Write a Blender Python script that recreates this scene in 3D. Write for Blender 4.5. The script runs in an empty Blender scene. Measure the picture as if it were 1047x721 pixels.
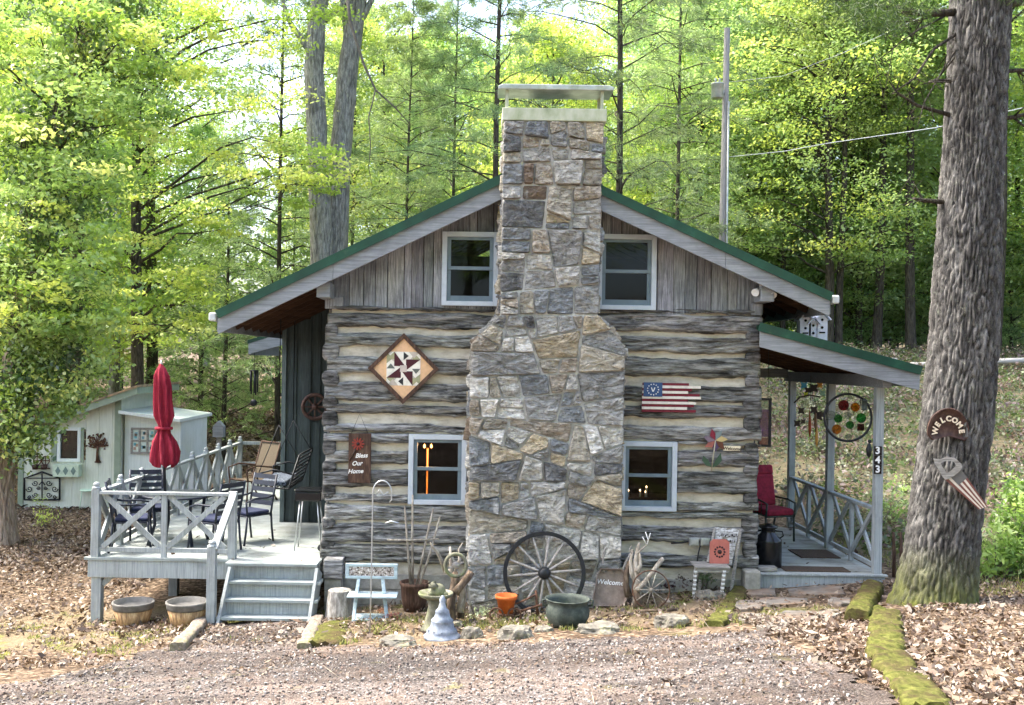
import bpy, math, random
import numpy as np
from mathutils import Vector, Matrix, noise as mn

random.seed(7)
SC = bpy.context.scene
COL = SC.collection
# ---------------------------------------------------------------- camera model
F, CX, CY, ROLL, ZC = 1047.0, 490.0, 368.0, math.radians(0.9), 3.25
IW, IH = 1047.0, 721.0
CR, SR = math.cos(ROLL), math.sin(ROLL)


def ray(u, v):
    du, dv = u - CX, v - CY
    return (du * CR + dv * SR) / F, (du * SR - dv * CR) / F


def P(u, v, Y):
    a, b = ray(u, v)
    return Vector((a * Y, Y, ZC + b * Y))


def sstep(a, b, t):
    t = min(1.0, max(0.0, (t - a) / (b - a)))
    return t * t * (3 - 2 * t)


def gz(x, y):
    """height of the terrain"""
    c = min(8.0, max(-6.0, x))
    z = .065 * (c - .94)
    t = 13.2 - y
    z += .127 * (t + math.sqrt(t * t + .4)) / 2
    hr = sstep(3.2, 7.0, x)
    a = max(0.0, y - 17.0)
    right = .18 * min(a, 17.0) + .03 * max(0.0, a - 17)
    b = max(0.0, y - 20.0)
    left = .035 * min(b, 60.0) + .01 * b
    z += hr * right + (1 - hr) * left
    return z


def G(u, v):
    """the point of the ground seen at a pixel of the photograph"""
    a, b = ray(u, v)
    y = 4.0
    while y < 120:
        if ZC + b * y <= gz(a * y, y):
            break
        y += .02
    return Vector((a * y, y, gz(a * y, y)))


# ---------------------------------------------------------------- object helpers
WL = {}


def thing(name, label, cat, loc=(0, 0, 0), group=None, kind=None):
    o = bpy.data.objects.new(name, None)
    COL.objects.link(o)
    o.empty_display_size = .1
    o.location = loc
    o['label'] = label
    o['category'] = cat
    if group:
        o['group'] = group
    if kind:
        o['kind'] = kind
    WL[o.name] = Vector(loc)
    return o


def tag(o, label=None, cat=None, group=None, kind=None):
    if label:
        o['label'] = label
    if cat:
        o['category'] = cat
    if group:
        o['group'] = group
    if kind:
        o['kind'] = kind
    return o


def copy_tree(o, parent=None):
    c = o.copy()
    COL.objects.link(c)
    if parent is not None:
        c.parent = parent
    for ch in list(o.children):
        copy_tree(ch, c)
    return c


class MB:
    def __init__(self):
        self.v, self.f, self.c, self.s = [], [], [], []
        self.cols = False

    def add(self, vs, fs, col=None, smooth=False):
        b = len(self.v)
        self.v.extend([tuple(p) for p in vs])
        for f in fs:
            self.f.append(tuple(i + b for i in f))
            self.c.append(col)
            self.s.append(smooth)
        if col is not None:
            self.cols = True

    def box(self, x0, x1, y0, y1, z0, z1, col=None):
        vs = [(x, y, z) for z in (z0, z1) for y in (y0, y1) for x in (x0, x1)]
        self.add(vs, [(0, 2, 3, 1), (4, 5, 7, 6), (0, 1, 5, 4), (2, 6, 7, 3), (0, 4, 6, 2), (1, 3, 7, 5)], col)

    def obox(self, c, sx, sy, sz, M=None, col=None):
        c = Vector(c)
        M = M or Matrix.Identity(3)
        vs = [c + M @ Vector((x, y, z)) for z in (-sz / 2, sz / 2) for y in (-sy / 2, sy / 2) for x in (-sx / 2, sx / 2)]
        self.add(vs, [(0, 2, 3, 1), (4, 5, 7, 6), (0, 1, 5, 4), (2, 6, 7, 3), (0, 4, 6, 2), (1, 3, 7, 5)], col)

    def bar(self, p, q, w, h, up=(0, 0, 1), col=None):
        """box from p to q: w across, h along up"""
        p, q = Vector(p), Vector(q)
        d = (q - p)
        L = d.length
        d.normalize()
        s = d.cross(Vector(up))
        if s.length < 1e-5:
            s = d.cross(Vector((0, 1, 0)))
        s.normalize()
        n = s.cross(d)
        M = Matrix((s, d, n)).transposed()
        self.obox((p + q) / 2, w, L, h, M, col)

    def tube(self, pts, r, n=8, col=None, cap=True, closed=False, jit=0.0):
        pts = [Vector(p) for p in pts]
        m = len(pts)
        rs = r if isinstance(r, (list, tuple)) else [r] * m
        vs = []
        prev = None
        for i, p in enumerate(pts):
            if closed:
                d = pts[(i + 1) % m] - pts[i - 1]
            else:
                d = pts[min(i + 1, m - 1)] - pts[max(i - 1, 0)]
            d.normalize()
            if prev is None:
                a = Vector((0, 0, 1)) if abs(d.z) < .9 else Vector((1, 0, 0))
                s = d.cross(a)
            else:
                s = prev - d * prev.dot(d)
            s.normalize()
            prev = s
            t = d.cross(s)
            for k in range(n):
                an = 2 * math.pi * k / n
                rr = rs[i] * (1 + (random.uniform(-jit, jit) if jit else 0))
                vs.append(p + (s * math.cos(an) + t * math.sin(an)) * rr)
        fs = []
        rng_ = range(m) if closed else range(m - 1)
        for i in rng_:
            j = (i + 1) % m
            for k in range(n):
                l = (k + 1) % n
                fs.append((i * n + k, i * n + l, j * n + l, j * n + k))
        self.add(vs, fs, col, True)
        if cap and not closed:
            b = len(self.v) - len(vs)
            self.f.append(tuple(b + k for k in range(n))[::-1])
            self.f.append(tuple(b + (m - 1) * n + k for k in range(n)))
            self.c += [col, col]
            self.s += [False, False]

    def lathe(self, prof, c=(0, 0, 0), n=24, M=None, col=None, smooth=True, jit=0):
        c = Vector(c)
        M = M or Matrix.Identity(3)
        vs = []
        for (r, z) in prof:
            for k in range(n):
                a = 2 * math.pi * k / n
                rr = r * (1 + (random.uniform(-jit, jit) if jit else 0))
                vs.append(c + M @ Vector((rr * math.cos(a), rr * math.sin(a), z)))
        fs = []
        for i in range(len(prof) - 1):
            for k in range(n):
                l = (k + 1) % n
                fs.append((i * n + k, i * n + l, (i + 1) * n + l, (i + 1) * n + k))
        self.add(vs, fs, col, smooth)
        b = len(self.v) - len(vs)
        if prof[0][0] > 1e-4:
            self.f.append(tuple(b + k for k in range(n))[::-1]); self.c.append(col); self.s.append(False)
        if prof[-1][0] > 1e-4:
            self.f.append(tuple(b + (len(prof) - 1) * n + k for k in range(n))); self.c.append(col); self.s.append(False)

    def prism(self, poly, o, ax, ay, t, col=None):
        """polygon in the plane o + a*ax + b*ay, pushed by t along ax x ay"""
        o, ax, ay = Vector(o), Vector(ax), Vector(ay)
        n = ax.cross(ay).normalized() * t
        A = [o + ax * a + ay * b for a, b in poly]
        m = len(A)
        fs = [tuple(range(m))[::-1], tuple(range(m, 2 * m))]
        for i in range(m):
            j = (i + 1) % m
            fs.append((i, j, m + j, m + i))
        self.add(A + [p + n for p in A], fs, col)

    def text(self, s, size, o, ax, ay, t=.004, col=None, shear=0.0, bold=0.0, align='CENTER'):
        cu = bpy.data.curves.new('lettering', 'FONT')
        cu.body = s
        cu.size = size
        cu.extrude = t / 2
        cu.shear = shear
        cu.offset = bold
        cu.align_x = align
        cu.align_y = 'CENTER'
        cu.resolution_u = 3
        ob = bpy.data.objects.new('lettering', cu)
        COL.objects.link(ob)
        dg = bpy.context.evaluated_depsgraph_get()
        me = bpy.data.meshes.new_from_object(ob.evaluated_get(dg))
        o, ax, ay = Vector(o), Vector(ax).normalized(), Vector(ay).normalized()
        an = ax.cross(ay)
        self.add([o + ax * q.co.x + ay * q.co.y + an * q.co.z for q in me.vertices],
                 [tuple(p.vertices) for p in me.polygons], col)
        bpy.data.meshes.remove(me)
        bpy.data.objects.remove(ob)
        bpy.data.curves.remove(cu)

    def build(self, name, mat, parent=None, bevel=0.0, seg=2, loc=None, local=False):
        """local: the vertices are already relative to the parent"""
        off = Vector((0, 0, 0))
        root = None
        if parent is not None:
            r = parent
            while r.parent:
                r = r.parent
            if not local:
                off = WL.get(r.name, Vector((0, 0, 0)))
        elif loc is not None:
            off = Vector(loc)
        me = bpy.data.meshes.new(name)
        me.from_pydata([(a - off.x, b - off.y, c - off.z) for a, b, c in self.v], [], self.f)
        me.polygons.foreach_set('use_smooth', self.s)
        if True:
            at = me.attributes.new('Col', 'FLOAT_COLOR', 'FACE')
            buf = []
            for c in self.c:
                c = c or (1., 1., 1.)
                buf += [c[0], c[1], c[2], c[3] if len(c) > 3 else 1.0]
            at.data.foreach_set('color', buf)
        me.validate()
        me.update()
        o = bpy.data.objects.new(name, me)
        COL.objects.link(o)
        me.materials.append(mat)
        if parent is not None:
            o.parent = parent
        elif loc is not None:
            o.location = loc
            WL[o.name] = Vector(loc)
        else:
            WL[o.name] = Vector((0, 0, 0))
        if bevel:
            b = o.modifiers.new('bevel', 'BEVEL')
            b.width = bevel
            b.segments = seg
            b.limit_method = 'ANGLE'
            b.angle_limit = math.radians(40)
        return o


def single(mb, name, mat, label, cat, loc, group=None, bevel=0.0):
    return tag(mb.build(name, mat, None, bevel, loc=loc), label, cat, group)


def quads_mesh(name, V, cols, mats, smooth=False):
    """V (N,4,3) -> mesh of N separate quads with a colour each"""
    N = len(V)
    me = bpy.data.meshes.new(name)
    me.vertices.add(4 * N)
    me.vertices.foreach_set('co', np.ascontiguousarray(V, dtype=np.float32).ravel())
    me.loops.add(4 * N)
    me.loops.foreach_set('vertex_index', np.arange(4 * N, dtype=np.int32))
    me.polygons.add(N)
    me.polygons.foreach_set('loop_start', np.arange(0, 4 * N, 4, dtype=np.int32))
    at = me.attributes.new('Col', 'FLOAT_COLOR', 'FACE')
    c = np.ones((N, 4), dtype=np.float32)
    c[:, :3] = cols
    at.data.foreach_set('color', c.ravel())
    for m in (mats if isinstance(mats, (list, tuple)) else [mats]):
        me.materials.append(m)
    me.update(calc_edges=True)
    return me


def mesh_obj(name, me, parent=None, loc=None):
    o = bpy.data.objects.new(name, me)
    COL.objects.link(o)
    if parent is not None:
        o.parent = parent
    if loc is not None:
        o.location = loc
    return o


def fnoise(x, y, z, o=3):
    return mn.fractal(Vector((x, y, z)), 1.0, 2.0, o)
# ---------------------------------------------------------------- materials
def S(r, g, b):
    """sRGB 0-255 -> linear"""
    f = lambda c: (c / 255 / 12.92) if c <= 10 else ((c / 255 + .055) / 1.055) ** 2.4
    return (f(r), f(g), f(b))


class NT:
    def __init__(self, name):
        self.m = bpy.data.materials.new(name)
        self.m.use_nodes = True
        self.t = self.m.node_tree
        self.t.nodes.clear()
        self.out = self.t.nodes.new('ShaderNodeOutputMaterial')

    def n(self, typ, ins=None, **props):
        nd = self.t.nodes.new(typ)
        for k, v in props.items():
            setattr(nd, k, v)
        for k, v in (ins or {}).items():
            if isinstance(v, tuple) and len(v) == 2 and hasattr(v[0], 'outputs'):
                self.t.links.new(v[0].outputs[v[1]], nd.inputs[k])
            elif hasattr(v, 'outputs'):
                self.t.links.new(v.outputs[0], nd.inputs[k])
            else:
                if isinstance(v, tuple) and len(v) == 3 and nd.inputs[k].type == 'RGBA':
                    v = (*v, 1)
                nd.inputs[k].default_value = v
        return nd

    def ramp(self, fac, stops, interp='LINEAR'):
        r = self.n('ShaderNodeValToRGB', {'Fac': fac})
        cr = r.color_ramp
        cr.interpolation = interp
        while len(cr.elements) > 1:
            cr.elements.remove(cr.elements[-1])
        for i, (p, c) in enumerate(stops):
            e = cr.elements[0] if i == 0 else cr.elements.new(p)
            e.position = p
            c = (c, c, c) if isinstance(c, (int, float)) else c
            e.color = (*c, 1)
        return r

    def coords(self, stretch=(1, 1, 1), world=False):
        if world:
            tc = self.n('ShaderNodeNewGeometry')
            src = (tc, 'Position')
        else:
            tc = self.n('ShaderNodeTexCoord')
            src = (tc, 'Object')
        return self.n('ShaderNodeMapping', {'Vector': src, 'Scale': stretch})

    def noise(self, co, scale, detail=6, rough=.6, dist=0):
        return self.n('ShaderNodeTexNoise', {'Vector': co, 'Scale': scale, 'Detail': detail, 'Roughness': rough, 'Distortion': dist})

    def mix(self, fac, a, b, blend='MIX'):
        nd = self.n('ShaderNodeMix', data_type='RGBA', blend_type=blend)
        for idx, v in ((0, fac), (6, a), (7, b)):
            s = nd.inputs[idx]
            if isinstance(v, tuple) and len(v) == 2 and hasattr(v[0], 'outputs'):
                self.t.links.new(v[0].outputs[v[1]], s)
            elif hasattr(v, 'outputs'):
                self.t.links.new(v.outputs[2] if v.bl_idname == 'ShaderNodeMix' else v.outputs[0], s)
            else:
                s.default_value = (*v, 1) if isinstance(v, tuple) else v
        return nd

    def finish(self, color, rough=.7, bump=None, bstr=.3, bdist=.01, metallic=0., spec=.3, extra=None):
        ins = {'Roughness': rough, 'Metallic': metallic, 'Specular IOR Level': spec}
        b = self.n('ShaderNodeBsdfPrincipled', ins)
        if isinstance(color, tuple) and len(color) == 3:
            b.inputs['Base Color'].default_value = (*color, 1)
        else:
            o = color[0].outputs[color[1]] if isinstance(color, tuple) else (color.outputs[2] if color.bl_idname == 'ShaderNodeMix' else color.outputs[0])
            self.t.links.new(o, b.inputs['Base Color'])
        if bump is not None:
            bp = self.n('ShaderNodeBump', {'Strength': bstr, 'Distance': bdist, 'Height': bump})
            self.t.links.new(bp.outputs[0], b.inputs['Normal'])
        for k, v in (extra or {}).items():
            b.inputs[k].default_value = v
        self.t.links.new(b.outputs[0], self.out.inputs[0])
        return self.m


def mk(name, stops, scale=6, stretch=(1, 1, 1), rough=.7, bstr=.25, bdist=.01, attr=False, detail=8, metallic=0., spec=.3,
       dirt=None, dist=0, world=False, grime=True):
    t = NT(name)
    co = t.coords(stretch, world)
    nz = t.noise(co, scale, detail, .65, dist)
    col = t.ramp(nz, stops)
    if attr:
        at = t.n('ShaderNodeAttribute', attribute_name='Col')
        col = t.mix(1.0, (at, 'Color'), col, 'MULTIPLY')
    if dirt:
        dc, ds, lo, hi, amt = dirt
        co2 = t.coords((1, 1, 1), world)
        d = t.ramp(t.noise(co2, ds, 6, .7), [(lo, 0.), (hi, amt)])
        col = t.mix(d, col, dc)
    return t.finish(col, rough, nz, bstr, bdist, metallic, spec)


M = {}
# grey hewn logs: long streaks, dark checks, pale worn patches
def log_mat():
    t = NT('weathered_log')
    co = t.coords((1.0, 1, 9))
    n1 = t.noise(co, 2.2, 10, .68, .6)
    co2 = t.coords((1.6, 4, 34))
    n2 = t.noise(co2, 2.6, 8, .75, 1.2)
    co3 = t.coords((1, 1, 2.2))
    n3 = t.noise(co3, 1.7, 4, .6)
    c1 = t.ramp(n1, [(.31, S(34, 34, 34)), (.42, S(106, 106, 103)), (.52, S(168, 168, 165)), (.66, S(222, 221, 217))])
    m2 = t.ramp(n2, [(.34, .06), (.45, .7), (.6, 1.0), (.75, 1.35)])
    c = t.mix(.85, c1, m2, 'MULTIPLY')
    brown = t.ramp(n3, [(.5, 0.), (.78, .28)])
    c = t.mix(brown, c, S(118, 102, 82))
    dk = t.ramp(t.noise(t.coords((.9, 1, 3)), 2.6, 6, .7), [(.50, 0.), (.66, .62)])
    c = t.mix(dk, c, S(44, 44, 44))
    at = t.n('ShaderNodeAttribute', attribute_name='Col')
    c = t.mix(1.0, c, (at, 'Color'), 'MULTIPLY')
    h = t.mix(.5, n1, n2)
    return t.finish(c, .9, (h, 2), 1., .04, 0, .1)


M['log'] = log_mat()
M['chink'] = mk('lime_chinking', [(.3, S(168, 159, 140)), (.5, S(198, 190, 171)), (.75, S(218, 212, 197))], 5, (1, 1, 3), .95, .3, .01,
                dirt=(S(120, 112, 96), 3.5, .5, .75, .6))


def board_mat(name, stops, vertical=True, attr=True, dirtc=S(70, 66, 62), scale=3.0, amt=.5):
    t = NT(name)
    st = (22, 22, 1.0) if vertical else (1.0, 22, 22)
    n1 = t.noise(t.coords(st), scale, 9, .7, .7)
    n2 = t.noise(t.coords((1, 1, 1)), 2.1, 5, .65)
    c = t.ramp(n1, stops)
    d = t.ramp(n2, [(.46, 0.), (.72, amt)])
    c = t.mix(d, c, dirtc)
    if attr:
        at = t.n('ShaderNodeAttribute', attribute_name='Col')
        c = t.mix(1.0, c, (at, 'Color'), 'MULTIPLY')
    return t.finish(c, .85, n1, .5, .008, 0, .15)


M['siding'] = board_mat('grey_barn_board', [(.3, S(84, 87, 91)), (.5, S(142, 146, 150)), (.72, S(194, 198, 201))], dirtc=S(58, 56, 55))
M['teal'] = board_mat('dark_teal_board', [(.3, S(56, 64, 64)), (.55, S(78, 88, 87)), (.75, S(102, 112, 110))], amt=.4, dirtc=S(40, 46, 46))
M['trim'] = board_mat('grey_white_paint', [(.28, S(104, 107, 109)), (.45, S(132, 136, 138)), (.7, S(162, 166, 167))], False, False, S(104, 106, 104), 2.0, .5)
M['rail'] = board_mat('grey_deck_paint', [(.25, S(122, 128, 127)), (.45, S(152, 158, 157)), (.7, S(180, 185, 183))], True, False, S(104, 106, 100), 2.0, .6)
M['deck'] = board_mat('pale_deck_boards', [(.25, S(122, 130, 128)), (.5, S(152, 160, 157)), (.75, S(178, 185, 181))], False, True, S(112, 112, 102), 2.2, .75)
M['deckfloor'] = board_mat('porch_boards', [(.25, S(138, 140, 134)), (.5, S(166, 169, 163)), (.75, S(188, 190, 184))], False, True, S(100, 92, 80), 1.4, .7)
M['soffit'] = board_mat('brown_soffit', [(.3, S(58, 44, 36)), (.55, S(88, 68, 54)), (.75, S(112, 90, 72))], False, True, S(40, 32, 28), 2., .4)
M['green'] = mk('green_metal_roof', [(.3, S(14, 50, 38)), (.6, S(22, 68, 50)), (.8, S(40, 90, 68))], 4, rough=.45, bstr=.05, spec=.4,
                dirt=(S(96, 110, 86), 6, .6, .8, .5))
M['greymetal'] = mk('galvanised_metal', [(.3, S(150, 156, 150)), (.6, S(186, 190, 184)), (.8, S(205, 208, 202))], 5, (1, 1, 1), .42, .05, .004, metallic=.5,
                    dirt=(S(130, 134, 108), 4, .5, .7, .6))
M['cap'] = mk('mossy_grey_cap_band', [(.3, S(140, 150, 118)), (.5, S(172, 178, 150)), (.75, S(196, 198, 180))], 3, (2, 2, 1), .6, .08, .004)
M['vinyl'] = mk('white_vinyl', [(.3, S(172, 181, 188)), (.7, S(196, 204, 209))], 3, rough=.45, bstr=.03, dirt=(S(160, 165, 168), 7, .55, .8, .5))
M['sash'] = mk('grey_sash', [(.3, S(96, 112, 120)), (.7, S(124, 140, 146))], 4, rough=.5, bstr=.03)
M['room'] = mk('dark_room', [(.3, S(26, 22, 20)), (.7, S(42, 35, 30))], 2, rough=.9)
M['mortar'] = mk('stone_mortar', [(.3, S(150, 150, 144)), (.5, S(190, 189, 182)), (.75, S(226, 225, 219))], 9, rough=.95, bstr=.6, bdist=.012)


def stone_mat():
    t = NT('field_stone')
    co = t.coords((1, 1, 1))
    at = t.n('ShaderNodeAttribute', attribute_name='Col')
    # each stone has its own bedding direction, picked by the alpha of its colour
    ma = t.n('ShaderNodeMapping', {'Vector': (t.n('ShaderNodeTexCoord'), 'Object'), 'Rotation': (0, .35, 0), 'Scale': (1, 1, 4.5)})
    mb_ = t.n('ShaderNodeMapping', {'Vector': (t.n('ShaderNodeTexCoord'), 'Object'), 'Rotation': (0, -.9, 0), 'Scale': (1, 1, 3.5)})
    na, nb = t.noise(ma, 7, 9, .75, .8), t.noise(mb_, 7, 9, .75, .8)
    pick = t.ramp((at, 'Alpha'), [(.49, 0.), (.51, 1.)])
    n1 = t.mix(pick, (na, 'Fac'), (nb, 'Fac'))
    n2 = t.noise(co, 30, 8, .78)
    n3 = t.noise(co, 4.0, 6, .7, 1.0)
    m = t.ramp((n1, 2), [(.32, .16), (.41, .7), (.52, 1.12), (.64, 1.7), (.78, 2.2)])
    c = t.mix(1.0, (at, 'Color'), m, 'MULTIPLY')
    w = t.ramp(n3, [(.56, 0.), (.70, .55)])
    c = t.mix(w, c, S(196, 195, 188))
    r = t.ramp(t.noise(co, 2.7, 5, .6), [(.6, 0.), (.78, .3)])
    c = t.mix(r, c, S(116, 98, 72))
    dk = t.ramp(n2, [(.34, .85), (.45, 0.)])
    c = t.mix(dk, c, S(40, 41, 41))
    h = t.mix(.4, (n1, 2), (n2, 'Fac'))
    return t.finish(c, .88, (h, 2), 1.0, .06, 0, .2)


M['stone'] = stone_mat()
M['rock'] = mk('garden_rock', [(.3, S(76, 73, 65)), (.5, S(112, 108, 98)), (.7, S(152, 147, 136))], 6, rough=.92, bstr=.7, bdist=.03,
               dirt=(S(112, 116, 66), 5, .52, .7, .7))
M['block'] = mk('concrete_block', [(.3, S(120, 118, 110)), (.5, S(148, 146, 136)), (.7, S(172, 169, 158))], 9, rough=.95, bstr=.5, bdist=.01,
                dirt=(S(96, 98, 70), 3, .5, .72, .6))


def glass_mat():
    t = NT('window_glass')
    tr = t.n('ShaderNodeBsdfTransparent', {'Color': (.62, .66, .64)})
    gl = t.n('ShaderNodeBsdfGlossy', {'Color': (.8, .85, .85), 'Roughness': .03})
    nz = t.noise(t.coords(), 3, 2)
    bp = t.n('ShaderNodeBump', {'Strength': .02, 'Distance': .02, 'Height': nz})
    t.t.links.new(bp.outputs[0], gl.inputs['Normal'])
    fr = t.n('ShaderNodeFresnel', {'IOR': 1.5})
    ad = t.n('ShaderNodeMath', {0: fr, 1: .55}, operation='MULTIPLY')
    mx = t.n('ShaderNodeMixShader', {0: ad, 1: tr, 2: gl})
    t.t.links.new(mx.outputs[0], t.out.inputs[0])
    return t.m


M['glass'] = glass_mat()


def flat(name, c, rough=.5, var=.12, scale=14, bstr=.05, metallic=0., spec=.35, attr=False, dirt=None, bdist=.006, stretch=(1, 1, 1)):
    lo = tuple(x * (1 - var * 2) for x in c)
    hi = tuple(min(1, x * (1 + var * 1.6)) for x in c)
    if attr:
        lo, hi, c = (1 - var * 2,) * 3, (1 + var,) * 3, (1, 1, 1)
    return mk(name, [(.3, lo), (.5, c), (.72, hi)], scale, stretch, rough, bstr, bdist, attr, 6, metallic, spec, dirt)


M['paintcol'] = flat('painted_colours', (1, 1, 1), .6, .1, 12, attr=True, bstr=.08)
M['blackmetal'] = flat('black_iron', S(38, 40, 42), .45, .2, 20, .12, .3)
M['blackgloss'] = flat('black_enamel', S(24, 25, 27), .25, .2, 8, .03, .1, .5)
M['rust'] = mk('rusty_iron', [(.3, S(60, 46, 38)), (.5, S(92, 66, 50)), (.7, S(126, 92, 70))], 14, rough=.85, bstr=.4, metallic=.2)
M['brownseat'] = mk('brown_cast_iron', [(.3, S(48, 34, 30)), (.5, S(72, 52, 45)), (.7, S(98, 76, 66))], 12, rough=.6, bstr=.3, metallic=.2)
M['navy'] = flat('navy_cushion', S(36, 44, 70), .85, .2, 30, .3)
M['darknavy'] = flat('dark_blue_black_metal', S(34, 40, 52), .45, .2, 15, .08)
M['tan'] = flat('tan_sling', S(104, 92, 74), .8, .15, 60, .3)
M['red'] = mk('red_cloth', [(.3, S(104, 18, 36)), (.5, S(140, 28, 48)), (.75, S(178, 64, 80))], 5, (4, 4, .6), .85, .7, .05)
M['redcush'] = flat('dark_red_cushion', S(142, 34, 54), .85, .2, 14, .3)
M['greyfab'] = mk('grey_patterned_cushion', [(.42, S(40, 46, 56)), (.5, S(128, 138, 150)), (.58, S(66, 74, 86))], 22, rough=.9, detail=2)
M['chrome'] = flat('pale_chrome', S(186, 190, 190), .3, .08, 8, .02, .7)
M['terracotta'] = mk('orange_terracotta', [(.3, S(170, 82, 34)), (.5, S(206, 106, 48)), (.75, S(222, 138, 84))], 8, rough=.75, bstr=.2)
M['castiron'] = mk('old_cast_iron', [(.3, S(40, 46, 42)), (.5, S(62, 70, 64)), (.75, S(98, 104, 94))], 9, rough=.7, bstr=.35, metallic=.2)
M['brownwood'] = mk('dark_brown_wood', [(.3, S(52, 38, 30)), (.5, S(80, 60, 48)), (.72, S(118, 94, 78))], 4, (8, 8, 1.2), .85, .4)
M['driftwood'] = mk('driftwood', [(.28, S(92, 84, 74)), (.5, S(146, 138, 124)), (.72, S(196, 190, 176))], 5, (4, 4, 1.3), .9, .6, .02)
M['darkdrift'] = mk('dark_driftwood', [(.28, S(52, 42, 34)), (.5, S(92, 78, 64)), (.72, S(136, 122, 104))], 6, (3, 3, 1.3), .9, .6, .02)
M['greywood'] = mk('grey_wood', [(.28, S(100, 96, 90)), (.5, S(142, 138, 130)), (.72, S(184, 180, 172))], 5, (1.5, 12, 12), .88, .45)
M['spoke'] = mk('bleached_spoke_wood', [(.3, S(104, 100, 94)), (.55, S(156, 152, 144)), (.75, S(198, 195, 188))], 5, (5, 5, 5), .85, .3)
M['paleblue'] = mk('pale_blue_paint', [(.3, S(136, 156, 162)), (.5, S(166, 184, 188)), (.75, S(196, 208, 208))], 5, (1.5, 6, 6), .7, .2, dirt=(S(120, 120, 110), 6, .55, .75, .5))
M['pebble'] = mk('pebble_mosaic', [(.4, S(84, 74, 66)), (.48, S(200, 192, 182)), (.56, S(126, 104, 92)), (.64, S(222, 220, 214))], 46, rough=.6, detail=1, bstr=.5)
M['slate'] = mk('blue_grey_concrete', [(.3, S(96, 104, 116)), (.5, S(130, 139, 150)), (.75, S(172, 178, 186))], 9, rough=.85, bstr=.4)
M['mossstone'] = mk('mossy_cast_stone', [(.3, S(70, 72, 58)), (.5, S(110, 109, 92)), (.72, S(156, 153, 136))], 7, rough=.92, bstr=.5,
                    dirt=(S(98, 112, 52), 4, .48, .66, .75))
M['moss'] = mk('thick_moss', [(.25, S(44, 48, 24)), (.42, S(76, 80, 40)), (.58, S(102, 104, 54)), (.8, S(132, 128, 86))], 13, rough=1., bstr=1., bdist=.03, spec=.03,
               dirt=(S(74, 62, 48), 3.6, .42, .62, .9))
M['timber'] = mk('old_timber', [(.3, S(86, 76, 66)), (.5, S(124, 114, 102)), (.72, S(164, 154, 140))], 5, (6, 2, 6), .95, .5,
                 dirt=(S(110, 112, 60), 3, .52, .7, .6))
M['stave'] = mk('barrel_staves', [(.35, S(110, 86, 60)), (.5, S(160, 128, 88)), (.66, S(192, 164, 120))], 4, (6, 6, .6), .75, .3)
M['stump'] = mk('stump_bark', [(.3, S(84, 80, 74)), (.5, S(146, 142, 134)), (.7, S(204, 200, 192))], 5, (4, 4, 1.2), .95, .8, .03)
M['shed'] = board_mat('pale_green_shed', [(.3, S(196, 201, 184)), (.5, S(214, 218, 202)), (.72, S(228, 231, 218))], True, False, S(170, 180, 150), 1.5, .35)
M['shedwhite'] = board_mat('white_shed_boards', [(.3, S(206, 214, 208)), (.5, S(222, 229, 222)), (.72, S(234, 238, 234))], True, False, S(188, 196, 184), 1.5, .35)
M['shedtrim'] = mk('sage_trim', [(.3, S(128, 142, 122)), (.7, S(154, 166, 146))], 4, rough=.7, bstr=.1)
M['shedroof'] = mk('leaf_strewn_shingle', [(.35, S(104, 96, 84)), (.5, S(150, 132, 104)), (.65, S(186, 150, 116))], 8, rough=.95, bstr=.5)
M['gutter'] = mk('white_gutter', [(.3, S(176, 182, 182)), (.7, S(206, 210, 208))], 5, rough=.45, bstr=.03)
M['white'] = mk('chalky_white', [(.3, S(206, 206, 202)), (.7, S(232, 232, 228))], 9, rough=.7, bstr=.1)
M['birdhouse'] = mk('white_birdhouse_paint', [(.3, S(208, 210, 220)), (.7, S(236, 238, 244))], 9, rough=.7, bstr=.1)
M['tyre'] = flat('black_holes', S(18, 18, 18), .9)
M['mat'] = mk('brown_door_mat', [(.3, S(58, 48, 40)), (.6, S(88, 74, 62))], 40, rough=1., bstr=.6)


def colglass(name, c):
    t = NT(name)
    nz = t.noise(t.coords(), 12, 3)
    cc = t.ramp(nz, [(.3, tuple(x * .8 for x in c)), (.7, c)])
    tr = t.n('ShaderNodeBsdfTranslucent', {'Color': cc})
    tp = t.n('ShaderNodeBsdfTransparent', {'Color': tuple(x ** .5 for x in c)})
    gl = t.n('ShaderNodeBsdfGlossy', {'Color': (.9, .9, .9), 'Roughness': .1})
    m1 = t.n('ShaderNodeMixShader', {0: .75, 1: tr, 2: tp})
    m2 = t.n('ShaderNodeMixShader', {0: .08, 1: m1, 2: gl})
    t.t.links.new(m2.outputs[0], t.out.inputs[0])
    return t.m


def emit(name, c, s):
    t = NT(name)
    e = t.n('ShaderNodeEmission', {'Color': c, 'Strength': s})
    t.t.links.new(e.outputs[0], t.out.inputs[0])
    return t.m


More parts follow.
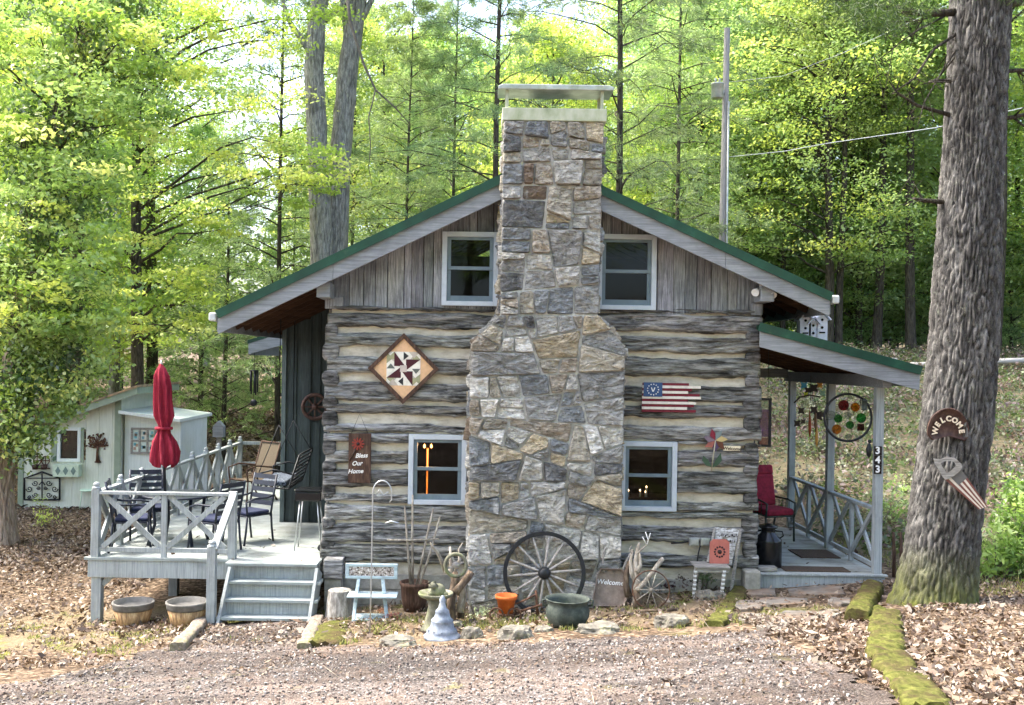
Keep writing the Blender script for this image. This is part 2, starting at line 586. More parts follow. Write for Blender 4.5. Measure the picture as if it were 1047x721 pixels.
def leaf_mat(name, trans=.5, gloss=.06, tint=(1.15, 1.15, .88), var=.22):
    t = NT(name)
    at = t.n('ShaderNodeAttribute', attribute_name='Col')
    oi = t.n('ShaderNodeObjectInfo')
    hs = t.n('ShaderNodeMapRange', {'Value': (oi, 'Random'), 'To Min': 1 - var, 'To Max': 1 + var})
    hu = t.n('ShaderNodeMapRange', {'Value': (oi, 'Random'), 'To Min': .485, 'To Max': .51})
    hsv = t.n('ShaderNodeHueSaturation', {'Color': (at, 'Color'), 'Value': hs, 'Hue': hu})
    d = t.n('ShaderNodeBsdfDiffuse', {'Color': hsv})
    tc = t.mix(1.0, hsv, tint, 'MULTIPLY')
    tr = t.n('ShaderNodeBsdfTranslucent')
    t.t.links.new(tc.outputs[2], tr.inputs['Color'])
    g = t.n('ShaderNodeBsdfGlossy', {'Color': (.6, .6, .6), 'Roughness': .45})
    m1 = t.n('ShaderNodeMixShader', {0: trans, 1: d, 2: tr})
    m2 = t.n('ShaderNodeMixShader', {0: gloss, 1: m1, 2: g})
    t.t.links.new(m2.outputs[0], t.out.inputs[0])
    return t.m


M['leaf'] = leaf_mat('green_leaves')
M['needle'] = leaf_mat('pine_needles', .4, .05, (1.1, 1.15, .7))
M['ivy'] = leaf_mat('ivy_leaves', .35, .12, (1.1, 1.2, .5))
M['deadleaf'] = leaf_mat('fallen_leaves', .15, .05, (1, .9, .7), .0)


def bark_mat(name, stops, stretch=(7, 7, 1.2), scale=3.0, bstr=.9, dirt=None, bdist=.05):
    t = NT(name)
    co = t.coords(stretch)
    vo = t.n('ShaderNodeTexVoronoi', {'Vector': co, 'Scale': scale, 'Randomness': 1.0}, feature='F1')
    n1 = t.noise(co, scale * 1.6, 9, .72, .8)
    h = t.mix(.5, (vo, 'Distance'), n1, 'MULTIPLY')
    c = t.ramp(n1, stops)
    dk = t.ramp((vo, 'Distance'), [(.45, 0.), (.85, .6)])
    c = t.mix(dk, c, tuple(x * .3 for x in stops[0][1]))
    if dirt:
        dc, ds, lo, hi, amt = dirt
        d = t.ramp(t.noise(t.coords(), ds, 6, .7), [(lo, 0.), (hi, amt)])
        c = t.mix(d, c, dc)
    inv = t.n('ShaderNodeMath', {0: n1, 1: (vo, 'Distance')}, operation='SUBTRACT')
    return t.finish(c, .95, inv, bstr, bdist, 0, .1)


M['bark'] = bark_mat('grey_bark', [(.3, S(98, 96, 92)), (.5, S(152, 151, 145)), (.72, S(204, 203, 196))], dirt=(S(74, 74, 70), 1.6, .52, .68, .6))
M['darkbark'] = bark_mat('dark_bark', [(.3, S(52, 48, 42)), (.5, S(82, 77, 68)), (.72, S(116, 110, 100))])
M['twigs'] = mk('grey_twigs', [(.3, S(70, 66, 58)), (.7, S(110, 104, 94))], 6, rough=.95)
# ---------------------------------------------------------------- the cabin
Y0 = 14.0                                            # plane of the log wall
WX0, WX1 = P(333, 450, Y0).x, P(775, 450, Y0).x
YB = 20.5                                            # back of the cabin
ZS = 3.945                                           # underside of the gable boards
ZF = -.05
YR = 13.45                                           # front edge of the roof
RX, RZ = .742, 5.917                                 # ridge
SL, SRR = .496, .445                                 # slopes
EL, ER = -3.453, 4.611


def roof_z(x):
    return RZ - (RX - x) * SL if x < RX else RZ - (x - RX) * SRR


cabin = thing('log_cabin', 'weathered log cabin with a green metal roof and a tall fieldstone chimney', 'cabin', ((WX0 + WX1) / 2, 17, .0))

# windows: outer trim rectangles in the photograph
WPX = [(417.5, 444.5, 477, 516), (634, 451.5, 692, 522.5), (452, 237.5, 509.5, 313), (610, 240, 670.5, 317)]
WIN = []
for (u0, v0, u1, v1) in WPX:
    a, b = P(u0, (v0 + v1) / 2, 13.93), P(u1, (v0 + v1) / 2, 13.93)
    c, d = P((u0 + u1) / 2, v1, 13.93), P((u0 + u1) / 2, v0, 13.93)
    WIN.append((a.x, b.x, c.z, d.z))


def wall_with_holes(mb, x0, x1, z0, z1, y0, y1, holes, col=None):
    xs = sorted(set([x0, x1] + [h for w in holes for h in w[:2] if x0 < h < x1]))
    for a, b in zip(xs[:-1], xs[1:]):
        m = (a + b) / 2
        segs = [(z0, z1)]
        for h in holes:
            if h[0] < m < h[1]:
                new = []
                for s in segs:
                    if h[3] <= s[0] or h[2] >= s[1]:
                        new.append(s)
                    else:
                        if h[2] > s[0]: new.append((s[0], h[2]))
                        if h[3] < s[1]: new.append((h[3], s[1]))
                segs = new
        for s in segs:
            mb.box(a, b, y0, y1, s[0], s[1], col)


IN = .05
holes = [(a + IN, b - IN, c + IN, d - IN) for a, b, c, d in WIN]

# chinking: the pale wall the logs sit proud of (grid, gently uneven)
ck = MB()
wall_with_holes(ck, WX0 + .06, WX1 - .06, .3, ZS, Y0, Y0 + .16, holes[:2])
ck.build('chinking', M['chink'], cabin)
# foundation
fd = MB()
zl, zr = -.45, .02
for i in range(9):
    for j in range(3):
        w = (WX1 - WX0) / 9
        o = (j % 2) * w / 2
        zt = .3 - j * .21
        xa, xb = max(WX0 + .02, WX0 + i * w - o), min(WX1 - .02, WX0 + (i + 1) * w - o - .008)
        if xb - xa > .05:
            dy = random.uniform(-.004, .004)
            fd.box(xa, xb, Y0 - .02 + dy, Y0 + .2, zt - .202, zt, None)
fd.box(WX0 + .03, WX1 - .03, Y0 + .0, Y0 + .19, -.5, .295)
fd.build('foundation', M['block'], cabin, .004)


def log(mb, x0, x1, z0, z1, seed, tone):
    """one hewn log: uneven edges, adze marks and drying checks"""
    nx = max(4, int((x1 - x0) / .03))
    nf = 18
    vs, fs = [], []
    h = z1 - z0
    for i in range(nx + 1):
        x = x0 + (x1 - x0) * i / nx
        e0 = .012 + fnoise(x * 1.1, seed * 3.1, 0) * .030 + fnoise(x * 5, seed, 2) * .02
        e1 = -.006 + fnoise(x * 1.1, seed * 3.1, 9) * .035 + fnoise(x * 5, seed, 7) * .012
        a, b = z0 + e0, z1 + e1
        for k in range(nf + 3):
            if k == 0:
                y, z = Y0 + .06, b - .01
            elif k == nf + 2:
                y, z = Y0 + .06, a + .01
            else:
                t = (k - 1) / nf
                z = b + (a - b) * t
                edge = min(t, 1 - t) * 2
                y = Y0 - .022 - .050 * min(1, edge * 3.2) ** .5
                y += fnoise(x * 2.3, seed * 5, z * 9, 4) * .030
                cr = abs(fnoise(x * .9, seed * 2.7, z * 22, 3))
                y += .034 * max(0, 1 - cr / .06) * min(1, edge * 3)
                if i in (0, nx):
                    y += .012
            vs.append((x, y, z))
    m = nf + 3
    for i in range(nx):
        for k in range(m - 1):
            fs.append((i * m + k, i * m + k + 1, (i + 1) * m + k + 1, (i + 1) * m + k))
    fs.append(tuple(range(m))[::-1])
    fs.append(tuple(nx * m + k for k in range(m)))
    mb.add(vs, fs, (tone,) * 3 if isinstance(tone, float) else tone, True)


def zpx(v, left):
    return P(405 if left else 705, v, Y0 - .05).z


LEFT = [(320, 336), (341, 356), (365, 384), (391, 411), (414, 425), (434, 454), (461, 476), (480, 499), (505, 534), (536, 556), (557, 577)]
RIGHT = [(321, 341), (345, 362), (366, 386), (394, 411), (414, 428), (436, 456), (460, 479), (482, 505), (513, 531), (538, 556), (567, 582)]
lw = MB()
XM = .9
for side, rows in ((True, LEFT), (False, RIGHT)):
    for i, (a, b) in enumerate(rows):
        z1, z0 = zpx(a, side), zpx(b, side)
        xa, xb = (WX0 - random.uniform(-.02, .05), XM) if side else (XM, WX1 + random.uniform(-.03, .04))
        if side and i < 10:
            xa = WX0 - (.02 if i % 2 else -.01)
        w = WIN[0] if side else WIN[1]
        tone = random.uniform(.6, 1.18)
        tone = (tone * random.uniform(.98, 1.03), tone, tone * random.uniform(.93, 1.0))
        if z1 > w[2] + .02 and z0 < w[3] - .02:
            # cut round the window, thin slivers kept above and below it
            if w[3] < z1 - .05:
                log(lw, xa, xb, w[3] + .012, z1, i + (0 if side else 40), tone)
                z1 = w[3] + .004
            if w[2] > z0 + .05:
                log(lw, xa, xb, z0, w[2] - .012, i + 20 + (0 if side else 40), tone)
                z0 = w[2] - .004
            if z1 - z0 > .03:
                log(lw, xa, w[0] - .006, z0, z1, i + 60 + (0 if side else 40), tone)
                log(lw, w[1] + .006, xb, z0, z1, i + 80 + (0 if side else 40), tone)
        else:
            log(lw, xa, xb, z0, z1, i + (0 if side else 40), tone)
# thick top log under the gable boards
for side in (True, False):
    z1 = zpx(316.5 if side else 318.5, side)
    log(lw, WX0 + .02 if side else XM, XM if side else WX1 - .02, z1 - .03, z1 + .04, 200 + side, (.5, .5, .5))
lw.build('log_wall', M['log'], cabin)

# ends of the logs of the side walls, notched in between
for side, rows in ((True, LEFT), (False, RIGHT)):
    le = MB()
    for i in range(len(rows)):
        a = rows[i][1] - 3
        b = (rows[i + 1][0] + 4) if i + 1 < len(rows) else a + 14
        z1, z0 = zpx(a, side), zpx(b, side)
        zm, hh = (z0 + z1) / 2, max(.16, (z1 - z0) * 1.15)
        xc = (WX0 + .06) if side else (WX1 - .1)
        wd = random.uniform(.17, .24)
        n = 14
        prof = []
        for (ry, yy) in ((.2, .5), (1.0, .5), (1.03, -.045), (.9, -.068), (.5, -.064), (.0, -.060)):
            prof.append((ry, yy))
        vs, fs = [], []
        for q, (r_, yy) in enumerate(prof):
            for k in range(n):
                an = 2 * math.pi * k / n
                ca, sa = math.cos(an), math.sin(an)
                sq = 1 / max(abs(ca), abs(sa)) ** .6
                jj = 1 + .12 * fnoise(ca * 1.3 + i * 4, sa * 1.3, side * 5.0)
                vs.append((xc + ca * sq * wd / 2 * r_ * jj, Y0 + yy - .012 + .018 * fnoise(ca * 2 + i, sa * 2, q), zm + sa * sq * hh / 2 * r_ * jj))
        for q in range(len(prof) - 1):
            for k in range(n):
                l = (k + 1) % n
                fs.append((q * n + k, q * n + l, (q + 1) * n + l, (q + 1) * n + k))
        t = random.uniform(.45, .85)
        le.add(vs, fs, (t, t * .98, t * .95), True)
    le.build('corner_notches', M['log'], cabin)


# gable boards
gs = MB()
x = WX0 - .02
gh = [(w[0] + .02, w[1] - .02, w[2] + .02, w[3] - .02) for w in WIN[2:]]
while x < WX1 + .02:
    w = random.choice([.10, .13, .16, .19, .22])
    xb = min(x + w, WX1 + .03)
    t = random.uniform(.62, 1.12)
    col = (t * random.uniform(.98, 1.06), t, t * random.uniform(.93, 1.02))
    dy = random.uniform(-.012, .004)
    for (a, b) in ((x, xb - .006),):
        cuts = sorted(set([a, b] + [q for h in gh for q in h[:2] if a < q < b]))
        for ca, cb in zip(cuts[:-1], cuts[1:]):
            top0, top1 = roof_z(ca) - .10, roof_z(cb) - .10
            m = (ca + cb) / 2
            bz = ZS - .02 + random.uniform(-.012, .012)
            pieces = [(bz, None)]
            for h in gh:
                if h[0] < m < h[1]:
                    pieces = [(bz, h[2]), (h[3], None)]
            for (p0, p1) in pieces:
                if p1 is None:
                    if min(top0, top1) <= p0 + .01:
                        continue
                    poly = [(ca, p0), (cb, p0), (cb, top1), (ca, top0)]
                    if ca < RX < cb:
                        poly = [(ca, p0), (cb, p0), (cb, top1), (RX, RZ - .1), (ca, top0)]
                else:
                    if p1 <= p0: continue
                    poly = [(ca, p0), (cb, p0), (cb, p1), (ca, p1)]
                gs.prism(poly, (0, Y0 - .045 + dy, 0), (1, 0, 0), (0, 0, 1), -.05, col)
    x = xb + (.004 if random.random() < .7 else 0)
gs.build('gable_siding', M['siding'], cabin, .003, 1)
bk = MB()
wall_with_holes(bk, WX0, WX1, ZS, ZS + .62, Y0 + .02, Y0 + .05, gh)
for (hx0, hx1, zb) in ((WX0 + 1.2, WX1 - 1.3, ZS + .62),):
    wall_with_holes(bk, hx0, hx1, zb, zb + .45, Y0 + .02, Y0 + .05, gh)
bk.build('wall_backing', M['room'], cabin)

# roof: two pitched slabs
rf = MB()
for (xe, s, sx) in ((EL, SL, -1), (ER, SRR, 1)):
    ze = roof_z(xe)
    poly = [(xe, ze), (RX, RZ), (RX, RZ - .075), (xe, ze - .075)]
    if sx > 0:
        poly = poly[::-1]
    rf.prism(poly, (0, YR, 0), (1, 0, 0), (0, 0, 1), -(YB + .3 - YR))
    # standing ribs
    y = YR + .25
    while y < YB + .2:
        rf.bar((xe, y, ze + .012), (RX, y, RZ + .012), .03, .03)
        y += .4
    # drip edge folded over the rake
    rf.bar((xe, YR - .012, ze - .045), (RX, YR - .012, RZ - .045), .022, .115)
rf.build('roof', M['green'], cabin)
rk = MB()
for (xe, sx) in ((EL, -1), (ER, 1)):
    ze = roof_z(xe)
    x0 = xe - sx * .015
    xm = xe + (RX - xe) * .36
    poly = [(x0, ze - .08), (xm, roof_z(xm) - .08), (xm, roof_z(xm) - .31), (x0, ze - .30)]
    poly2 = [(xm - sx * .004, roof_z(xm) - .08), (RX, RZ - .08), (RX, RZ - .31), (xm - sx * .004, roof_z(xm) - .31)]
    for pl in (poly, poly2):
        rk.prism(pl if sx < 0 else pl[::-1], (0, YR + .015, 0), (1, 0, 0), (0, 0, 1), -.04)
rk.build('rake_board', M['trim'], cabin, .004)
sf = MB()
for (xe, wx, sx) in ((EL, WX0, -1), (ER, WX1, 1)):
    # deck boards under the metal, seen from below, with dark rafters
    n = 15
    for i in range(n):
        a = xe + (RX - xe) * i / n
        b = xe + (RX - xe) * (i + 1) / n
        za, zb = roof_z(a) - .079, roof_z(b) - .079
        t = random.uniform(.6, 1.1)
        sf.prism(([(a, za), (b, zb), (b, zb - .025), (a, za - .025)] if sx < 0 else [(a, za), (a, za - .025), (b, zb - .025), (b, zb)]),
                 (0, YR + .06, 0), (1, 0, 0), (0, 0, 1), -(YB + .2 - YR), (t, t, t))
    y = YR + .32
    k = 0
    while y < YB:
        e = RX if y > Y0 + .3 else RX
        sf.bar((xe - sx * .04, y, roof_z(xe) - .165), (RX, y, RZ - .165), .045, .12, col=(.75, .7, .66))
        y += .52
sf.build('soffit', M['soffit'], cabin)
for (xe, sx) in ((EL, -1), (ER, 1)):
    gt = MB()
    ze = roof_z(xe)
    gt.box(min(xe + sx * .02, xe + sx * .12), max(xe + sx * .02, xe + sx * .12), YR + .02, YB + .2, ze - .13, ze - .02)
    gt.build('gutter', M['gutter'], cabin, .02)
for (xe, sx) in ((EL, -1), (ER, 1)):
    fb = MB()
    ze = roof_z(xe)
    fb.box(min(xe - sx * .03, xe + sx * .012), max(xe - sx * .03, xe + sx * .012), YR + .06, YB + .2, ze - .27, ze - .085)
    fb.build('eave_board', M['trim'], cabin)
# purlin ends that carry the overhang
for xx in (WX0 - .0, WX1 - .02):
    be = MB()
    z = roof_z(xx) - .36
    be.box(xx - .09, xx + .09, YR + .12, Y0 + .3, z - .11, z + .09)
    be.build('beam_end', M['trim'], cabin, .008)
for gx_ in ((WX0 - .03, WX0 + .22), (WX1 - .14, WX1 - .0)):
    gc = MB()
    gc.box(gx_[0], gx_[1], Y0 - .075, Y0 - .02, ZS - .03, ZS + .13)
    gc.build('corner_board', M['siding'], cabin, .004)
if 0:
    gc.box(WX0 - .03, WX0 + .22, Y0 - .075, Y0 - .02, ZS - .03, ZS + .13)
    gc.box(WX1 - .14, WX1 - .0, Y0 - .075, Y0 - .02, ZS - .03, ZS + .13)
    gc.build('corner_boards', M['siding'], cabin, .004)

# side and back walls
sw = MB()
z = ZF
i = 0
while z < ZS:
    h = .235
    for xx, s in ((WX0, -1), (WX1, 1)):
        t = random.uniform(.6, 1)
        sw.box(xx - .05 if s > 0 else xx - .02, xx + .02 if s > 0 else xx + .05, Y0 + .25, YB, z + .035, z + h, (t, t, t))
    t = random.uniform(.6, 1)
    sw.box(WX0 + .06, WX1 - .06, YB - .06, YB, z + .035, z + h, (t, t, t))
    z += h
sw.build('side_wall', M['log'], cabin, .02)
iw = MB()   # room behind the windows
x0, x1 = WX0 + .08, WX1 - .08
iw.box(x0, x1, 17.0, 17.06, .2, ZS)
iw.box(x0, x0 + .03, Y0 + .17, YB - .07, .2, ZS)
iw.box(x1 - .03, x1, Y0 + .17, YB - .07, .2, ZS)
iw.box(x0 + .03, x1 - .03, Y0 + .17, YB - .07, .42, .5)
iw.box(x0 + .03, x1 - .03, Y0 + .17, YB - .07, ZS - .12, ZS - .06)
iw.box(x0 + .6, x1 - .6, 16.5, 16.56, ZS - .05, RZ - 1.0)
iw.build('room', M['room'], cabin)

# windows
def window(w, upper):
    x0, x1, z0, z1 = w
    y = 13.905 if not upper else 13.86
    t = .068
    mb = MB()
    mb.box(x0, x0 + t, y, y + .10, z0, z1)
    mb.box(x1 - t, x1, y, y + .10, z0, z1)
    mb.box(x0 + t, x1 - t, y + .001, y + .10, z1 - t, z1)
    mb.box(x0 + t, x1 - t, y - .006, y + .10, z0, z0 + t * .9)
    win = mb.build('window', M['vinyl'], cabin, .005)
    a, b, c, d = x0 + t, x1 - t, z0 + t * .9, z1 - t
    mid = (c + d) / 2 + .01
    sm = MB()
    s = .052
    for (p, q, dy) in ((mid - .02, d, .035), (c, mid + .02, .055)):
        yy = y + dy
        sm.box(a, a + s, yy, yy + .03, p, q)
        sm.box(b - s, b, yy, yy + .03, p, q)
        sm.box(a + s, b - s, yy + .001, yy + .029, q - s * .8, q)
        sm.box(a + s, b - s, yy + .001, yy + .029, p, p + s * .9 + (.03 if dy > .05 else 0))
    sm.build('sash', M['sash'], win, .003)
    pm = MB()
    for (p, q, dy) in ((mid, d, .05), (c, mid, .07)):
        pm.add([(a + .03, y + dy, p), (b - .03, y + dy, p), (b - .03, y + dy, q), (a + .03, y + dy, q)], [(0, 1, 2, 3)])
    pm.build('pane', M['glass'], win)
    return win


for i, w in enumerate(WIN):
    window(w, i > 1)

# ---- rear wing with dark boards, its end facing the deck
wg = MB()
xa, xb = P(289, 430, 17.0).x, WX0
x = xa
while x < xb:
    w = random.choice([.16, .2, .24])
    t = random.uniform(.7, 1.05)
    wg.box(x, min(x + w - .008, xb), 17.0 + random.uniform(0, .008), 17.05, .3, roof_z(x) - .16, (t, t, t))
    wg.box(min(x + w - .03, xb - .02), min(x + w + .02, xb), 16.98, 17.0, .3, roof_z(x) - .165, (t * .8,) * 3)
    x += w
wg.box(xa - .02, xa + .05, 16.965, 16.998, .3, roof_z(xa) - .165, (1.7, 1.7, 1.65))
wg.box(xa, xa + .05, 17.05, YB, .3, roof_z(xa) - .17, (.8, .8, .8))
wg.build('board_wall', M['teal'], cabin)
# lean-to roof behind the wing
lr = MB()
pa, pb = P(253, 348, 20.6), P(300, 333, 20.6)
sl = (pb.z - pa.z) / (pb.x - pa.x)
lr.prism([(pa.x, pa.z), (pb.x, pb.z), (pb.x, pb.z - .07), (pa.x, pa.z - .07)], (0, 20.6, 0), (1, 0, 0), (0, 0, 1), -3.0)
lo = lr.build('lean_to_roof', M['green'], cabin)
lf = MB()
lf.prism([(pa.x + .02, pa.z - .07), (pb.x, pb.z - .07), (pb.x, pb.z - .33), (pa.x + .02, pa.z - .28)], (0, 20.61, 0), (1, 0, 0), (0, 0, 1), -.04)
lf.box(pa.x + .02, pa.x + .05, 20.66, 23.6, pa.z - .3, pa.z - .07)
lf.box(xa + .05, xa + .15, 23.3, 23.4, .2, pb.z)
lf.box(xa - .02, xa + .0, 20.7, 23.5, .3, 2.9)
lf.build('lean_to_fascia', M['trim'], cabin)

# ---- chimney of field stone
YC = 13.35
st = [(514, 124), (618, 124.5), (612.5, 322), (510, 322)]
bd = [(510, 322), (612.5, 322), (640, 355), (634, 640), (477, 640), (480, 352)]


def clip(poly, n, d):
    """split a convex polygon by the line n.p = d"""
    A, B = [], []
    m = len(poly)
    for i in range(m):
        p, q = poly[i], poly[(i + 1) % m]
        dp, dq = n[0] * p[0] + n[1] * p[1] - d, n[0] * q[0] + n[1] * q[1] - d
        (A if dp <= 0 else B).append(p)
        if dp * dq < 0:
            t = dp / (dp - dq)
            x = (p[0] + (q[0] - p[0]) * t, p[1] + (q[1] - p[1]) * t)
            A.append(x)
            B.append(x)
    return A, B


def area(p):
    return abs(sum(p[i][0] * p[(i + 1) % len(p)][1] - p[(i + 1) % len(p)][0] * p[i][1] for i in range(len(p)))) / 2


def split(poly, amin, jit, rng, out, depth=0, level=.6):
    A = area(poly)
    if len(poly) < 3 or A < 1e-4:
        return
    if A < amin * rng.choice([.45, .7, 1.0, 1.4, 2.2, 3.2]):
        out.append(poly)
        return
    cx = sum(p[0] for p in poly) / len(poly)
    cy = sum(p[1] for p in poly) / len(poly)
    best = None
    for k in range(18):
        an = math.pi * k / 18
        pr = [p[0] * math.cos(an) + p[1] * math.sin(an) for p in poly]
        w = max(pr) - min(pr)
        w *= (1.0 if abs(math.cos(an)) > .5 else 1.12)
        if best is None or w > best[0]:
            best = (w, an, min(pr), max(pr))
    best_ab = None
    for tr in range(14):
        an = best[1]
        if (depth < 4 and level > .5) or rng.random() < level:      # keep courses roughly level
            an = round(an / (math.pi / 2)) * math.pi / 2
        an += rng.gauss(0, jit)
        n = (math.cos(an), math.sin(an))
        pr = [p[0] * n[0] + p[1] * n[1] for p in poly]
        lo, hi = min(pr), max(pr)
        a, b = clip(poly, n, lo + (hi - lo) * rng.uniform(.32, .68))
        # shape score: no slivers, no sharp corners
        sc = 0
        for q in (a, b):
            for i in range(len(q)):
                u0, u1, u2 = q[i - 1], q[i], q[(i + 1) % len(q)]
                v1, v2 = (u0[0] - u1[0], u0[1] - u1[1]), (u2[0] - u1[0], u2[1] - u1[1])
                l1, l2 = math.hypot(*v1), math.hypot(*v2)
                if l1 < 1e-5 or l2 < 1e-5: continue
                cs = (v1[0] * v2[0] + v1[1] * v2[1]) / (l1 * l2)
                sc += max(0, cs - .35) * 3 + (.3 if min(l1, l2) < .05 else 0)
        if best_ab is None or sc < best_ab[0]:
            best_ab = (sc, a, b)
        if sc < .02:
            break
    a, b = best_ab[1], best_ab[2]
    split(a, amin, jit, rng, out, depth + 1, level)
    split(b, amin, jit, rng, out, depth + 1, level)


PAL = [S(148, 148, 143)] * 6 + [S(128, 132, 132)] * 4 + [S(174, 172, 162)] * 6 + [S(176, 164, 138)] * 3 + [S(126, 112, 96)] * 1 + [S(158, 149, 133)] * 4 + [S(108, 109, 107)] * 3 + [S(160, 154, 138)] * 5 + [S(198, 196, 187)] * 4
sb = MB()
mo = MB()


def stone(poly, o, ax, ay, an, rng):
    """a rough stone with a broken face; an = outward normal"""
    cx = sum(p[0] for p in poly) / len(poly)
    cy = sum(p[1] for p in poly) / len(poly)
    r = math.sqrt(area(poly) / math.pi)
    if r < .03:
        return
    k = max(.6, 1 - .013 / r)
    pts = [(cx + (p[0] - cx) * k, cy + (p[1] - cy) * k) for p in poly]
    # cut the corners
    new = []
    m = len(pts)
    for i in range(m):
        p, q = pts[i], pts[(i + 1) % m]
        L = math.hypot(q[0] - p[0], q[1] - p[1])
        c = min(.3, .020 / max(L, 1e-4)) * rng.uniform(.4, 1.3)
        e = min(.3, .020 / max(L, 1e-4)) * rng.uniform(.4, 1.3)
        new.append((p[0] + (q[0] - p[0]) * c, p[1] + (q[1] - p[1]) * c))
        new.append((p[0] + (q[0] - p[0]) * (1 - e), p[1] + (q[1] - p[1]) * (1 - e)))
    # resample
    ring = []
    m = len(new)
    for i in range(m):
        p, q = new[i], new[(i + 1) % m]
        L = math.hypot(q[0] - p[0], q[1] - p[1])
        s = max(1, int(L / .03))
        for j in range(s):
            ring.append((p[0] + (q[0] - p[0]) * j / s, p[1] + (q[1] - p[1]) * j / s))
    sd = rng.uniform(0, 99)
    ht = rng.uniform(.022, .085)
    tx, ty = rng.gauss(0, .07), rng.gauss(0, .10)
    n = len(ring)
    vs, fs = [], []
    for (t, h) in ((1.0, -.03), (1.0, .35), (.975, .85), (.93, .97), (.78, 1.0), (.6, 1.0), (.42, 1.0), (.24, 1.0), (.1, 1.0)):
        for (x, y) in ring:
            wob = 1 + (.03 * fnoise(x * 9, y * 9, sd) if t > .9 else 0)
            px, py = cx + (x - cx) * t * wob, cy + (y - cy) * t * wob
            zz = h * ht
            if h > .5:
                f = 1.0 if h > .9 else .5
                zz += f * (.034 * fnoise(px * 7, py * 9, sd, 4) + .020 * abs(fnoise(px * 17, py * 22, sd + 5, 3)) + tx * (px - cx) + ty * (py - cy))
                zz = max(zz, .012)
            q = Vector(o) + Vector(ax) * px + Vector(ay) * py + Vector(an) * zz
            vs.append(q)
    R = 9
    for a in range(R - 1):
        for i in range(n):
            j = (i + 1) % n
            fs.append((a * n + i, a * n + j, (a + 1) * n + j, (a + 1) * n + i))
    fs.append(tuple((R - 1) * n + i for i in range(n)))
    c = rng.choice(PAL)
    t = rng.uniform(.8, 1.18)
    sb.add(vs, fs, tuple(x * t for x in c) + (rng.random(),), False)


rng = random.Random(12)


def cpoly(px):
    return [(P(u, v, YC).x, P(u, v, YC).z) for u, v in px]


stack, body = cpoly(st), cpoly(bd)
cells = []
split(stack, .075, .09, rng, cells)
split(body, .085, .26, rng, cells, 0, .22)
for c in cells:
    if area(c) > 0:
        # orientation: make anticlockwise seen from the front
        stone(c, (0, YC, 0), (1, 0, 0), (0, 0, 1), (0, -1, 0), rng)
for poly, D in ((stack, .62), (body, .68)):
    # mortar core
    cxm, czm = sum(p[0] for p in poly) / len(poly), sum(p[1] for p in poly) / len(poly)
    pp = [(cxm + (x - cxm) * .97, z) for x, z in poly]
    mo.prism(pp, (0, YC, 0), (1, 0, 0), (0, 0, 1), -D)


def side_stones(p, q, D, out):
    """stones on a flank of the chimney between two outline points"""
    p, q = Vector((p[0], YC, p[1])) - out * .06, Vector((q[0], YC, q[1])) - out * .06
    ax = (q - p)
    L = ax.length
    ax.normalize()
    ay = Vector((0, 1, 0))
    cs = []
    split([(0, .0), (L, .0), (L, D), (0, D)], .05, .15, rng, cs)
    for c in cs:
        stone(c, p, ax, ay, out, rng)


side_stones(stack[3], stack[0], .6, Vector((-1, 0, 0)))
side_stones(stack[1], stack[2], .6, Vector((1, 0, 0)))
side_stones(body[5], body[0], .66, Vector((-.7, 0, .7)))
side_stones(body[1], body[2], .66, Vector((.77, 0, .63)))
side_stones(body[4], body[5], .62, Vector((-1, 0, 0)))
side_stones(body[2], body[3], .62, Vector((1, 0, 0)))
chim = mo.build('chimney', M['mortar'], cabin)
sb.build('stones', M['stone'], chim)
cp = MB()
a, b = P(513.5, 118, YC), P(620, 118, YC)
z0, z1 = P(566, 124.5, YC).z, P(566, 111.5, YC).z
cp.box(a.x - .0, b.x, YC - .05, YC + .66, z0, z1)
cp.build('cap_band', M['cap'], chim, .01)
xa_, xb_ = a.x + .04, b.x - .04
zt = P(566, 93, YC).z
for xx in (xa_ + .02, xb_ - .02):
    for yy in (YC + .0, YC + .36):
        cl = MB()
        cl.box(xx - .02, xx + .02, yy - .02, yy + .02, z1, zt)
        cl.build('cap_post', M['cap'], chim)
ms = MB()
n = 40
for i in range(1, n):
    x = xa_ + (xb_ - xa_) * i / n
    ms.tube([(x, YC + .36, z1), (x, YC + .36, zt)], .0011, 3, cap=False)
for j in range(1, 9):
    z = z1 + (zt - z1) * j / 9
    ms.tube([(xa_, YC + .361, z), (xb_, YC + .361, z)], .0011, 3, cap=False)
ms.build('spark_screen', M['blackmetal'], chim)
fl = MB()
fl.box(xa_ + .36, xb_ - .42, YC + .25, YC + .6, z1, z1 + .05)
fl.build('flue_top', M['blackmetal'], chim, .01)
lid = MB()
zz = zt
la, lb = P(509.5, 90, YC).x, P(627, 90, YC).x
lid.prism([(la, zz - .005), (lb, zz - .005), (lb - .0, zz + .04), (lb - .06, zz + .065), (la + .06, zz + .065), (la, zz + .04)], (0, YC - .08, 0), (1, 0, 0), (0, 0, 1), -.5)
lid.build('chimney_lid', M['greymetal'], chim, .01)

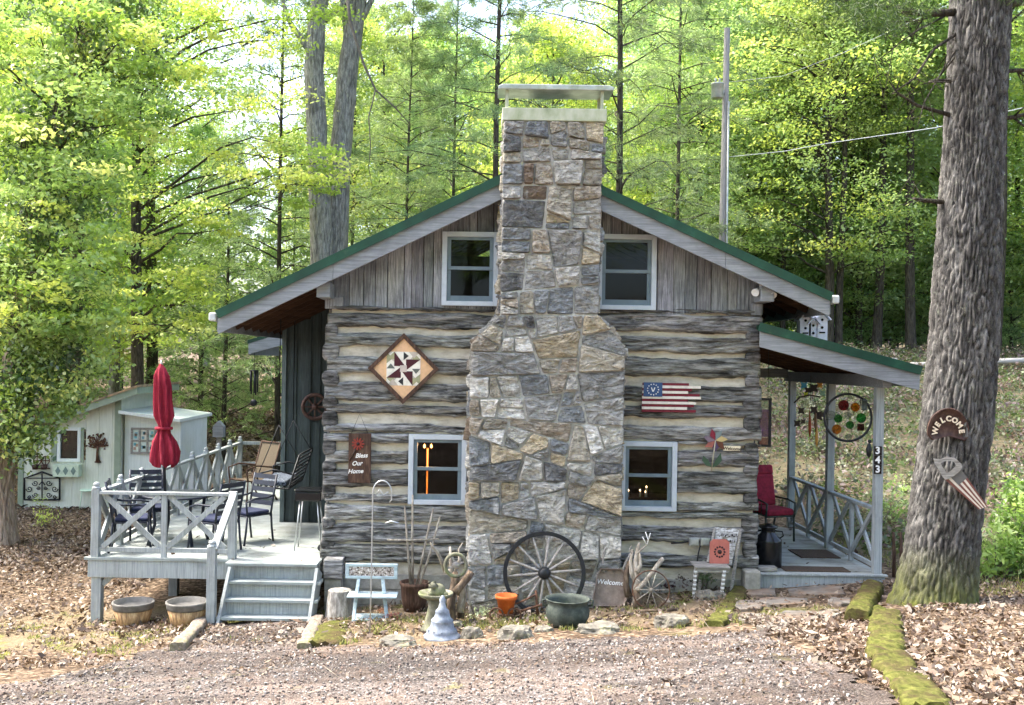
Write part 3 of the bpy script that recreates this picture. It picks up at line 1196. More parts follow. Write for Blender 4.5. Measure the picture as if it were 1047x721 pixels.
# ---- porch on the right
PZ = .40
PXF = P(899, 500, 14.0).x
PY1 = 18.15
pf = MB()
y = 13.97
while y < PY1:
    t = random.uniform(.8, 1.08)
    pf.box(WX1 + .03, PXF + .09, y, y + .134, PZ - .035, PZ, (t, t, t))
    y += .14
pf.build('porch_floor', M['deckfloor'], cabin, .003, 1)
pa_ = MB()
pa_.box(WX1 + .03, PXF + .07, 13.93, 13.97, PZ - .19, PZ - .012)
pa_.box(WX1 + .03, PXF + .10, 13.90, 13.97, PZ - .012, PZ + .014)
pa_.box(PXF + .03, PXF + .07, 13.97, PY1, PZ - .19, PZ - .04)
pa_.build('porch_fascia', M['rail'], cabin, .004)
pr0, pr1 = P(772, 329.5, 13.6), P(941, 375.5, 13.6)
psl = (pr1.z - pr0.z) / (pr1.x - pr0.x)
pz = lambda x: pr0.z + (x - pr0.x) * psl
prf = MB()
prf.prism([(pr1.x, pr1.z), (pr1.x, pr1.z - .06), (WX1 - .06, pz(WX1 - .06) - .06), (WX1 - .06, pz(WX1 - .06))], (0, 13.6, 0), (1, 0, 0), (0, 0, 1), -(PY1 + .4 - 13.6))
prf.bar((WX1 - .12, 13.588, pz(WX1 - .12) - .045), (pr1.x + .01, 13.588, pr1.z - .045), .022, .115)
y = 13.9
while y < PY1 + .3:
    prf.bar((WX1 + .04, y, pz(WX1 + .04) + .012), (pr1.x, y, pr1.z + .012), .03, .03)
    y += .4
prf.build('porch_roof', M['green'], cabin)
prk = MB()
prk.prism([(pr1.x, pr1.z - .09), (pr1.x, pr1.z - .31), (WX1 - .1, pz(WX1 - .1) - .31), (WX1 - .1, pz(WX1 - .1) - .08)], (0, 13.61, 0), (1, 0, 0), (0, 0, 1), -.04)
prk.box(pr1.x - .02, pr1.x + .01, 13.66, PY1 + .35, pr1.z - .27, pr1.z - .065)
prk.build('porch_rake_board', M['trim'], cabin, .004)
psf = MB()
for i in range(7):
    a = WX1 + .03 + (pr1.x - .03 - WX1) * i / 7
    b = WX1 + .03 + (pr1.x - .03 - WX1) * (i + 1) / 7
    t = random.uniform(.7, 1.1)
    psf.prism([(b, pz(b) - .064), (b, pz(b) - .09), (a, pz(a) - .09), (a, pz(a) - .064)], (0, 13.66, 0), (1, 0, 0), (0, 0, 1), -(PY1 + .3 - 13.66), (t, t, t))
y = 13.9
while y < PY1:
    psf.bar((WX1 + .03, y, pz(WX1 + .03) - .15), (pr1.x - .03, y, pr1.z - .15), .045, .11, col=(.8, .76, .7))
    y += .55
psf.build('porch_ceiling', M['soffit'], cabin)
pbm = MB()
ZB = 2.96
pbm.box(PXF - .06, PXF + .06, 13.78, PY1 + .1, ZB, ZB + .17)
pbm.box(WX1 + .04, PXF - .06, PY1 - .14, PY1 - .03, ZB + .06, ZB + .22)
pbm.build('porch_beam', M['trim'], cabin, .005)
PYS = [14.06, 15.98, 17.95]
for yy in PYS:
    m_ = MB()
    m_.box(PXF - .055, PXF + .055, yy - .055, yy + .055, PZ - .3 if yy < 14.5 else PZ + .001, ZB - .002)
    m_.build('porch_post', M['rail'], cabin, .006)


def lattice(mb, p, q, z, h, nx, t=.035, foot=.10, rail_t=.04, bw=.07):
    """railing bay with crossed braces from p to q; z = floor, h = top rail height"""
    p, q = Vector((p[0], p[1], z)), Vector((q[0], q[1], z))
    up = Vector((0, 0, 1))
    d = q - p
    nrm = d.normalized().cross(up)
    mb.bar(p + up * (h - rail_t / 2), q + up * (h - rail_t / 2), .09, rail_t)
    mb.bar(p + up * foot, q + up * foot, .04, .06)
    for i in range(nx):
        a, b = p + d * (i / nx), p + d * ((i + 1) / nx)
        if i:
            mb.bar(a + up * .0, a + up * (h - rail_t - .002), .07, .055, up=nrm)
        lo, hi = foot + .035, h - rail_t - .006
        e = d.normalized() * .05
        mb.bar(a + e + up * lo + nrm * .018, b - e + up * hi + nrm * .018, bw, t, up=nrm)
        mb.bar(a + e + up * hi - nrm * .018, b - e + up * lo - nrm * .018, bw, t, up=nrm)


for ya, yb in zip(PYS[:-1], PYS[1:]):
    m_ = MB()
    lattice(m_, (PXF, ya + .06), (PXF, yb - .06), PZ, .90, 2)
    m_.build('porch_railing', M['rail'], cabin, .004)

# ---------------------------------------------------------------- the deck
DZ = .515
DY0, DY1 = 13.8, 22.2
DX0 = P(97.5, 540, DY0).x
SX0, SX1 = P(233, 580, 13.6).x, P(331, 580, 13.6).x
SX1 = min(SX1, WX0 - .02)
deck = thing('wooden_deck', 'raised grey painted deck with crossed railings along the cabin', 'deck', (DX0, DY0, gz(DX0, DY0)))
dk = MB()
y = DY0
while y < DY1:
    t = random.uniform(.88, 1.06)
    xr = WX0 - .01 if y < 16.85 else xa - .03
    dk.box(DX0 - .1, xr, y, y + .137, DZ - .035, DZ, (t, t, t))
    y += .142
dk.box(SX0 - .02, SX1, DY0 - .28, DY0 - .005, DZ - .035, DZ, (1.05, 1.05, 1.05))
dk.box(DX0 - .13, SX0 - .03, DY0 - .05, DY0 - .005, DZ - .035, DZ + .003, (1.02, 1.02, 1.02))
dk.build('deck_floor', M['deck'], deck, .003, 1)
df = MB()
df.box(DX0 - .08, SX0 - .03, DY0 - .03, DY0 + .01, DZ - .27, DZ - .037)
df.box(DX0 - .1, DX0 - .06, DY0 + .01, DY1, DZ - .27, DZ - .037)
df.box(SX0 - .03, SX1, DY0 - .02, DY0 + .01, DZ - .27, DZ - .04)
df.build('deck_fascia', M['rail'], deck, .004)


def post(x, y, z0, z1, s=.052, ball=True, name='post'):
    m_ = MB()
    m_.box(x - s, x + s, y - s, y + s, z0, z1)
    if ball:
        m_.lathe([(.0, 0), (s * 1.15, 0), (s * 1.15, .02), (s * .7, .035), (s * .9, .06), (s * .6, .085), (.0, .095)], (x, y, z1), 12)
    return m_.build(name, M['rail'], deck, .004)


RH = .885
post(DX0, DY0 + .02, DZ, DZ + RH + .03)
post(SX0 - .0, DY0 + .02, DZ, DZ + RH + .02, ball=False)
m_ = MB()
lattice(m_, (DX0 + .05, DY0 + .02), (SX0 - .05, DY0 + .02), DZ, RH, 2)
m_.build('deck_railing', M['rail'], deck, .004)
ny = 9
for i in range(ny):
    ya = DY0 + .02 + (DY1 - .1 - DY0) * i / ny
    yb = DY0 + .02 + (DY1 - .1 - DY0) * (i + 1) / ny
    m_ = MB()
    lattice(m_, (DX0, ya + .045), (DX0, yb - .045), DZ, RH, 1, bw=.12)
    m_.build('deck_railing', M['rail'], deck, .004)
    post(DX0, yb, DZ, DZ + RH + .03, .045)
m_ = MB()
yb = DY1 - .08
for hh in (.42, .86):
    m_.bar((DX0 + .05, yb, DZ + hh), (xa - .4, yb, DZ + hh), .04, .07)
m_.build('deck_railing', M['rail'], deck, .004)
post(xa - .36, yb, DZ, DZ + .9)
for (x, y) in ((DX0 + .02, DY0 + .06), (DX0 + .6, DY0 + 1.6), (DX0 + 1.05, DY0 + 2.6), (DX0 + .02, DY0 + 4), (DX0 + .02, DY0 + 7.8), (SX1 - .15, DY0 + .1), (SX0 + .1, DY0 + .1)):
    g = gz(x, y)
    m_ = MB()
    m_.box(x - .065, x + .065, y - .065, y + .065, g - .15, DZ - .04)
    m_.build('deck_leg', M['rail'], deck, .004)
m_ = MB()
m_.bar((DX0 + .09, DY0 + .06, DZ - .38), (DX0 + .2, DY0 + .06, DZ - .27), .05, .07)
m_.build('knee_brace', M['rail'], deck)
# steps
tv = [595, 613.5, 632]
ty = [13.42, 13.30, 13.18]
tx = [(232, 326), (227, 323), (222, 319)]
tops = []
for v, y, (ua, ub) in zip(tv, ty, tx):
    z = P((ua + ub) / 2, v, y).z
    x0, x1 = P(ua, v, y).x, P(ub, v, y).x
    tops.append((z, y, x0, x1))
    m_ = MB()
    m_.box(x0 - .02, x1 + .02, y, y + .26, z - .04, z)
    m_.build('step', M['deck'], deck, .005)
pz_, py_ = DZ - .04, DY0 - .24
rs = MB()
for (z, y, x0, x1) in tops:
    rs.box(x0 + .06, x1 - .05, y + .19, y + .21, z + .002, pz_)
    pz_ = z - .04
rs.build('riser', M['rail'], deck)
for k in (0, 1):
    sg = MB()
    pts = [(tops[0][2 + k], DY0 - .2, DZ - .04), (tops[2][2 + k], tops[2][1] + .06, tops[2][0])]
    off = .03 if k == 0 else -.03
    sg.bar((pts[0][0] + off, pts[0][1], pts[0][2] - .06), (pts[1][0] + off, pts[1][1], pts[1][2] - .14), .04, .24)
    sg.build('stringer', M['rail'], deck)
nz = P(217, 557, 13.2)
post(nz.x, 13.2, gz(nz.x, 13.2) - .1, nz.z - .03, .055)
m_ = MB()
m_.bar((SX0 + .03, DY0 - .04, DZ + RH - .0), (nz.x + .03, 13.17, nz.z - .06), .10, .045)
m_.build('stair_rail', M['rail'], deck, .004)
m_ = MB()
m_.bar((nz.x + .03, 13.2, tops[1][0] + .12), (nz.x + .03, 13.2, tops[2][0] - .0), .03, .05, up=(0, 1, 0))
m_.build('stair_rail', M['rail'], deck)
# ---------------------------------------------------------------- ground
nrng = np.random.default_rng(5)


def axis(fine0, fine1, step, far0, far1, grow=1.16):
    a = list(np.arange(fine0, fine1, step))
    s = step
    x = a[-1]
    while x < far1:
        s *= grow
        x += s
        a.append(x)
    s = step
    x = a[0]
    while x > far0:
        s *= grow
        x -= s
        a.insert(0, x)
    return a


def in_poly(x, y, poly):
    c = False
    j = len(poly) - 1
    for i in range(len(poly)):
        xi, yi = poly[i]
        xj, yj = poly[j]
        if (yi > y) != (yj > y) and x < (xj - xi) * (y - yi) / (yj - yi) + xi:
            c = not c
        j = i
    return c


def gzn(x, y):
    return gz(x, y) + .03 * fnoise(x * .7, y * .7, 3.3) + .012 * fnoise(x * 3.1, y * 3.1, 8)


def ground_mat():
    t = NT('leafy_forest_floor')
    co = t.coords((1, 1, 1), True)
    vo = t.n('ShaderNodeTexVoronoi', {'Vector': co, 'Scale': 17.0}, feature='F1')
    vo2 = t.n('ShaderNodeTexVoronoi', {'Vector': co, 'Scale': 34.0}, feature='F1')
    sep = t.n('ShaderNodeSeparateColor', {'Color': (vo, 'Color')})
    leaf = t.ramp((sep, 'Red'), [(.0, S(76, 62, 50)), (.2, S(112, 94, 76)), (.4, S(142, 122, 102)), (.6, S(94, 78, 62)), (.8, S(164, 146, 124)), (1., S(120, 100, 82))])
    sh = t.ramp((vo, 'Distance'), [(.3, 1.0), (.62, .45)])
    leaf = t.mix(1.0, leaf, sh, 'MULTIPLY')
    n1 = t.noise(co, .55, 6, .6, .4)
    n2 = t.noise(co, 30, 5, .7)
    dirt = t.ramp(n2, [(.3, S(88, 76, 60)), (.55, S(124, 110, 88)), (.75, S(154, 141, 118))])
    moss = t.ramp(n2, [(.3, S(78, 82, 44)), (.5, S(108, 110, 62)), (.75, S(138, 136, 90))])
    msk = t.ramp(n1, [(.50, 0.), (.58, 1.)])
    n3 = t.noise(co, 1.3, 5, .6)
    msk2 = t.ramp(n3, [(.54, 0.), (.62, 1.)])
    at = t.n('ShaderNodeAttribute', attribute_name='Yard')
    sepY = t.n('ShaderNodeSeparateColor', {'Color': (at, 'Color')})
    yard = t.mix(msk2, dirt, moss)
    f = t.n('ShaderNodeMath', {0: (msk2, 'Color'), 1: (sepY, 'Green')}, operation='MULTIPLY')
    base = t.mix((sepY, 'Red'), leaf, yard)
    heath = t.ramp(t.noise(co, 5, 8, .7), [(.3, S(62, 68, 46)), (.5, S(98, 96, 74)), (.65, S(118, 100, 84)), (.8, S(134, 126, 98))])
    base = t.mix((sepY, 'Blue'), base, heath)
    h = t.mix(.5, (vo, 'Distance'), n2)
    return t.finish(base, .95, (h, 2), .8, .03, 0, .1)


xs = axis(-12, 10, .2, -130, 130)
ys = axis(5.5, 24, .2, -40, 220)
vs, yard = [], []
for y in ys:
    for x in xs:
        vs.append((x, y, gzn(x, y) if abs(x) < 40 and y < 60 else gz(x, y)))
        # mossy dirt yard round the cabin front, leaf litter elsewhere, heath on the bank
        d = fnoise(x * .8, y * .8, 1.7) * 1.3
        r = sstep(0, 1.2, y + d - 11.2) * (1 - sstep(14.2, 15.0, y + .3 * d)) * sstep(-8.5, -6.5, x + d) * (1 - sstep(3.6, 4.4, x + d * .4))
        b = sstep(5.2, 6.4, x + .2 * d) * sstep(14.5, 16.5, y + .3 * d) * .85
        if x > 6 and y > 34:
            b *= .35
        yard.append((r, .5, b, 1))
nx = len(xs)
fs = [(j * nx + i, j * nx + i + 1, (j + 1) * nx + i + 1, (j + 1) * nx + i) for j in range(len(ys) - 1) for i in range(nx - 1)]
me = bpy.data.meshes.new('ground')
me.from_pydata(vs, [], fs)
at = me.attributes.new('Yard', 'FLOAT_COLOR', 'POINT')
at.data.foreach_set('color', np.array(yard, dtype=np.float32).ravel())
me.polygons.foreach_set('use_smooth', [True] * len(fs))
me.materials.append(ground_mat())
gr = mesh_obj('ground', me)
gr['kind'] = 'structure'

# gravel drive -----------------------------------------------------
dpx = [(-40, 712), (40, 700), (110, 683), (170, 664), (200, 652), (222, 636), (322, 636), (316, 660), (380, 664), (430, 662), (520, 657), (600, 655), (690, 652),
       (760, 645), (800, 655), (850, 690), (880, 725)]
dpoly = [(G(u, v).x, G(u, v).y) for u, v in dpx]
dpoly = [(-14, dpoly[0][1] - .3)] + dpoly + [(dpoly[-1][0] + .2, 3), (dpoly[-1][0], -6), (-14, -6)]


def gravel_mat():
    t = NT('pinkish_gravel')
    co = t.coords((1, 1, 1), True)
    vo = t.n('ShaderNodeTexVoronoi', {'Vector': co, 'Scale': 48.0}, feature='F1')
    sep = t.n('ShaderNodeSeparateColor', {'Color': (vo, 'Color')})
    c = t.ramp((sep, 'Red'), [(0., S(82, 76, 72)), (.3, S(106, 99, 94)), (.55, S(126, 118, 113)), (.8, S(96, 88, 82)), (1., S(158, 152, 146))])
    sh = t.ramp((vo, 'Distance'), [(.3, 1.0), (.7, .55)])
    c = t.mix(1.0, c, sh, 'MULTIPLY')
    n1 = t.noise(co, .9, 6, .65, .5)
    pk = t.ramp(n1, [(.42, 0.), (.68, .55)])
    c = t.mix(pk, c, S(124, 106, 92))
    n2 = t.noise(co, 2.3, 6, .7, .5)
    ms = t.ramp(n2, [(.60, 0.), (.68, .65)])
    c = t.mix(ms, c, S(112, 107, 70))
    tr = t.ramp(t.noise(t.coords((.22, 1.3, 1), True), 1.1, 5, .6, .6), [(.42, .55), (.58, 1.12)])
    c = t.mix(1.0, c, tr, 'MULTIPLY')
    return t.finish(c, .95, (vo, 'Distance'), .9, .02, 0, .15)


def sheet(name, poly, step, mat, rag=.12, lift=.012, bounds=None):
    x0, x1 = min(p[0] for p in poly), max(p[0] for p in poly)
    y0, y1 = min(p[1] for p in poly), max(p[1] for p in poly)
    if bounds:
        x0, x1, y0, y1 = max(x0, bounds[0]), min(x1, bounds[1]), max(y0, bounds[2]), min(y1, bounds[3])
    nx, ny = int((x1 - x0) / step) + 1, int((y1 - y0) / step) + 1
    vs = [(x0 + i * step, y0 + j * step, gzn(x0 + i * step, y0 + j * step) + lift) for j in range(ny + 1) for i in range(nx + 1)]
    fs = []
    for j in range(ny):
        for i in range(nx):
            x, y = x0 + (i + .5) * step, y0 + (j + .5) * step
            a = fnoise(x * 2.2, y * 2.2, 5.5) * rag
            b = fnoise(x * 2.2, y * 2.2, 15.5) * rag
            if in_poly(x + a, y + b, poly):
                fs.append((j * (nx + 1) + i, j * (nx + 1) + i + 1, (j + 1) * (nx + 1) + i + 1, (j + 1) * (nx + 1) + i))
    me = bpy.data.meshes.new(name)
    used = sorted(set(k for f in fs for k in f))
    mp = {k: i for i, k in enumerate(used)}
    me.from_pydata([vs[k] for k in used], [], [tuple(mp[k] for k in f) for f in fs])
    me.polygons.foreach_set('use_smooth', [True] * len(fs))
    me.materials.append(mat)
    o = mesh_obj(name, me)
    o['kind'] = 'structure'
    return o


sheet('driveway', dpoly, .07, gravel_mat(), .35, .014, (-11, 9, 2.5, 14))

# flagstone path to the porch
pm = MB()
for k, (u, v, w, h) in enumerate([(770, 607, 50, 9), (835, 606, 60, 9), (800, 618, 58, 9), (765, 622, 30, 10), (858, 617, 26, 8), (815, 632, 44, 9), (790, 643, 34, 9), (848, 630, 24, 8), (770, 634, 30, 8)]):
    pts = []
    for i in range(9):
        a = -2 * math.pi * i / 9
        sq = 1 / max(abs(math.cos(a)), abs(math.sin(a))) ** .7
        q = G(u + w / 2 * sq * math.cos(a) * random.uniform(.85, 1.05), v + h / 2 * sq * math.sin(a) * random.uniform(.85, 1.05))
        pts.append((q.x, q.y))
    cz = sum(gzn(*q) for q in pts) / 9
    t = random.uniform(.85, 1.1)
    n = len(pts)
    cx_, cy_ = sum(q[0] for q in pts) / n, sum(q[1] for q in pts) / n
    vs = [(x, y, gzn(x, y) - .05) for x, y in pts] + [(x, y, gzn(x, y) + .035) for x, y in pts] + \
         [(cx_ + (x - cx_) * .93, cy_ + (y - cy_) * .93, gzn(x, y) + .042) for x, y in pts]
    fs = []
    for r in range(2):
        for i in range(n):
            j = (i + 1) % n
            fs.append((r * n + i, r * n + j, (r + 1) * n + j, (r + 1) * n + i)[::-1])
    fs.append(tuple(range(2 * n, 3 * n))[::-1])
    pm.add(vs, fs, (t, t, t * .98))
pth = pm.build('path', mk('flagstone', [(.3, S(84, 80, 75)), (.5, S(112, 107, 100)), (.7, S(140, 134, 126))], 5, rough=.9, bstr=.5, attr=True,
                          dirt=(S(134, 108, 84), 2.4, .48, .64, .7)))
pth['kind'] = 'structure'


# ---- loose things lying on the ground (nobody could count them)
def leaf_scatter(n, fn, size, pal, seed, lift=.02, tilt=.75, asp=.5):
    rg = np.random.default_rng(seed)
    C = []
    while len(C) < n:
        p = fn(rg)
        if p is not None:
            C.append((p[0], p[1], (p[2] if len(p) > 2 else gzn(p[0], p[1]) + rg.random() * .025) + lift))
    C = np.array(C)
    N = rg.normal(0, tilt, (n, 3))
    N[:, 2] = 1
    N /= np.linalg.norm(N, axis=1)[:, None]
    D = rg.normal(0, 1, (n, 3))
    D -= N * (D * N).sum(1)[:, None]
    D /= np.linalg.norm(D, axis=1)[:, None]
    W = np.cross(N, D)
    s = size * np.exp(rg.normal(0, .38, n))[:, None]
    cur = rg.uniform(-.35, .6, n)[:, None] * s
    V = np.stack([C - D * s, C + W * s * asp + N * cur * .5, C + D * s + N * cur, C - W * s * asp + N * cur * .5], 1)
    pal = np.array(pal)
    cols = pal[rg.integers(0, len(pal), n)] * rg.uniform(.7, 1.25, (n, 1))
    return V, cols


DRY = [S(124, 108, 90), S(98, 83, 68), S(146, 131, 112), S(82, 68, 56), S(114, 96, 80), S(164, 151, 132), S(70, 58, 48), S(90, 76, 62)]


def outside_house(x, y):
    if DX0 - .05 < x < PXF + .1 and y > 13.95:
        return not (x < WX0 or y > 14)
    return True


def f_left(rg):
    x, y = rg.uniform(-14, -2), rg.uniform(10.5, 27)
    d = fnoise(x * .6, y * .6, 4.2)
    if in_poly(x, y, dpoly) or not outside_house(x, y) or x > -5 and y > 13.7:
        return None
    if 10.9 < y < 13.2 and x > -8 and d < .15:
        return None
    return (x, y) if rg.random() < .35 + .65 * sstep(-.3, .25, d) else None


def f_right(rg):
    x, y = 3.0 + 11 * rg.random() ** 1.5, rg.uniform(5.5, 13.9)
    if in_poly(x + .5 * fnoise(x, y, 2.), y, dpoly):
        return None
    if y > 11.6 and x < 5.2 and rg.random() < .95:
        return None
    return x, y


def f_drive(rg):
    x, y = rg.uniform(-8, 5), rg.uniform(6.5, 12.6)
    d = fnoise(x * .9, y * .9, 6.1)
    return (x, y) if in_poly(x, y, dpoly) and rg.random() < .05 + .4 * sstep(.1, .45, d) + .5 * sstep(1.8, 3.2, x) + .35 * sstep(-4, -6.5, x) else None


def f_front(rg):
    x, y = rg.uniform(-5.5, 5.6), rg.uniform(11.4, 13.95)
    if x > 3.6 and rg.random() < .8:
        return None
    return (x, y) if rg.random() < .4 + .6 * sstep(.1, .4, fnoise(x, y, 9)) else None


def f_back(rg):
    x, y = rg.uniform(-20, -1), rg.uniform(23, 48)
    return x, y


def f_bank(rg):
    x, y = rg.uniform(6, 18), rg.uniform(14, 38)
    return x, y


def f_deck(rg):
    if rg.random() < .75:
        x, y = rg.uniform(DX0, WX0), 13.6 + 8 * rg.random() ** 1.3
        if y < 13.85 and x < SX0: return None
        return x, y, DZ - .012
    return rg.uniform(WX1, PXF), rg.uniform(13.95, 18), PZ - .012


def f_twig(rg):
    x, y = rg.uniform(-10, 9), rg.uniform(6.8, 13.8)
    if outside_house(x, y) and (rg.random() < .5 or not in_poly(x, y, dpoly)):
        return x, y
    return None


TW = [S(84, 72, 60), S(122, 108, 92), S(60, 50, 42), S(150, 138, 120)]
packs = [leaf_scatter(150, f_deck, .026, DRY, 7, .02, .4), leaf_scatter(900, f_twig, .10, TW, 8, .012, .12, .035), leaf_scatter(2600, f_twig, .045, TW, 9, .012, .2, .05), leaf_scatter(46000, f_left, .030, DRY, 1), leaf_scatter(38000, f_right, .025, DRY, 2), leaf_scatter(4200, f_drive, .019, DRY, 3),
         leaf_scatter(6000, f_front, .026, DRY, 4), leaf_scatter(30000, f_back, .06, DRY, 5)]
V = np.concatenate([p[0] for p in packs])
c = np.concatenate([p[1] for p in packs])
o = mesh_obj('fallen_leaves', quads_mesh('fallen_leaves', V, c, M['deadleaf']))
tag(o, 'dry brown leaves littering the ground round the cabin', 'leaves', kind='stuff')

# loose gravel stones
rg = np.random.default_rng(11)
PV, PC = [], []
GP = np.array([S(112, 104, 99), S(134, 126, 120), S(92, 86, 81), S(166, 160, 153), S(118, 102, 93)])
while len(PV) < 6 * 16000:
    x = rg.uniform(-8, 5.2)
    y = 6.6 + 6.4 * rg.random() ** 1.3
    if not in_poly(x, y, dpoly):
        continue
    s = .005 + .013 * rg.random() ** 2.2
    cz = gzn(x, y) + .014 + s * .3
    a = rg.uniform(0, math.pi)
    ca, sa = math.cos(a) * s, math.sin(a) * s
    k = rg.uniform(.6, 1.0, 6)
    top = np.array([(x + ca * k[0], y + sa * k[0], cz + s * .7), (x - sa * k[1], y + ca * k[1], cz + s * .7), (x - ca * k[2], y - sa * k[2], cz + s * .6), (x + sa * k[3], y - ca * k[3], cz + s * .75)])
    bot = top.copy()
    bot[:, :2] = (top[:, :2] - (x, y)) * 1.25 + (x, y)
    bot[:, 2] = cz - s * .6
    col = GP[rg.integers(0, 5)] * rg.uniform(.75, 1.2)
    PV.append(top); PC.append(col)
    for i in range(4):
        j = (i + 1) % 4
        PV.append(np.array([bot[i], bot[j], top[j], top[i]])); PC.append(col)
    PV.append(bot[::-1]); PC.append(col)
o = mesh_obj('gravel', quads_mesh('gravel', np.array(PV), np.array(PC), mk('gravel_stone', [(.3, (.8, .8, .8)), (.7, (1.1, 1.1, 1.1))], 60, attr=True, rough=.9)))
tag(o, 'loose grey and pink gravel stones on the drive', 'gravel', kind='stuff')


def blades(n, fn, h, pal, seed, w=.006, lean=.4):
    rg = np.random.default_rng(seed)
    V, C = [], []
    pal = np.array(pal)
    while len(V) < n:
        p = fn(rg)
        if p is None:
            continue
        x, y = p
        z = gzn(x, y)
        for k in range(rg.integers(4, 9)):
            a = rg.uniform(0, 2 * math.pi)
            L = h * rg.uniform(.5, 1.4)
            dx, dy = rg.normal(0, lean, 2) * L
            bx, by = x + rg.normal(0, .025), y + rg.normal(0, .025)
            wx, wy = math.cos(a) * w, math.sin(a) * w
            V.append([(bx - wx, by - wy, z), (bx + wx, by + wy, z), (bx + dx + wx * .2, by + dy, z + L), (bx + dx - wx * .2, by + dy, z + L * .97)])
            C.append(pal[rg.integers(0, len(pal))] * rg.uniform(.7, 1.3))
    return np.array(V), np.array(C)


GRS = [S(120, 130, 60), S(146, 150, 84), S(98, 112, 52), S(164, 160, 104)]


def g_front(rg):
    x, y = rg.uniform(-7.5, 4.2), rg.uniform(11.2, 13.8)
    d = fnoise(x * 1.6, y * 1.6, 2.2)
    if in_poly(x, y, dpoly) and rg.random() > .04:
        return None
    return (x, y) if rg.random() < sstep(-.02, .35, d) else None


def g_far(rg):
    x, y = rg.uniform(5.9, 9), rg.uniform(12.5, 17)
    return x, y


p1 = blades(9000, g_front, .045, GRS, 21)
p2 = blades(2600, g_far, .09, GRS, 22)
o = mesh_obj('grass', quads_mesh('grass', np.concatenate([p1[0], p2[0]]), np.concatenate([p1[1], p2[1]]), M['leaf']))
tag(o, 'thin short grass on the mossy yard before the cabin', 'grass', kind='stuff')

# low heathy ground cover on the bank behind the porch
rg = np.random.default_rng(31)
HV, HC = [], []
HP = np.array([S(98, 108, 80), S(116, 118, 98), S(80, 94, 58), S(132, 114, 110), S(106, 88, 84), S(132, 138, 108), S(90, 112, 60)])
K = 4200
cen = []
while len(cen) < K:
    x, y = rg.uniform(3.2, 24), rg.uniform(15, 37)
    if x < PXF + .5 and y < PY1 + .7:
        continue
    if fnoise(x * .45, y * .45, 7.7) < -.12 and rg.random() < .8:
        continue
    cen.append((x, y, gz(x, y)))
cen = np.array(cen)
n_per = 34
pp = np.repeat(cen, n_per, 0) + rg.normal(0, 1, (K * n_per, 3)) * (.24, .24, .12) + (0, 0, .15)
N = rg.normal(0, 1, pp.shape); N[:, 2] = np.abs(N[:, 2]) + .3
N /= np.linalg.norm(N, axis=1)[:, None]
D = rg.normal(0, 1, pp.shape)
D -= N * (D * N).sum(1)[:, None]
D /= np.linalg.norm(D, axis=1)[:, None]
W = np.cross(N, D)
s = rg.uniform(.03, .075, len(pp))[:, None]
HV = np.stack([pp - D * s, pp + W * s * .5, pp + D * s, pp - W * s * .5], 1)
ci = np.repeat(rg.integers(0, len(HP), K), n_per)
HC = HP[ci] * rg.uniform(.6, 1.25, (len(pp), 1))
o = mesh_obj('undergrowth', quads_mesh('undergrowth', HV, HC, M['leaf']))
tag(o, 'low grey green ground cover on the bank behind the porch', 'ground cover', kind='stuff')
# ---------------------------------------------------------------- trees
YEL = [S(202, 214, 112), S(184, 204, 98), S(160, 188, 88), S(214, 222, 136), S(146, 174, 82)]
MID = [S(144, 172, 96), S(162, 188, 110), S(126, 156, 84), S(176, 200, 126), S(150, 176, 112)]
DRK = [S(66, 98, 50), S(84, 116, 58), S(58, 88, 48), S(100, 130, 66)]
PAL_ = [S(160, 186, 124), S(138, 168, 108), S(176, 198, 138), S(118, 150, 96)]
PIN = [S(116, 142, 98), S(136, 160, 112), S(98, 124, 86), S(152, 174, 124), S(164, 184, 132)]


def leaf_quads(rg, C, up, size, asp=.55, droop=.25):
    n = len(C)
    N = rg.normal(0, 1, (n, 3))
    N[:, 2] += up
    N /= np.linalg.norm(N, axis=1)[:, None]
    D = rg.normal(0, 1, (n, 3))
    D -= N * (D * N).sum(1)[:, None]
    D /= np.linalg.norm(D, axis=1)[:, None]
    W = np.cross(N, D)
    s = (size * rg.uniform(.6, 1.35, n))[:, None]
    tip = np.zeros((n, 3)); tip[:, 2] = -droop
    return np.stack([C - D * s, C + W * s * asp + tip * s * .2, C + D * s + tip * s, C - W * s * asp + tip * s * .2], 1)


def clumps(rg, cen, rad, per, size, pal, flat=.35, up=1.6, asp=.55):
    K = len(cen)
    i = np.repeat(np.arange(K), per)
    pts = rg.normal(0, .55, (K * per, 3))
    C = cen[i] + pts * rad[i][:, None] * np.array([1, 1, flat])
    V = leaf_quads(rg, C, up, size, asp)
    pal = np.array(pal)
    base = pal[rg.integers(0, len(pal), K)][i]
    col = base * rg.uniform(.86, 1.14, (K * per, 1))
    return V, col


def trunk_mb(mb, H, r0, r1, rg, lean=(0, 0), wob=.12, n=12, flare=1.35, z0=-.3, jit=.03):
    pts, rs = [], []
    m = max(8, int(H / .6))
    ph = rg.uniform(0, 6, 2)
    for i in range(m + 1):
        t = i / m
        z = z0 + (H - z0) * t
        pts.append((lean[0] * t * H + wob * math.sin(z * .35 + ph[0]) * t ** .5, lean[1] * t * H + wob * math.sin(z * .4 + ph[1]) * t ** .5, z))
        r = r0 + (r1 - r0) * t
        r *= 1 + (flare - 1) * math.exp(-max(0, z) / .35)
        rs.append(r)
    mb.tube(pts, rs, n, jit=jit)
    return pts


def at_h(pts, z):
    for a, b in zip(pts[:-1], pts[1:]):
        if b[2] >= z:
            t = (z - a[2]) / (b[2] - a[2])
            return Vector((a[0] + (b[0] - a[0]) * t, a[1] + (b[1] - a[1]) * t, z))
    return Vector(pts[-1])


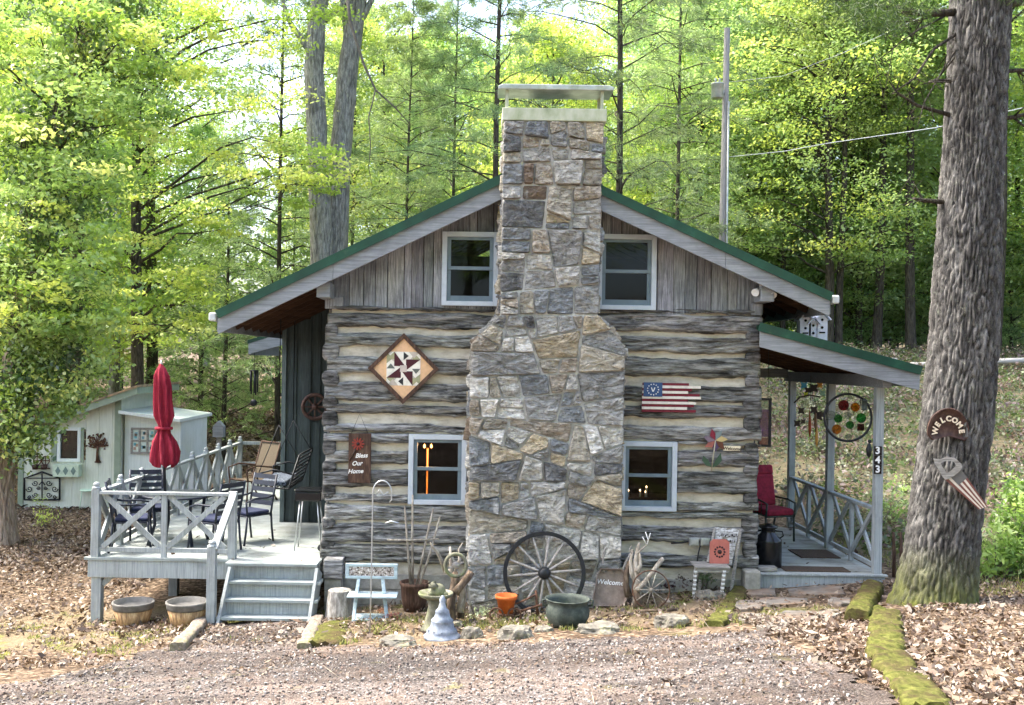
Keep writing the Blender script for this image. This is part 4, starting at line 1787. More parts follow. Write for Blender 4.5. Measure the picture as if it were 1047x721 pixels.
def limb(mb, p, q, r, rg, sag=.1, n=5):
    p, q = Vector(p), Vector(q)
    L = (q - p).length
    pts = []
    for i in range(5):
        t = i / 4
        v = p.lerp(q, t)
        v.z += sag * L * math.sin(math.pi * t)
        v += Vector(rg.normal(0, .03 * L * (t * (1 - t) * 4), 3))
        pts.append(v)
    mb.tube(pts, [r * (1 - .8 * t / 4) for t in range(5)], n, cap=False)


def broadleaf(seed, H, R, base, ncl, per, size, pal, r0, crad=.75, flat=.3, top=.9, lean=(0, 0), shape=1.0):
    """trunk and crown meshes (local to the foot of the tree)"""
    rg = np.random.default_rng(seed)
    tm = MB()
    pts = trunk_mb(tm, H * top, r0, r0 * .25, rg, lean)
    cen, rad = [], []
    while len(cen) < ncl:
        t = rg.random()
        z = base + (H - base) * t
        env = R * (math.sin(math.pi * min(1, .12 + .88 * t) ** .8) ** .6) * shape
        a = rg.uniform(0, 2 * math.pi)
        rr = env * rg.uniform(.15, 1) ** .6
        # boughs: leave gaps
        if fnoise(math.cos(a) * 1.6 + seed, math.sin(a) * 1.6, z * .55) < -.06:
            continue
        c = at_h(pts, min(z, H * top)) + Vector((math.cos(a) * rr, math.sin(a) * rr, 0))
        cen.append((c.x, c.y, z))
        rad.append(crad * rg.uniform(.55, 1.35))
    cen, rad = np.array(cen), np.array(rad)
    for k in range(0, ncl, max(1, ncl // 46)):
        c = Vector(cen[k])
        z = max(base * .7, c.z - .35 * math.hypot(c.x, c.y))
        limb(tm, at_h(pts, min(z, H * top - .2)), c, .02 + r0 * .16, rg)
    V, col = clumps(rg, cen, rad, per, size, pal, flat)
    return tm, V, col


def conifer(seed, H, R, base, nb, tuft, size, pal, r0, droop=.12, w=.014, needles=7, dead=10, bare=.0):
    rg = np.random.default_rng(seed)
    tm = MB()
    pts = trunk_mb(tm, H, r0, r0 * .15, rg, (0, 0), .06)
    TC, TD = [], []
    for b in range(nb):
        t = (b + rg.random()) / nb
        z = base + (H - base) * t ** .9
        L = R * (1 - t) ** .65 * rg.uniform(.55, 1.1) + .3
        a = b * 2.4 + rg.normal(0, .4)
        p = at_h(pts, min(z, H - .1))
        d = Vector((math.cos(a), math.sin(a), 0))
        rise = rg.uniform(-.05, .3)
        q = p + d * L + Vector((0, 0, L * (rise - droop)))
        limb(tm, p, q, .008 + .006 * L, rg, droop, 5)
        s = Vector((-d.y, d.x, 0))
        for k in range(tuft):
            u = rg.uniform(.22, 1.05)
            lat = rg.uniform(-1, 1) * .34 * L * (1.15 - u) ** .7
            c = p.lerp(q, u) + s * lat + Vector((0, 0, droop * L * math.sin(math.pi * min(u, 1)) + rg.normal(0, .05)))
            TC.append(c)
            dd = d * .8 + s * (.9 if lat > 0 else -.9) * min(1, abs(lat) * 2) + Vector((0, 0, rg.normal(0, .25)))
            TD.append(dd.normalized())
    for b in range(dead):
        z = rg.uniform(.15, 1) * base
        a = rg.uniform(0, 6.28)
        L = rg.uniform(.4, 1.6)
        p = at_h(pts, z)
        limb(tm, p, p + Vector((math.cos(a) * L, math.sin(a) * L, rg.uniform(-.3, .1) * L)), .016, rg, .0, 4)
    TC, TD = np.array(TC), np.array(TD)
    n = len(TC)
    i = np.repeat(np.arange(n), needles)
    D = TD[i] * .75 + rg.normal(0, .55, (n * needles, 3))
    D /= np.linalg.norm(D, axis=1)[:, None]
    C = TC[i] + rg.normal(0, .035, D.shape)
    W = np.cross(D, rg.normal(0, 1, D.shape))
    W /= np.linalg.norm(W, axis=1)[:, None]
    L = (size * rg.uniform(.6, 1.3, len(D)))[:, None]
    V = np.stack([C - W * w * .5, C + W * w * .5, C + D * L + W * w * .3, C + D * L - W * w * .3], 1)
    pal = np.array(pal)
    col = pal[rg.integers(0, len(pal), n)][i] * rg.uniform(.75, 1.25, (len(D), 1))
    return tm, V, col


PROTO = {}


def proto(key, fn, leafm, barkm, *a, **k):
    tm, V, col = fn(*a, **k)
    tr = tm.build('trunk', barkm)
    me_t = tr.data
    bpy.data.objects.remove(tr)
    PROTO[key] = (me_t, quads_mesh('crown', V, col, leafm))


L_, D_, B_ = M['leaf'], M['darkbark'], M['bark']
proto('maple_a', broadleaf, L_, D_, 1, 15, 4.2, 2.5, 330, 84, .072, YEL, .17, 1.0, .26)
proto('maple_b', broadleaf, L_, D_, 2, 17, 4.6, 3.5, 360, 84, .074, MID + YEL[:2], .2, 1.05, .28)
proto('maple_c', broadleaf, L_, B_, 3, 19, 4.4, 4.5, 360, 84, .078, MID, .24, 1.1, .3)
proto('soft_a', broadleaf, L_, D_, 12, 15, 4.2, 1.6, 350, 84, .07, PAL_ + MID[3:], .15, 1.0, .28)
proto('soft_b', broadleaf, L_, B_, 13, 17, 4.4, 3.2, 350, 84, .072, PAL_ + MID[:2], .19, 1.0, .28)
proto('slim_a', broadleaf, L_, D_, 4, 14, 2.6, 2.0, 260, 80, .070, YEL + MID, .09, .85, .24)
proto('slim_b', broadleaf, L_, D_, 5, 20, 3.2, 9, 230, 80, .074, MID, .16, 1.0, .3)
proto('understory', broadleaf, L_, D_, 6, 6.5, 2.8, .7, 210, 80, .060, YEL[:3] + MID[:2], .05, .75, .22)
proto('understory_b', broadleaf, L_, D_, 7, 5.0, 2.4, .4, 190, 76, .055, PAL_, .045, .7, .25)
proto('pine_a', conifer, M['needle'], D_, 8, 20, 3.6, 3.5, 84, 46, .21, PIN, .125, .10, .017, 7)
proto('pine_b', conifer, M['needle'], D_, 9, 16, 3.2, 1.8, 80, 44, .20, PIN, .085, .14, .016, 7)
proto('hemlock', conifer, M['needle'], D_, 10, 11, 2.7, .9, 90, 46, .13, PAL_, .10, .2, .02, 6, 6)
proto('tall_trunk', broadleaf, L_, D_, 11, 24, 3.6, 11, 230, 84, .08, MID, .20, 1.1, .3, .9, (.025, .0))


def tree(key, u, Y, name, label, group='trees of the wood', s=1.0, rz=None, X=None, cat='tree', zoff=0):
    x = ray(u, 368)[0] * Y if X is None else X
    z = gz(x, Y) + zoff
    o = thing(name, label, cat, (x, Y, z), group)
    o.rotation_euler.z = random.uniform(0, 6.28) if rz is None else rz
    o.scale = (s, s, s * random.uniform(.94, 1.06))
    a, b = PROTO[key]
    for nm, me in (('trunk', a), ('crown', b)):
        c = mesh_obj(nm, me, o)
    return o


# --- single trees one can point to
tree('pine_a', 505, 27, 'pine_tree', 'thin straight pine rising just beside the chimney cap, on its deck side', s=.95)
tree('pine_a', 629, 30, 'pine_tree', 'taller grey pine trunk with dark dead boughs just porch side of the chimney cap', s=1.1)
tree('pine_b', 462, 33, 'pine_tree', 'slender pine above the deck side roof slope between twin trunks and chimney')
tree('pine_b', 415, 32, 'pine_tree', 'slender dark pine close beside the twin grey trunks', s=.95)
tree('pine_b', 284, 29, 'pine_tree', 'dark pine trunk above the low deck side eave', s=1.05)
tree('hemlock', 230, 30, 'hemlock_tree', 'pale feathery hemlock behind the red umbrella and far deck railing', s=.85)
tree('hemlock', 205, 36, 'hemlock_tree', 'feathery hemlock beyond the roof of the green shed', s=1.0)
tree('hemlock', 300, 37, 'hemlock_tree', 'feathery hemlock seen past the corner of the dark board wall', s=.9)
tree('pine_b', 690, 34, 'pine_tree', 'soft pine between the chimney and the transformer pole', s=1.05)
tree('pine_a', 800, 40, 'pine_tree', 'soft pine just porch side of the transformer pole', s=.9)
for u_, Y_, k_ in ((385, 46, 'soft_a'), (440, 52, 'maple_b'), (480, 46, 'soft_a'), (560, 48, 'maple_a'), (660, 50, 'maple_b'), (690, 46, 'soft_b'), (775, 44, 'maple_a'), (880, 52, 'maple_b'), (350, 52, 'maple_b'), (1000, 46, 'maple_a')):
    nm = 'pine_tree' if k_[0] == 'p' else 'leafy_tree'
    tree(k_, u_, Y_, nm, 'soft needled pine standing deep in the wood behind the cabin' if k_[0] == 'p' else 'bright leafy tree standing deep in the sunlit wood behind the cabin', nm.replace('_', ' ') + 's deep in the wood', s=1.15)
tree('tall_trunk', 1016, 35, 'hardwood_tree', 'pale grey trunk half hidden behind the big pine above the rail fence', s=1.0)
tree('tall_trunk', 932, 37, 'hardwood_tree', 'stout dark trunk over the porch roof end nearest the big pine', s=.95)
tree('tall_trunk', 895, 38, 'hardwood_tree', 'leaning dark trunk over the middle of the porch roof', s=.9)
tree('tall_trunk', 872, 42, 'hardwood_tree', 'dark trunk rising beyond the white birdhouses', s=.95)
tree('slim_b', 858, 37, 'hardwood_tree', 'narrow dark trunk beside the main roof gutter on the porch side', s=.9)
tree('slim_b', 912, 46, 'hardwood_tree', 'thin trunk deep behind the porch roof end', s=.9)
tree('slim_b', 1036, 44, 'hardwood_tree', 'thin dark trunk at the picture edge above the rail fence', s=.9)
# --- the rest of the wood: rows that get denser with depth
rr = random.Random(99)
rows = [
    (24, [-130, -175], ['slim_a', 'maple_a']),
    (31, [-90, 30], ['maple_a', 'slim_a']),
    (38, [-60, 60, 150, 345, 560, 860, 1090], ['maple_a', 'maple_b', 'slim_a']),
    (45, [-80, 20, 110, 330, 440, 570, 690, 800, 940, 1090], ['maple_b', 'slim_a', 'maple_a', 'pine_b', 'maple_c']),
    (54, [-80, 20, 120, 450, 540, 650, 740, 900, 1060], ['maple_c', 'slim_b', 'pine_a', 'maple_a', 'slim_b']),
    (41, [705, 765, 815, 880, 955], ['soft_a', 'soft_b', 'soft_a']),
    (49, [690, 760, 850, 985], ['soft_b', 'soft_a']),
    (68, [-100, 0, 100, 320, 410, 500, 590, 690, 800, 930, 1050], ['maple_c', 'slim_b', 'maple_a', 'slim_b']),
    (84, list(range(-110, 1160, 110)), ['maple_c', 'maple_b', 'maple_a']),
]
KIND = {'maple': ('leafy_tree', 'bright leafy tree standing deep in the sunlit wood behind the cabin'),
        'soft': ('leafy_tree', 'pale green leafy tree of the wood beyond the porch side roof'),
        'slim': ('young_tree', 'slim young leafy tree in the wood behind the cabin'),
        'under': ('understory_tree', 'low spreading bright understory tree behind the cabin'),
        'pine': ('pine_tree', 'soft needled pine standing deep in the wood behind the cabin'),
        'tall': ('leafy_tree', 'bright leafy tree standing deep in the sunlit wood behind the cabin')}
for Yr, us, keys in rows:
    for i, u in enumerate(us):
        k = keys[(i * 7 + int(Yr)) % len(keys)]
        Y = Yr + rr.uniform(-2.2, 2.2)
        uu = u + rr.uniform(-14, 14)
        kk = k.split('_')[0]
        if k.startswith('understory'): kk = 'under'
        nm, lb = KIND[kk]
        tree(k, uu, Y, nm, lb, ('pale ' if kk == 'soft' else '') + nm.replace('_', ' ') + 's deep in the wood', s=rr.uniform(.85, 1.2))
# low growth closing the view at eye height, on the far rise
for i in range(26):
    Y = rr.uniform(42, 64)
    u = rr.uniform(-60, 1110)
    tree(rr.choice(['understory', 'understory_b', 'understory']), u, Y, 'understory_tree', KIND['under'][1], 'understory trees deep in the wood', s=rr.uniform(.8, 1.4))
for i, (u_, Y_) in enumerate(((838, 41), (866, 45), (890, 42), (918, 47), (948, 43), (1010, 44), (1035, 41), (760, 44), (715, 46), (900, 52), (975, 50))):
    tree('understory_b', u_, Y_, 'understory_tree', 'low pale leafy growth along the crest of the bank beyond the porch', 'pale growth along the crest of the bank', s=.85 + .07 * (i % 4))
# --- twin grey trunks behind the roof
rg = np.random.default_rng(40)


def limb_path(mb, px, Y, r0, r1, n=9, dy=0.0):
    pts = [P(u, v, Y + dy * i) for i, (u, v) in enumerate(px)]
    mb.tube(pts, [r0 + (r1 - r0) * i / (len(pts) - 1) for i in range(len(pts))], n, jit=.04)


def twin(px, Y, r0, r1, label, limbs, seed, crown_px):
    b = P(px[0][0], px[0][1], Y)
    foot = Vector((b.x, Y, gz(b.x, Y)))
    o = thing('hardwood_tree', label, 'tree', foot, 'trees of the wood')
    mb = MB()
    pts = [foot + Vector((0, 0, -.3)), foot + Vector((0, 0, 1.0))] + [P(u, v, Y) for u, v in px]
    # interpolate
    fine = []
    for p, q in zip(pts[:-1], pts[1:]):
        for i in range(6):
            fine.append(p.lerp(q, i / 6) + Vector((fnoise(p.z + i, seed, 0) * .02, 0, 0)))
    fine.append(pts[-1])
    mb.tube(fine, [r0 + (r1 - r0) * i / (len(fine) - 1) for i in range(len(fine))], 18, jit=.035)
    for lp, ra, rb in limbs:
        limb_path(mb, lp, Y, ra, rb)
    mb.build('trunk', M['bark'], o)
    cen = np.array([tuple(P(u, v, Y + rg.uniform(-2, 2)) - foot) for u, v in crown_px])
    V, col = clumps(rg, cen, np.full(len(cen), 1.1), 90, .075, MID + YEL[:2], .3)
    c = mesh_obj('crown', quads_mesh('crown', V, col, M['leaf']), o)
    return o


cp1 = [(rg.uniform(140, 420), rg.uniform(-330, -20)) for _ in range(150)]
cp2 = [(rg.uniform(240, 560), rg.uniform(-330, -30)) for _ in range(150)]
twin([(329, 262), (325, 160), (321, 70), (324, 20), (334, -40), (338, -140)], 27, .34, .19, 'lighter of the twin grey trunks above the deck side roof, forking high up',
     [([(322, 60), (308, 40), (296, 22), (285, -10)], .10, .05), ([(323, 30), (350, 5), (380, -20)], .08, .04)], 1, cp1)
twin([(343, 262), (348, 160), (356, 70), (363, 20), (372, -40), (390, -140)], 27.6, .36, .2, 'darker of the twin grey trunks, leaning towards the chimney',
     [([(362, 30), (373, 14), (384, -8)], .12, .06), ([(356, 40), (352, 10), (348, -20)], .12, .06)], 2, cp2)
# the long bare hanging bough
hb = MB()
limb_path(hb, [(352, -30), (358, 22), (372, 66), (384, 92), (404, 110), (420, 128)], 24, .05, .012, 6)
limb_path(hb, [(384, 92), (377, 120), (379, 150), (377, 172), (380, 188)], 24, .018, .006, 5)
limb_path(hb, [(404, 110), (418, 100), (440, 98)], 24, .012, .005, 5)
q = P(352, -30, 24)
hb.tube([q, q + Vector((.1, 1.5, .6)), P(363, -40, 27.5)], [.05, .07, .09], 6)
single(hb, 'dead_bough', M['twigs'], 'long bare grey bough hanging down above the cabin roof', 'branch', q)

# --- bright boughs that hang in from a maple on the deck side
def bough_tree(name, label, u, Y, H, r0, pal, spots, per, size, crad, flat, seed, bark, leafm=None, group='trees of the wood', lean=(0, 0)):
    rg = np.random.default_rng(seed)
    x = ray(u, 368)[0] * Y
    foot = Vector((x, Y, gz(x, Y)))
    o = thing(name, label, 'tree', foot, group)
    mb = MB()
    pts = trunk_mb(mb, H, r0, r0 * .3, rg, lean, .15, 16)
    cen, rad = [], []
    for (uu, vv, yy, sp, k) in spots:
        for i in range(k):
            c = P(uu + rg.normal(0, sp), vv + rg.normal(0, sp * .55), yy + rg.normal(0, .6)) - foot
            cen.append(tuple(c))
            rad.append(crad * rg.uniform(.5, 1.3))
        c = P(uu, vv, yy) - foot
        z = max(1.5, min(H - .3, c.z - .25 * math.hypot(c.x, c.y)))
        p = at_h(pts, z)
        limb(mb, p, c, .02 + r0 * .14, rg, .08)
        for i in range(3):
            e = Vector(cen[-1 - i * 2 % len(cen)]) if k > 3 else c
            limb(mb, Vector(p).lerp(c, .6), e, .012, rg, .05, 4)
    mb.build('trunk', bark, o, local=True)
    cen, rad = np.array(cen), np.array(rad)
    V, col = clumps(rg, cen, rad, per, size, pal, flat)
    mesh_obj('crown', quads_mesh('crown', V, col, leafm or M['leaf']), o)
    return o


sp = []
for (u, v) in [(150, 40), (205, 70), (255, 110), (300, 150), (335, 165), (200, 150), (245, 175), (285, 195), (325, 190), (180, 215), (225, 235), (150, 190), (190, 280), (215, 300),
               (140, 130), (110, 60), (120, 250), (150, 290), (180, 330), (240, 20), (285, 40), (190, 10), (320, 20), (130, 330)]:
    sp.append((u, v, 25.0, 17, 6))
bough_tree('maple_tree', 'bright yellow green maple hanging its boughs over the deck side roof', 140, 26.6, 16, .18, YEL, sp, 110, .058, .6, .22, 71, M['darkbark'])
sp = []
for (u, v) in [(20, 20), (60, 60), (100, 20), (30, 110), (80, 130), (120, 100), (20, 190), (60, 210), (100, 190), (140, 30), (-20, 60), (-20, 150), (130, 160), (170, 90)]:
    sp.append((u, v, 26.5, 20, 7))
bough_tree('shade_tree', 'deep green leafy tree rising behind the shed at the picture edge', 75, 27.5, 17, .2, MID + DRK[:2], sp, 100, .062, .75, .25, 72, M['darkbark'])

# --- the ivy clad tree before the shed
g = G(6, 556)
o = thing('ivy_clad_tree', 'old tree wrapped in ivy at the edge of the leafy yard by the shed', 'tree', g)
mb = MB()
rg = np.random.default_rng(50)
path = [(-3, 556), (-2, 500), (5, 440), (13, 400), (20, 330), (35, 230), (60, 120), (92, 20), (115, -70)]
pts = [P(u, v, g.y) for u, v in path]
pts[0] = g + Vector((-.05, 0, -.2))
fine = []
for p, q in zip(pts[:-1], pts[1:]):
    for i in range(7):
        fine.append(p.lerp(q, i / 7))
fine.append(pts[-1])
mb.tube(fine, [(.27 - .15 * i / len(fine)) * (1 + .30 * math.exp(-i / 3)) for i in range(len(fine))], 22, jit=.07)
for k in range(5):          # ivy stems gripping the bark
    a = rg.uniform(math.pi, 2 * math.pi)
    mb.tube([fine[i] + Vector((math.cos(a + i * .12 * (-1) ** k) * (.28 - .15 * i / len(fine)), math.sin(a + i * .12 * (-1) ** k) * (.28 - .15 * i / len(fine)), 0)) for i in range(1, 26)], .035, 6, jit=.1)
for (u, v) in ((60, 300), (75, 150), (100, 60), (-20, 250), (65, 430), (90, 360)):
    i = min(range(len(fine)), key=lambda i: abs(fine[i].z - P(u, v, g.y).z + .5))
    limb(mb, fine[i], P(u, v, g.y - .4), .05, rg)
mb.build('trunk', mk('shaggy_bark', [(.3, S(112, 94, 78)), (.5, S(152, 134, 114)), (.72, S(196, 180, 160))], 4, (6, 6, .9), .95, .9, .05), o)
cen, rad = [], []
for i in range(330):
    t = rg.random() ** .85
    v = 470 - t * 540
    w = 9 + 42 * math.sin(min(1, t * 1.7) * math.pi * .5)
    k = 0
    while k < len(path) - 2 and path[k + 1][1] > v: k += 1
    f = (v - path[k][1]) / (path[k + 1][1] - path[k][1])
    u = path[k][0] + (path[k + 1][0] - path[k][0]) * f + rg.normal(0, 1) * w * .75
    if v > 400: u = 8 + rg.normal(0, 1) * 11
    cen.append(tuple(P(u, v, g.y - .28 + rg.normal(0, .3)) - g)); rad.append(rg.uniform(.25, .5))
for (u, v, n) in ((58, 405, 6), (40, 430, 4), (72, 390, 6), (70, 350, 10), (92, 375, 4), (60, 300, 10), (40, 380, 8), (100, 330, 6), (30, 440, 4)):
    for i in range(n):
        cen.append(tuple(P(u + rg.normal(0, 11), v + rg.normal(0, 9), g.y - .4 + rg.normal(0, .3)) - g)); rad.append(rg.uniform(.22, .4))
V, col = clumps(rg, np.array(cen), np.array(rad), 85, .05, DRK + MID + YEL[2:4], .8, .5, .62)
mesh_obj('ivy', quads_mesh('ivy', V, col, M['ivy']), o)
cen, rad = [], []
lm = MB()
for (u, v, yy) in ((30, 30, -1.6), (80, 10, -1.2), (130, 45, -1.0), (60, 90, -1.8), (110, 110, -1.3), (10, 130, -1.7), (75, 170, -1.6), (125, 185, -.9), (25, 210, -1.8), (90, 240, -1.3), (45, 275, -1.7), (140, 120, -.6), (-10, 60, -1.4), (105, 300, -.9), (15, 320, -1.5), (70, 330, -1.2), (160, 70, -.4), (-15, 260, -1.5)):
    e = P(u, v, g.y + yy)
    i = min(range(len(fine)), key=lambda i: abs(fine[i].z - e.z + .7))
    limb(lm, fine[i], e, .028, rg, .1)
    for k in range(8):
        c_ = P(u + rg.normal(0, 22), v + rg.normal(0, 11), g.y + yy + rg.normal(0, .35))
        cen.append(tuple(c_ - g)); rad.append(rg.uniform(.25, .62))
        limb(lm, fine[i].lerp(e, .55), c_, .008, rg, .05, 4)
lm.build('bough', M['darkbark'], o)
V, col = clumps(rg, np.array(cen), np.array(rad), 78, .058, MID + YEL[2:] + YEL[:1], .26)
mesh_obj('crown', quads_mesh('crown', V, col, M['leaf']), o)

# --- the big pine on the right
g = G(955, 617)
BP = g
pine = thing('big_pine_tree', 'big rough barked pine trunk beside the porch, with signs hung on it', 'tree', g)
edge = [(640, 911, 1000), (620, 911, 998), (600, 918, 998), (570, 924, 999), (500, 934, 1005), (430, 943, 1014), (360, 950, 1019), (300, 954, 1021), (200, 962, 1023), (100, 968, 1028), (0, 973, 1032), (-120, 978, 1034), (-400, 990, 1036)]
rows_ = []
NA = 200
NZ = 520
vs, fs = [], []
zt, zb_ = P(1000, -400, g.y).z, g.z - .25
E = [(P(a, v, g.y).lerp(P(b, v, g.y), .5), (P(b, v, g.y) - P(a, v, g.y)).length / 2) for v, a, b in edge]
for j in range(NZ + 1):
    z = zb_ + (zt - zb_) * j / NZ
    k = 0
    while k < len(E) - 2 and E[k + 1][0].z < z:
        k += 1
    t = min(1.2, max(-.6, (z - E[k][0].z) / (E[k + 1][0].z - E[k][0].z)))
    c = E[k][0].lerp(E[k + 1][0], t)
    r = E[k][1] + (E[k + 1][1] - E[k][1]) * t
    c.y = g.y + .0
    for i in range(NA):
        a = 2 * math.pi * i / NA
        x_, y_ = math.cos(a), math.sin(a)
        q = Vector((x_ * 9.5, y_ * 9.5, z * 3.4))
        q += Vector((fnoise(x_ * 3, y_ * 3, z * 1.5), fnoise(x_ * 3 + 9, y_ * 3, z * 1.5), fnoise(x_ * 3, y_ * 3 + 9, z))) * 1.0
        d = mn.voronoi(q)[0]
        ridge = min(1.0, (d[1] - d[0]) * 2.4)
        flare = 1 + .05 * max(0, 1 - (z - g.z) / .7) * (.5 + .8 * math.sin(a * 5 + 1))
        rr_ = (r * .955 * flare) - .032 + .044 * ridge ** .6 + .010 * fnoise(x_ * 16, y_ * 16, z * 9)
        vs.append((c.x + x_ * rr_, c.y + y_ * rr_, z))
for j in range(NZ):
    for i in range(NA):
        l = (i + 1) % NA
        fs.append((j * NA + i, j * NA + l, (j + 1) * NA + l, (j + 1) * NA + i))
tb = MB()
tb.add(vs, fs, None, True)


def pine_bark():
    t = NT('pine_bark')
    co = t.coords((1, 1, .35))
    n1 = t.noise(co, 7, 10, .72, .5)
    n2 = t.noise(t.coords((1, 1, .6)), 26, 8, .75)
    c = t.ramp(n1, [(.3, S(52, 50, 48)), (.48, S(82, 80, 77)), (.6, S(112, 110, 106)), (.76, S(156, 155, 150))])
    m = t.ramp(n2, [(.33, .35), (.5, .9), (.7, 1.3)])
    c = t.mix(.9, c, m, 'MULTIPLY')
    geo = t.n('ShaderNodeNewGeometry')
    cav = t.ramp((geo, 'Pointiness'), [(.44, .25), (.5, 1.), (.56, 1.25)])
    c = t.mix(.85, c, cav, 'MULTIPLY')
    li = t.ramp(t.noise(t.coords((1, 1, .7)), 16, 7, .8), [(.58, 0.), (.68, .55)])
    c = t.mix(li, c, S(156, 162, 142))
    sx = t.n('ShaderNodeSeparateXYZ', {'Vector': (t.n('ShaderNodeTexCoord'), 'Object')})
    hz_ = t.n('ShaderNodeMapRange', {'Value': (sx, 'Z'), 'From Min': .05, 'From Max': .75, 'To Min': 1., 'To Max': 0.})
    mm = t.n('ShaderNodeMath', {0: hz_, 1: (t.ramp(n1, [(.35, .1), (.6, 1.)]), 'Color')}, operation='MULTIPLY')
    c = t.mix((mm, 0), c, S(104, 108, 52))
    return t.finish(c, .95, n2, .7, .02, 0, .1)


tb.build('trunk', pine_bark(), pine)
db = MB()
rg = np.random.default_rng(60)
for lp, ra, rb, dy in [([(968, 12), (945, 14), (915, 10), (880, 4), (850, -2)], .05, .02, -.12), ([(975, 22), (955, 50), (935, 80), (912, 96)], .022, .006, -.2),
                       ([(960, 120), (938, 108), (916, 94)], .03, .010, -.15), ([(953, 207), (944, 205), (934, 203)], .03, .018, -.05),
                       ([(1030, 6), (1040, 3), (1060, 2)], .05, .04, .1), ([(1024, 124), (1036, 120), (1052, 116)], .03, .02, 0),
                       ([(1022, 76), (1040, 72), (1056, 72)], .03, .02, 0), ([(970, 30), (965, 70), (945, 105), (938, 130)], .014, .004, -.2),
                       ([(966, 5), (940, 30), (925, 40), (900, 60)], .016, .004, -.15), ([(966, 8), (935, 22), (905, 22)], .014, .004, -.1), ([(966, 84), (957, 82), (950, 84)], .025, .015, -.1)]:
    pts = [P(u, v, g.y + dy * i) for i, (u, v) in enumerate(lp)]
    pts[0] = pts[0] + Vector((.25 if lp[0][0] < 1000 else -.25, 0, 0))
    db.tube(pts, [ra + (rb - ra) * i / (len(pts) - 1) for i in range(len(pts))], 8, jit=.06)
    for k in range(3):
        i = rg.integers(1, len(pts))
        db.tube([pts[i], pts[i] + Vector(rg.normal(0, .18, 3)), pts[i] + Vector(rg.normal(0, .3, 3))], [rb * .7 + .003, .005, .002], 5)
db.build('dead_limbs', M['darkbark'], pine)
# needle boughs high on the pine that dip into the frame
TC, TD = [], []
for (u, v, y) in [(880, 0, 11.6), (900, -12, 11.4), (930, 2, 11.5), (850, -4, 11.2), (865, 8, 11.6), (915, 16, 11.4), (1040, -6, 11.8), (890, 14, 11.2), (945, -10, 11.7), (905, 28, 11.5)]:
    for k in range(26):
        TC.append(P(u + rg.normal(0, 17), v + rg.normal(0, 6), y + rg.normal(0, .3)) - g)
TC = np.array([tuple(c) for c in TC])
n = len(TC)
i = np.repeat(np.arange(n), 22)
D = rg.normal(0, 1, (len(i), 3)); D[:, 2] -= .3
D /= np.linalg.norm(D, axis=1)[:, None]
W = np.cross(D, rg.normal(0, 1, D.shape)); W /= np.linalg.norm(W, axis=1)[:, None]
C = TC[i]
L = .10 * rg.uniform(.6, 1.3, (len(i), 1))
V = np.stack([C - W * .0025, C + W * .0025, C + D * L + W * .0015, C + D * L - W * .0015], 1)
col = np.array(DRK)[rg.integers(0, 4, len(i))] * rg.uniform(.6, 1.1, (len(i), 1))
mesh_obj('crown', quads_mesh('crown', V, col, M['needle']), pine)

# --- rhododendron beside the big pine
def bush(name, label, spots, per, size, pal, seed, loc, crad=.22, flat=.7, stems=True, group=None, up=1.0, asp=.4, cat='shrub'):
    rg = np.random.default_rng(seed)
    o = thing(name, label, cat, loc, group)
    cen, rad = [], []
    sm = MB()
    for (u, v, y, k, spd) in spots:
        for i in range(k):
            c = P(u + rg.normal(0, spd), v + rg.normal(0, spd), y + rg.normal(0, .25)) - Vector(loc)
            cen.append(tuple(c)); rad.append(crad * rg.uniform(.6, 1.3))
            if stems and i % 2 == 0:
                limb(sm, Vector((c.x * .4, c.y * .4, -.05)), c, .012, rg, .05, 5)
    if stems:
        sm.build('stem', M['twigs'], o, local=True)
    V, col = clumps(rg, np.array(cen), np.array(rad), per, size, pal, flat, up, asp)
    mesh_obj('foliage', quads_mesh('foliage', V, col, M['leaf']), o)
    return o


q = G(1035, 598)
bush('rhododendron_bush', 'glossy bright green bush at the foot of the big pine', [(1035, 585, q.y + .5, 12, 14), (1025, 555, q.y + .7, 12, 14), (1042, 530, q.y + .9, 10, 14), (1050, 500, q.y + 1.1, 8, 12), (1015, 580, q.y + .6, 6, 9), (1060, 560, q.y + .4, 10, 14)],
     70, .05, [S(120, 158, 74), S(146, 184, 96), S(98, 136, 62), S(170, 200, 120)], 80, (q.x, q.y + .5, gz(q.x, q.y + .5)))
q = G(912, 590)
bush('wild_shrub', 'thin wild shrub between the last porch post and the big pine', [(915, 560, q.y + 2.2, 5, 10), (908, 520, q.y + 2.5, 5, 10), (920, 500, q.y + 3, 5, 10)], 40, .045,
     MID, 81, (q.x, q.y + 2.2, gz(q.x, q.y + 2.2)), .22)
q = G(50, 540)
bush('sapling', 'thin yellow green sapling in the sunlit leaves before the shed', [(46, 520, q.y, 4, 6), (40, 530, q.y, 3, 6)], 30, .035, YEL, 82, (q.x, q.y, gz(q.x, q.y)), .2, cat='sapling')
for i, (x, y, k) in enumerate([(22, 36, 'maple_b'), (27, 41, 'soft_b'), (25, 30, 'soft_a'), (32, 35, 'maple_c'), (-22, 24, 'maple_b'), (-27, 31, 'soft_a'), (-19, 31, 'maple_a'), (-31, 22, 'maple_c')]):
    tree(k, 0, y, 'leafy_tree', 'pale leafy tree at the outer edge of the wood, out past the yard', 'leafy trees at the outer edge of the wood', X=x, s=1.0)
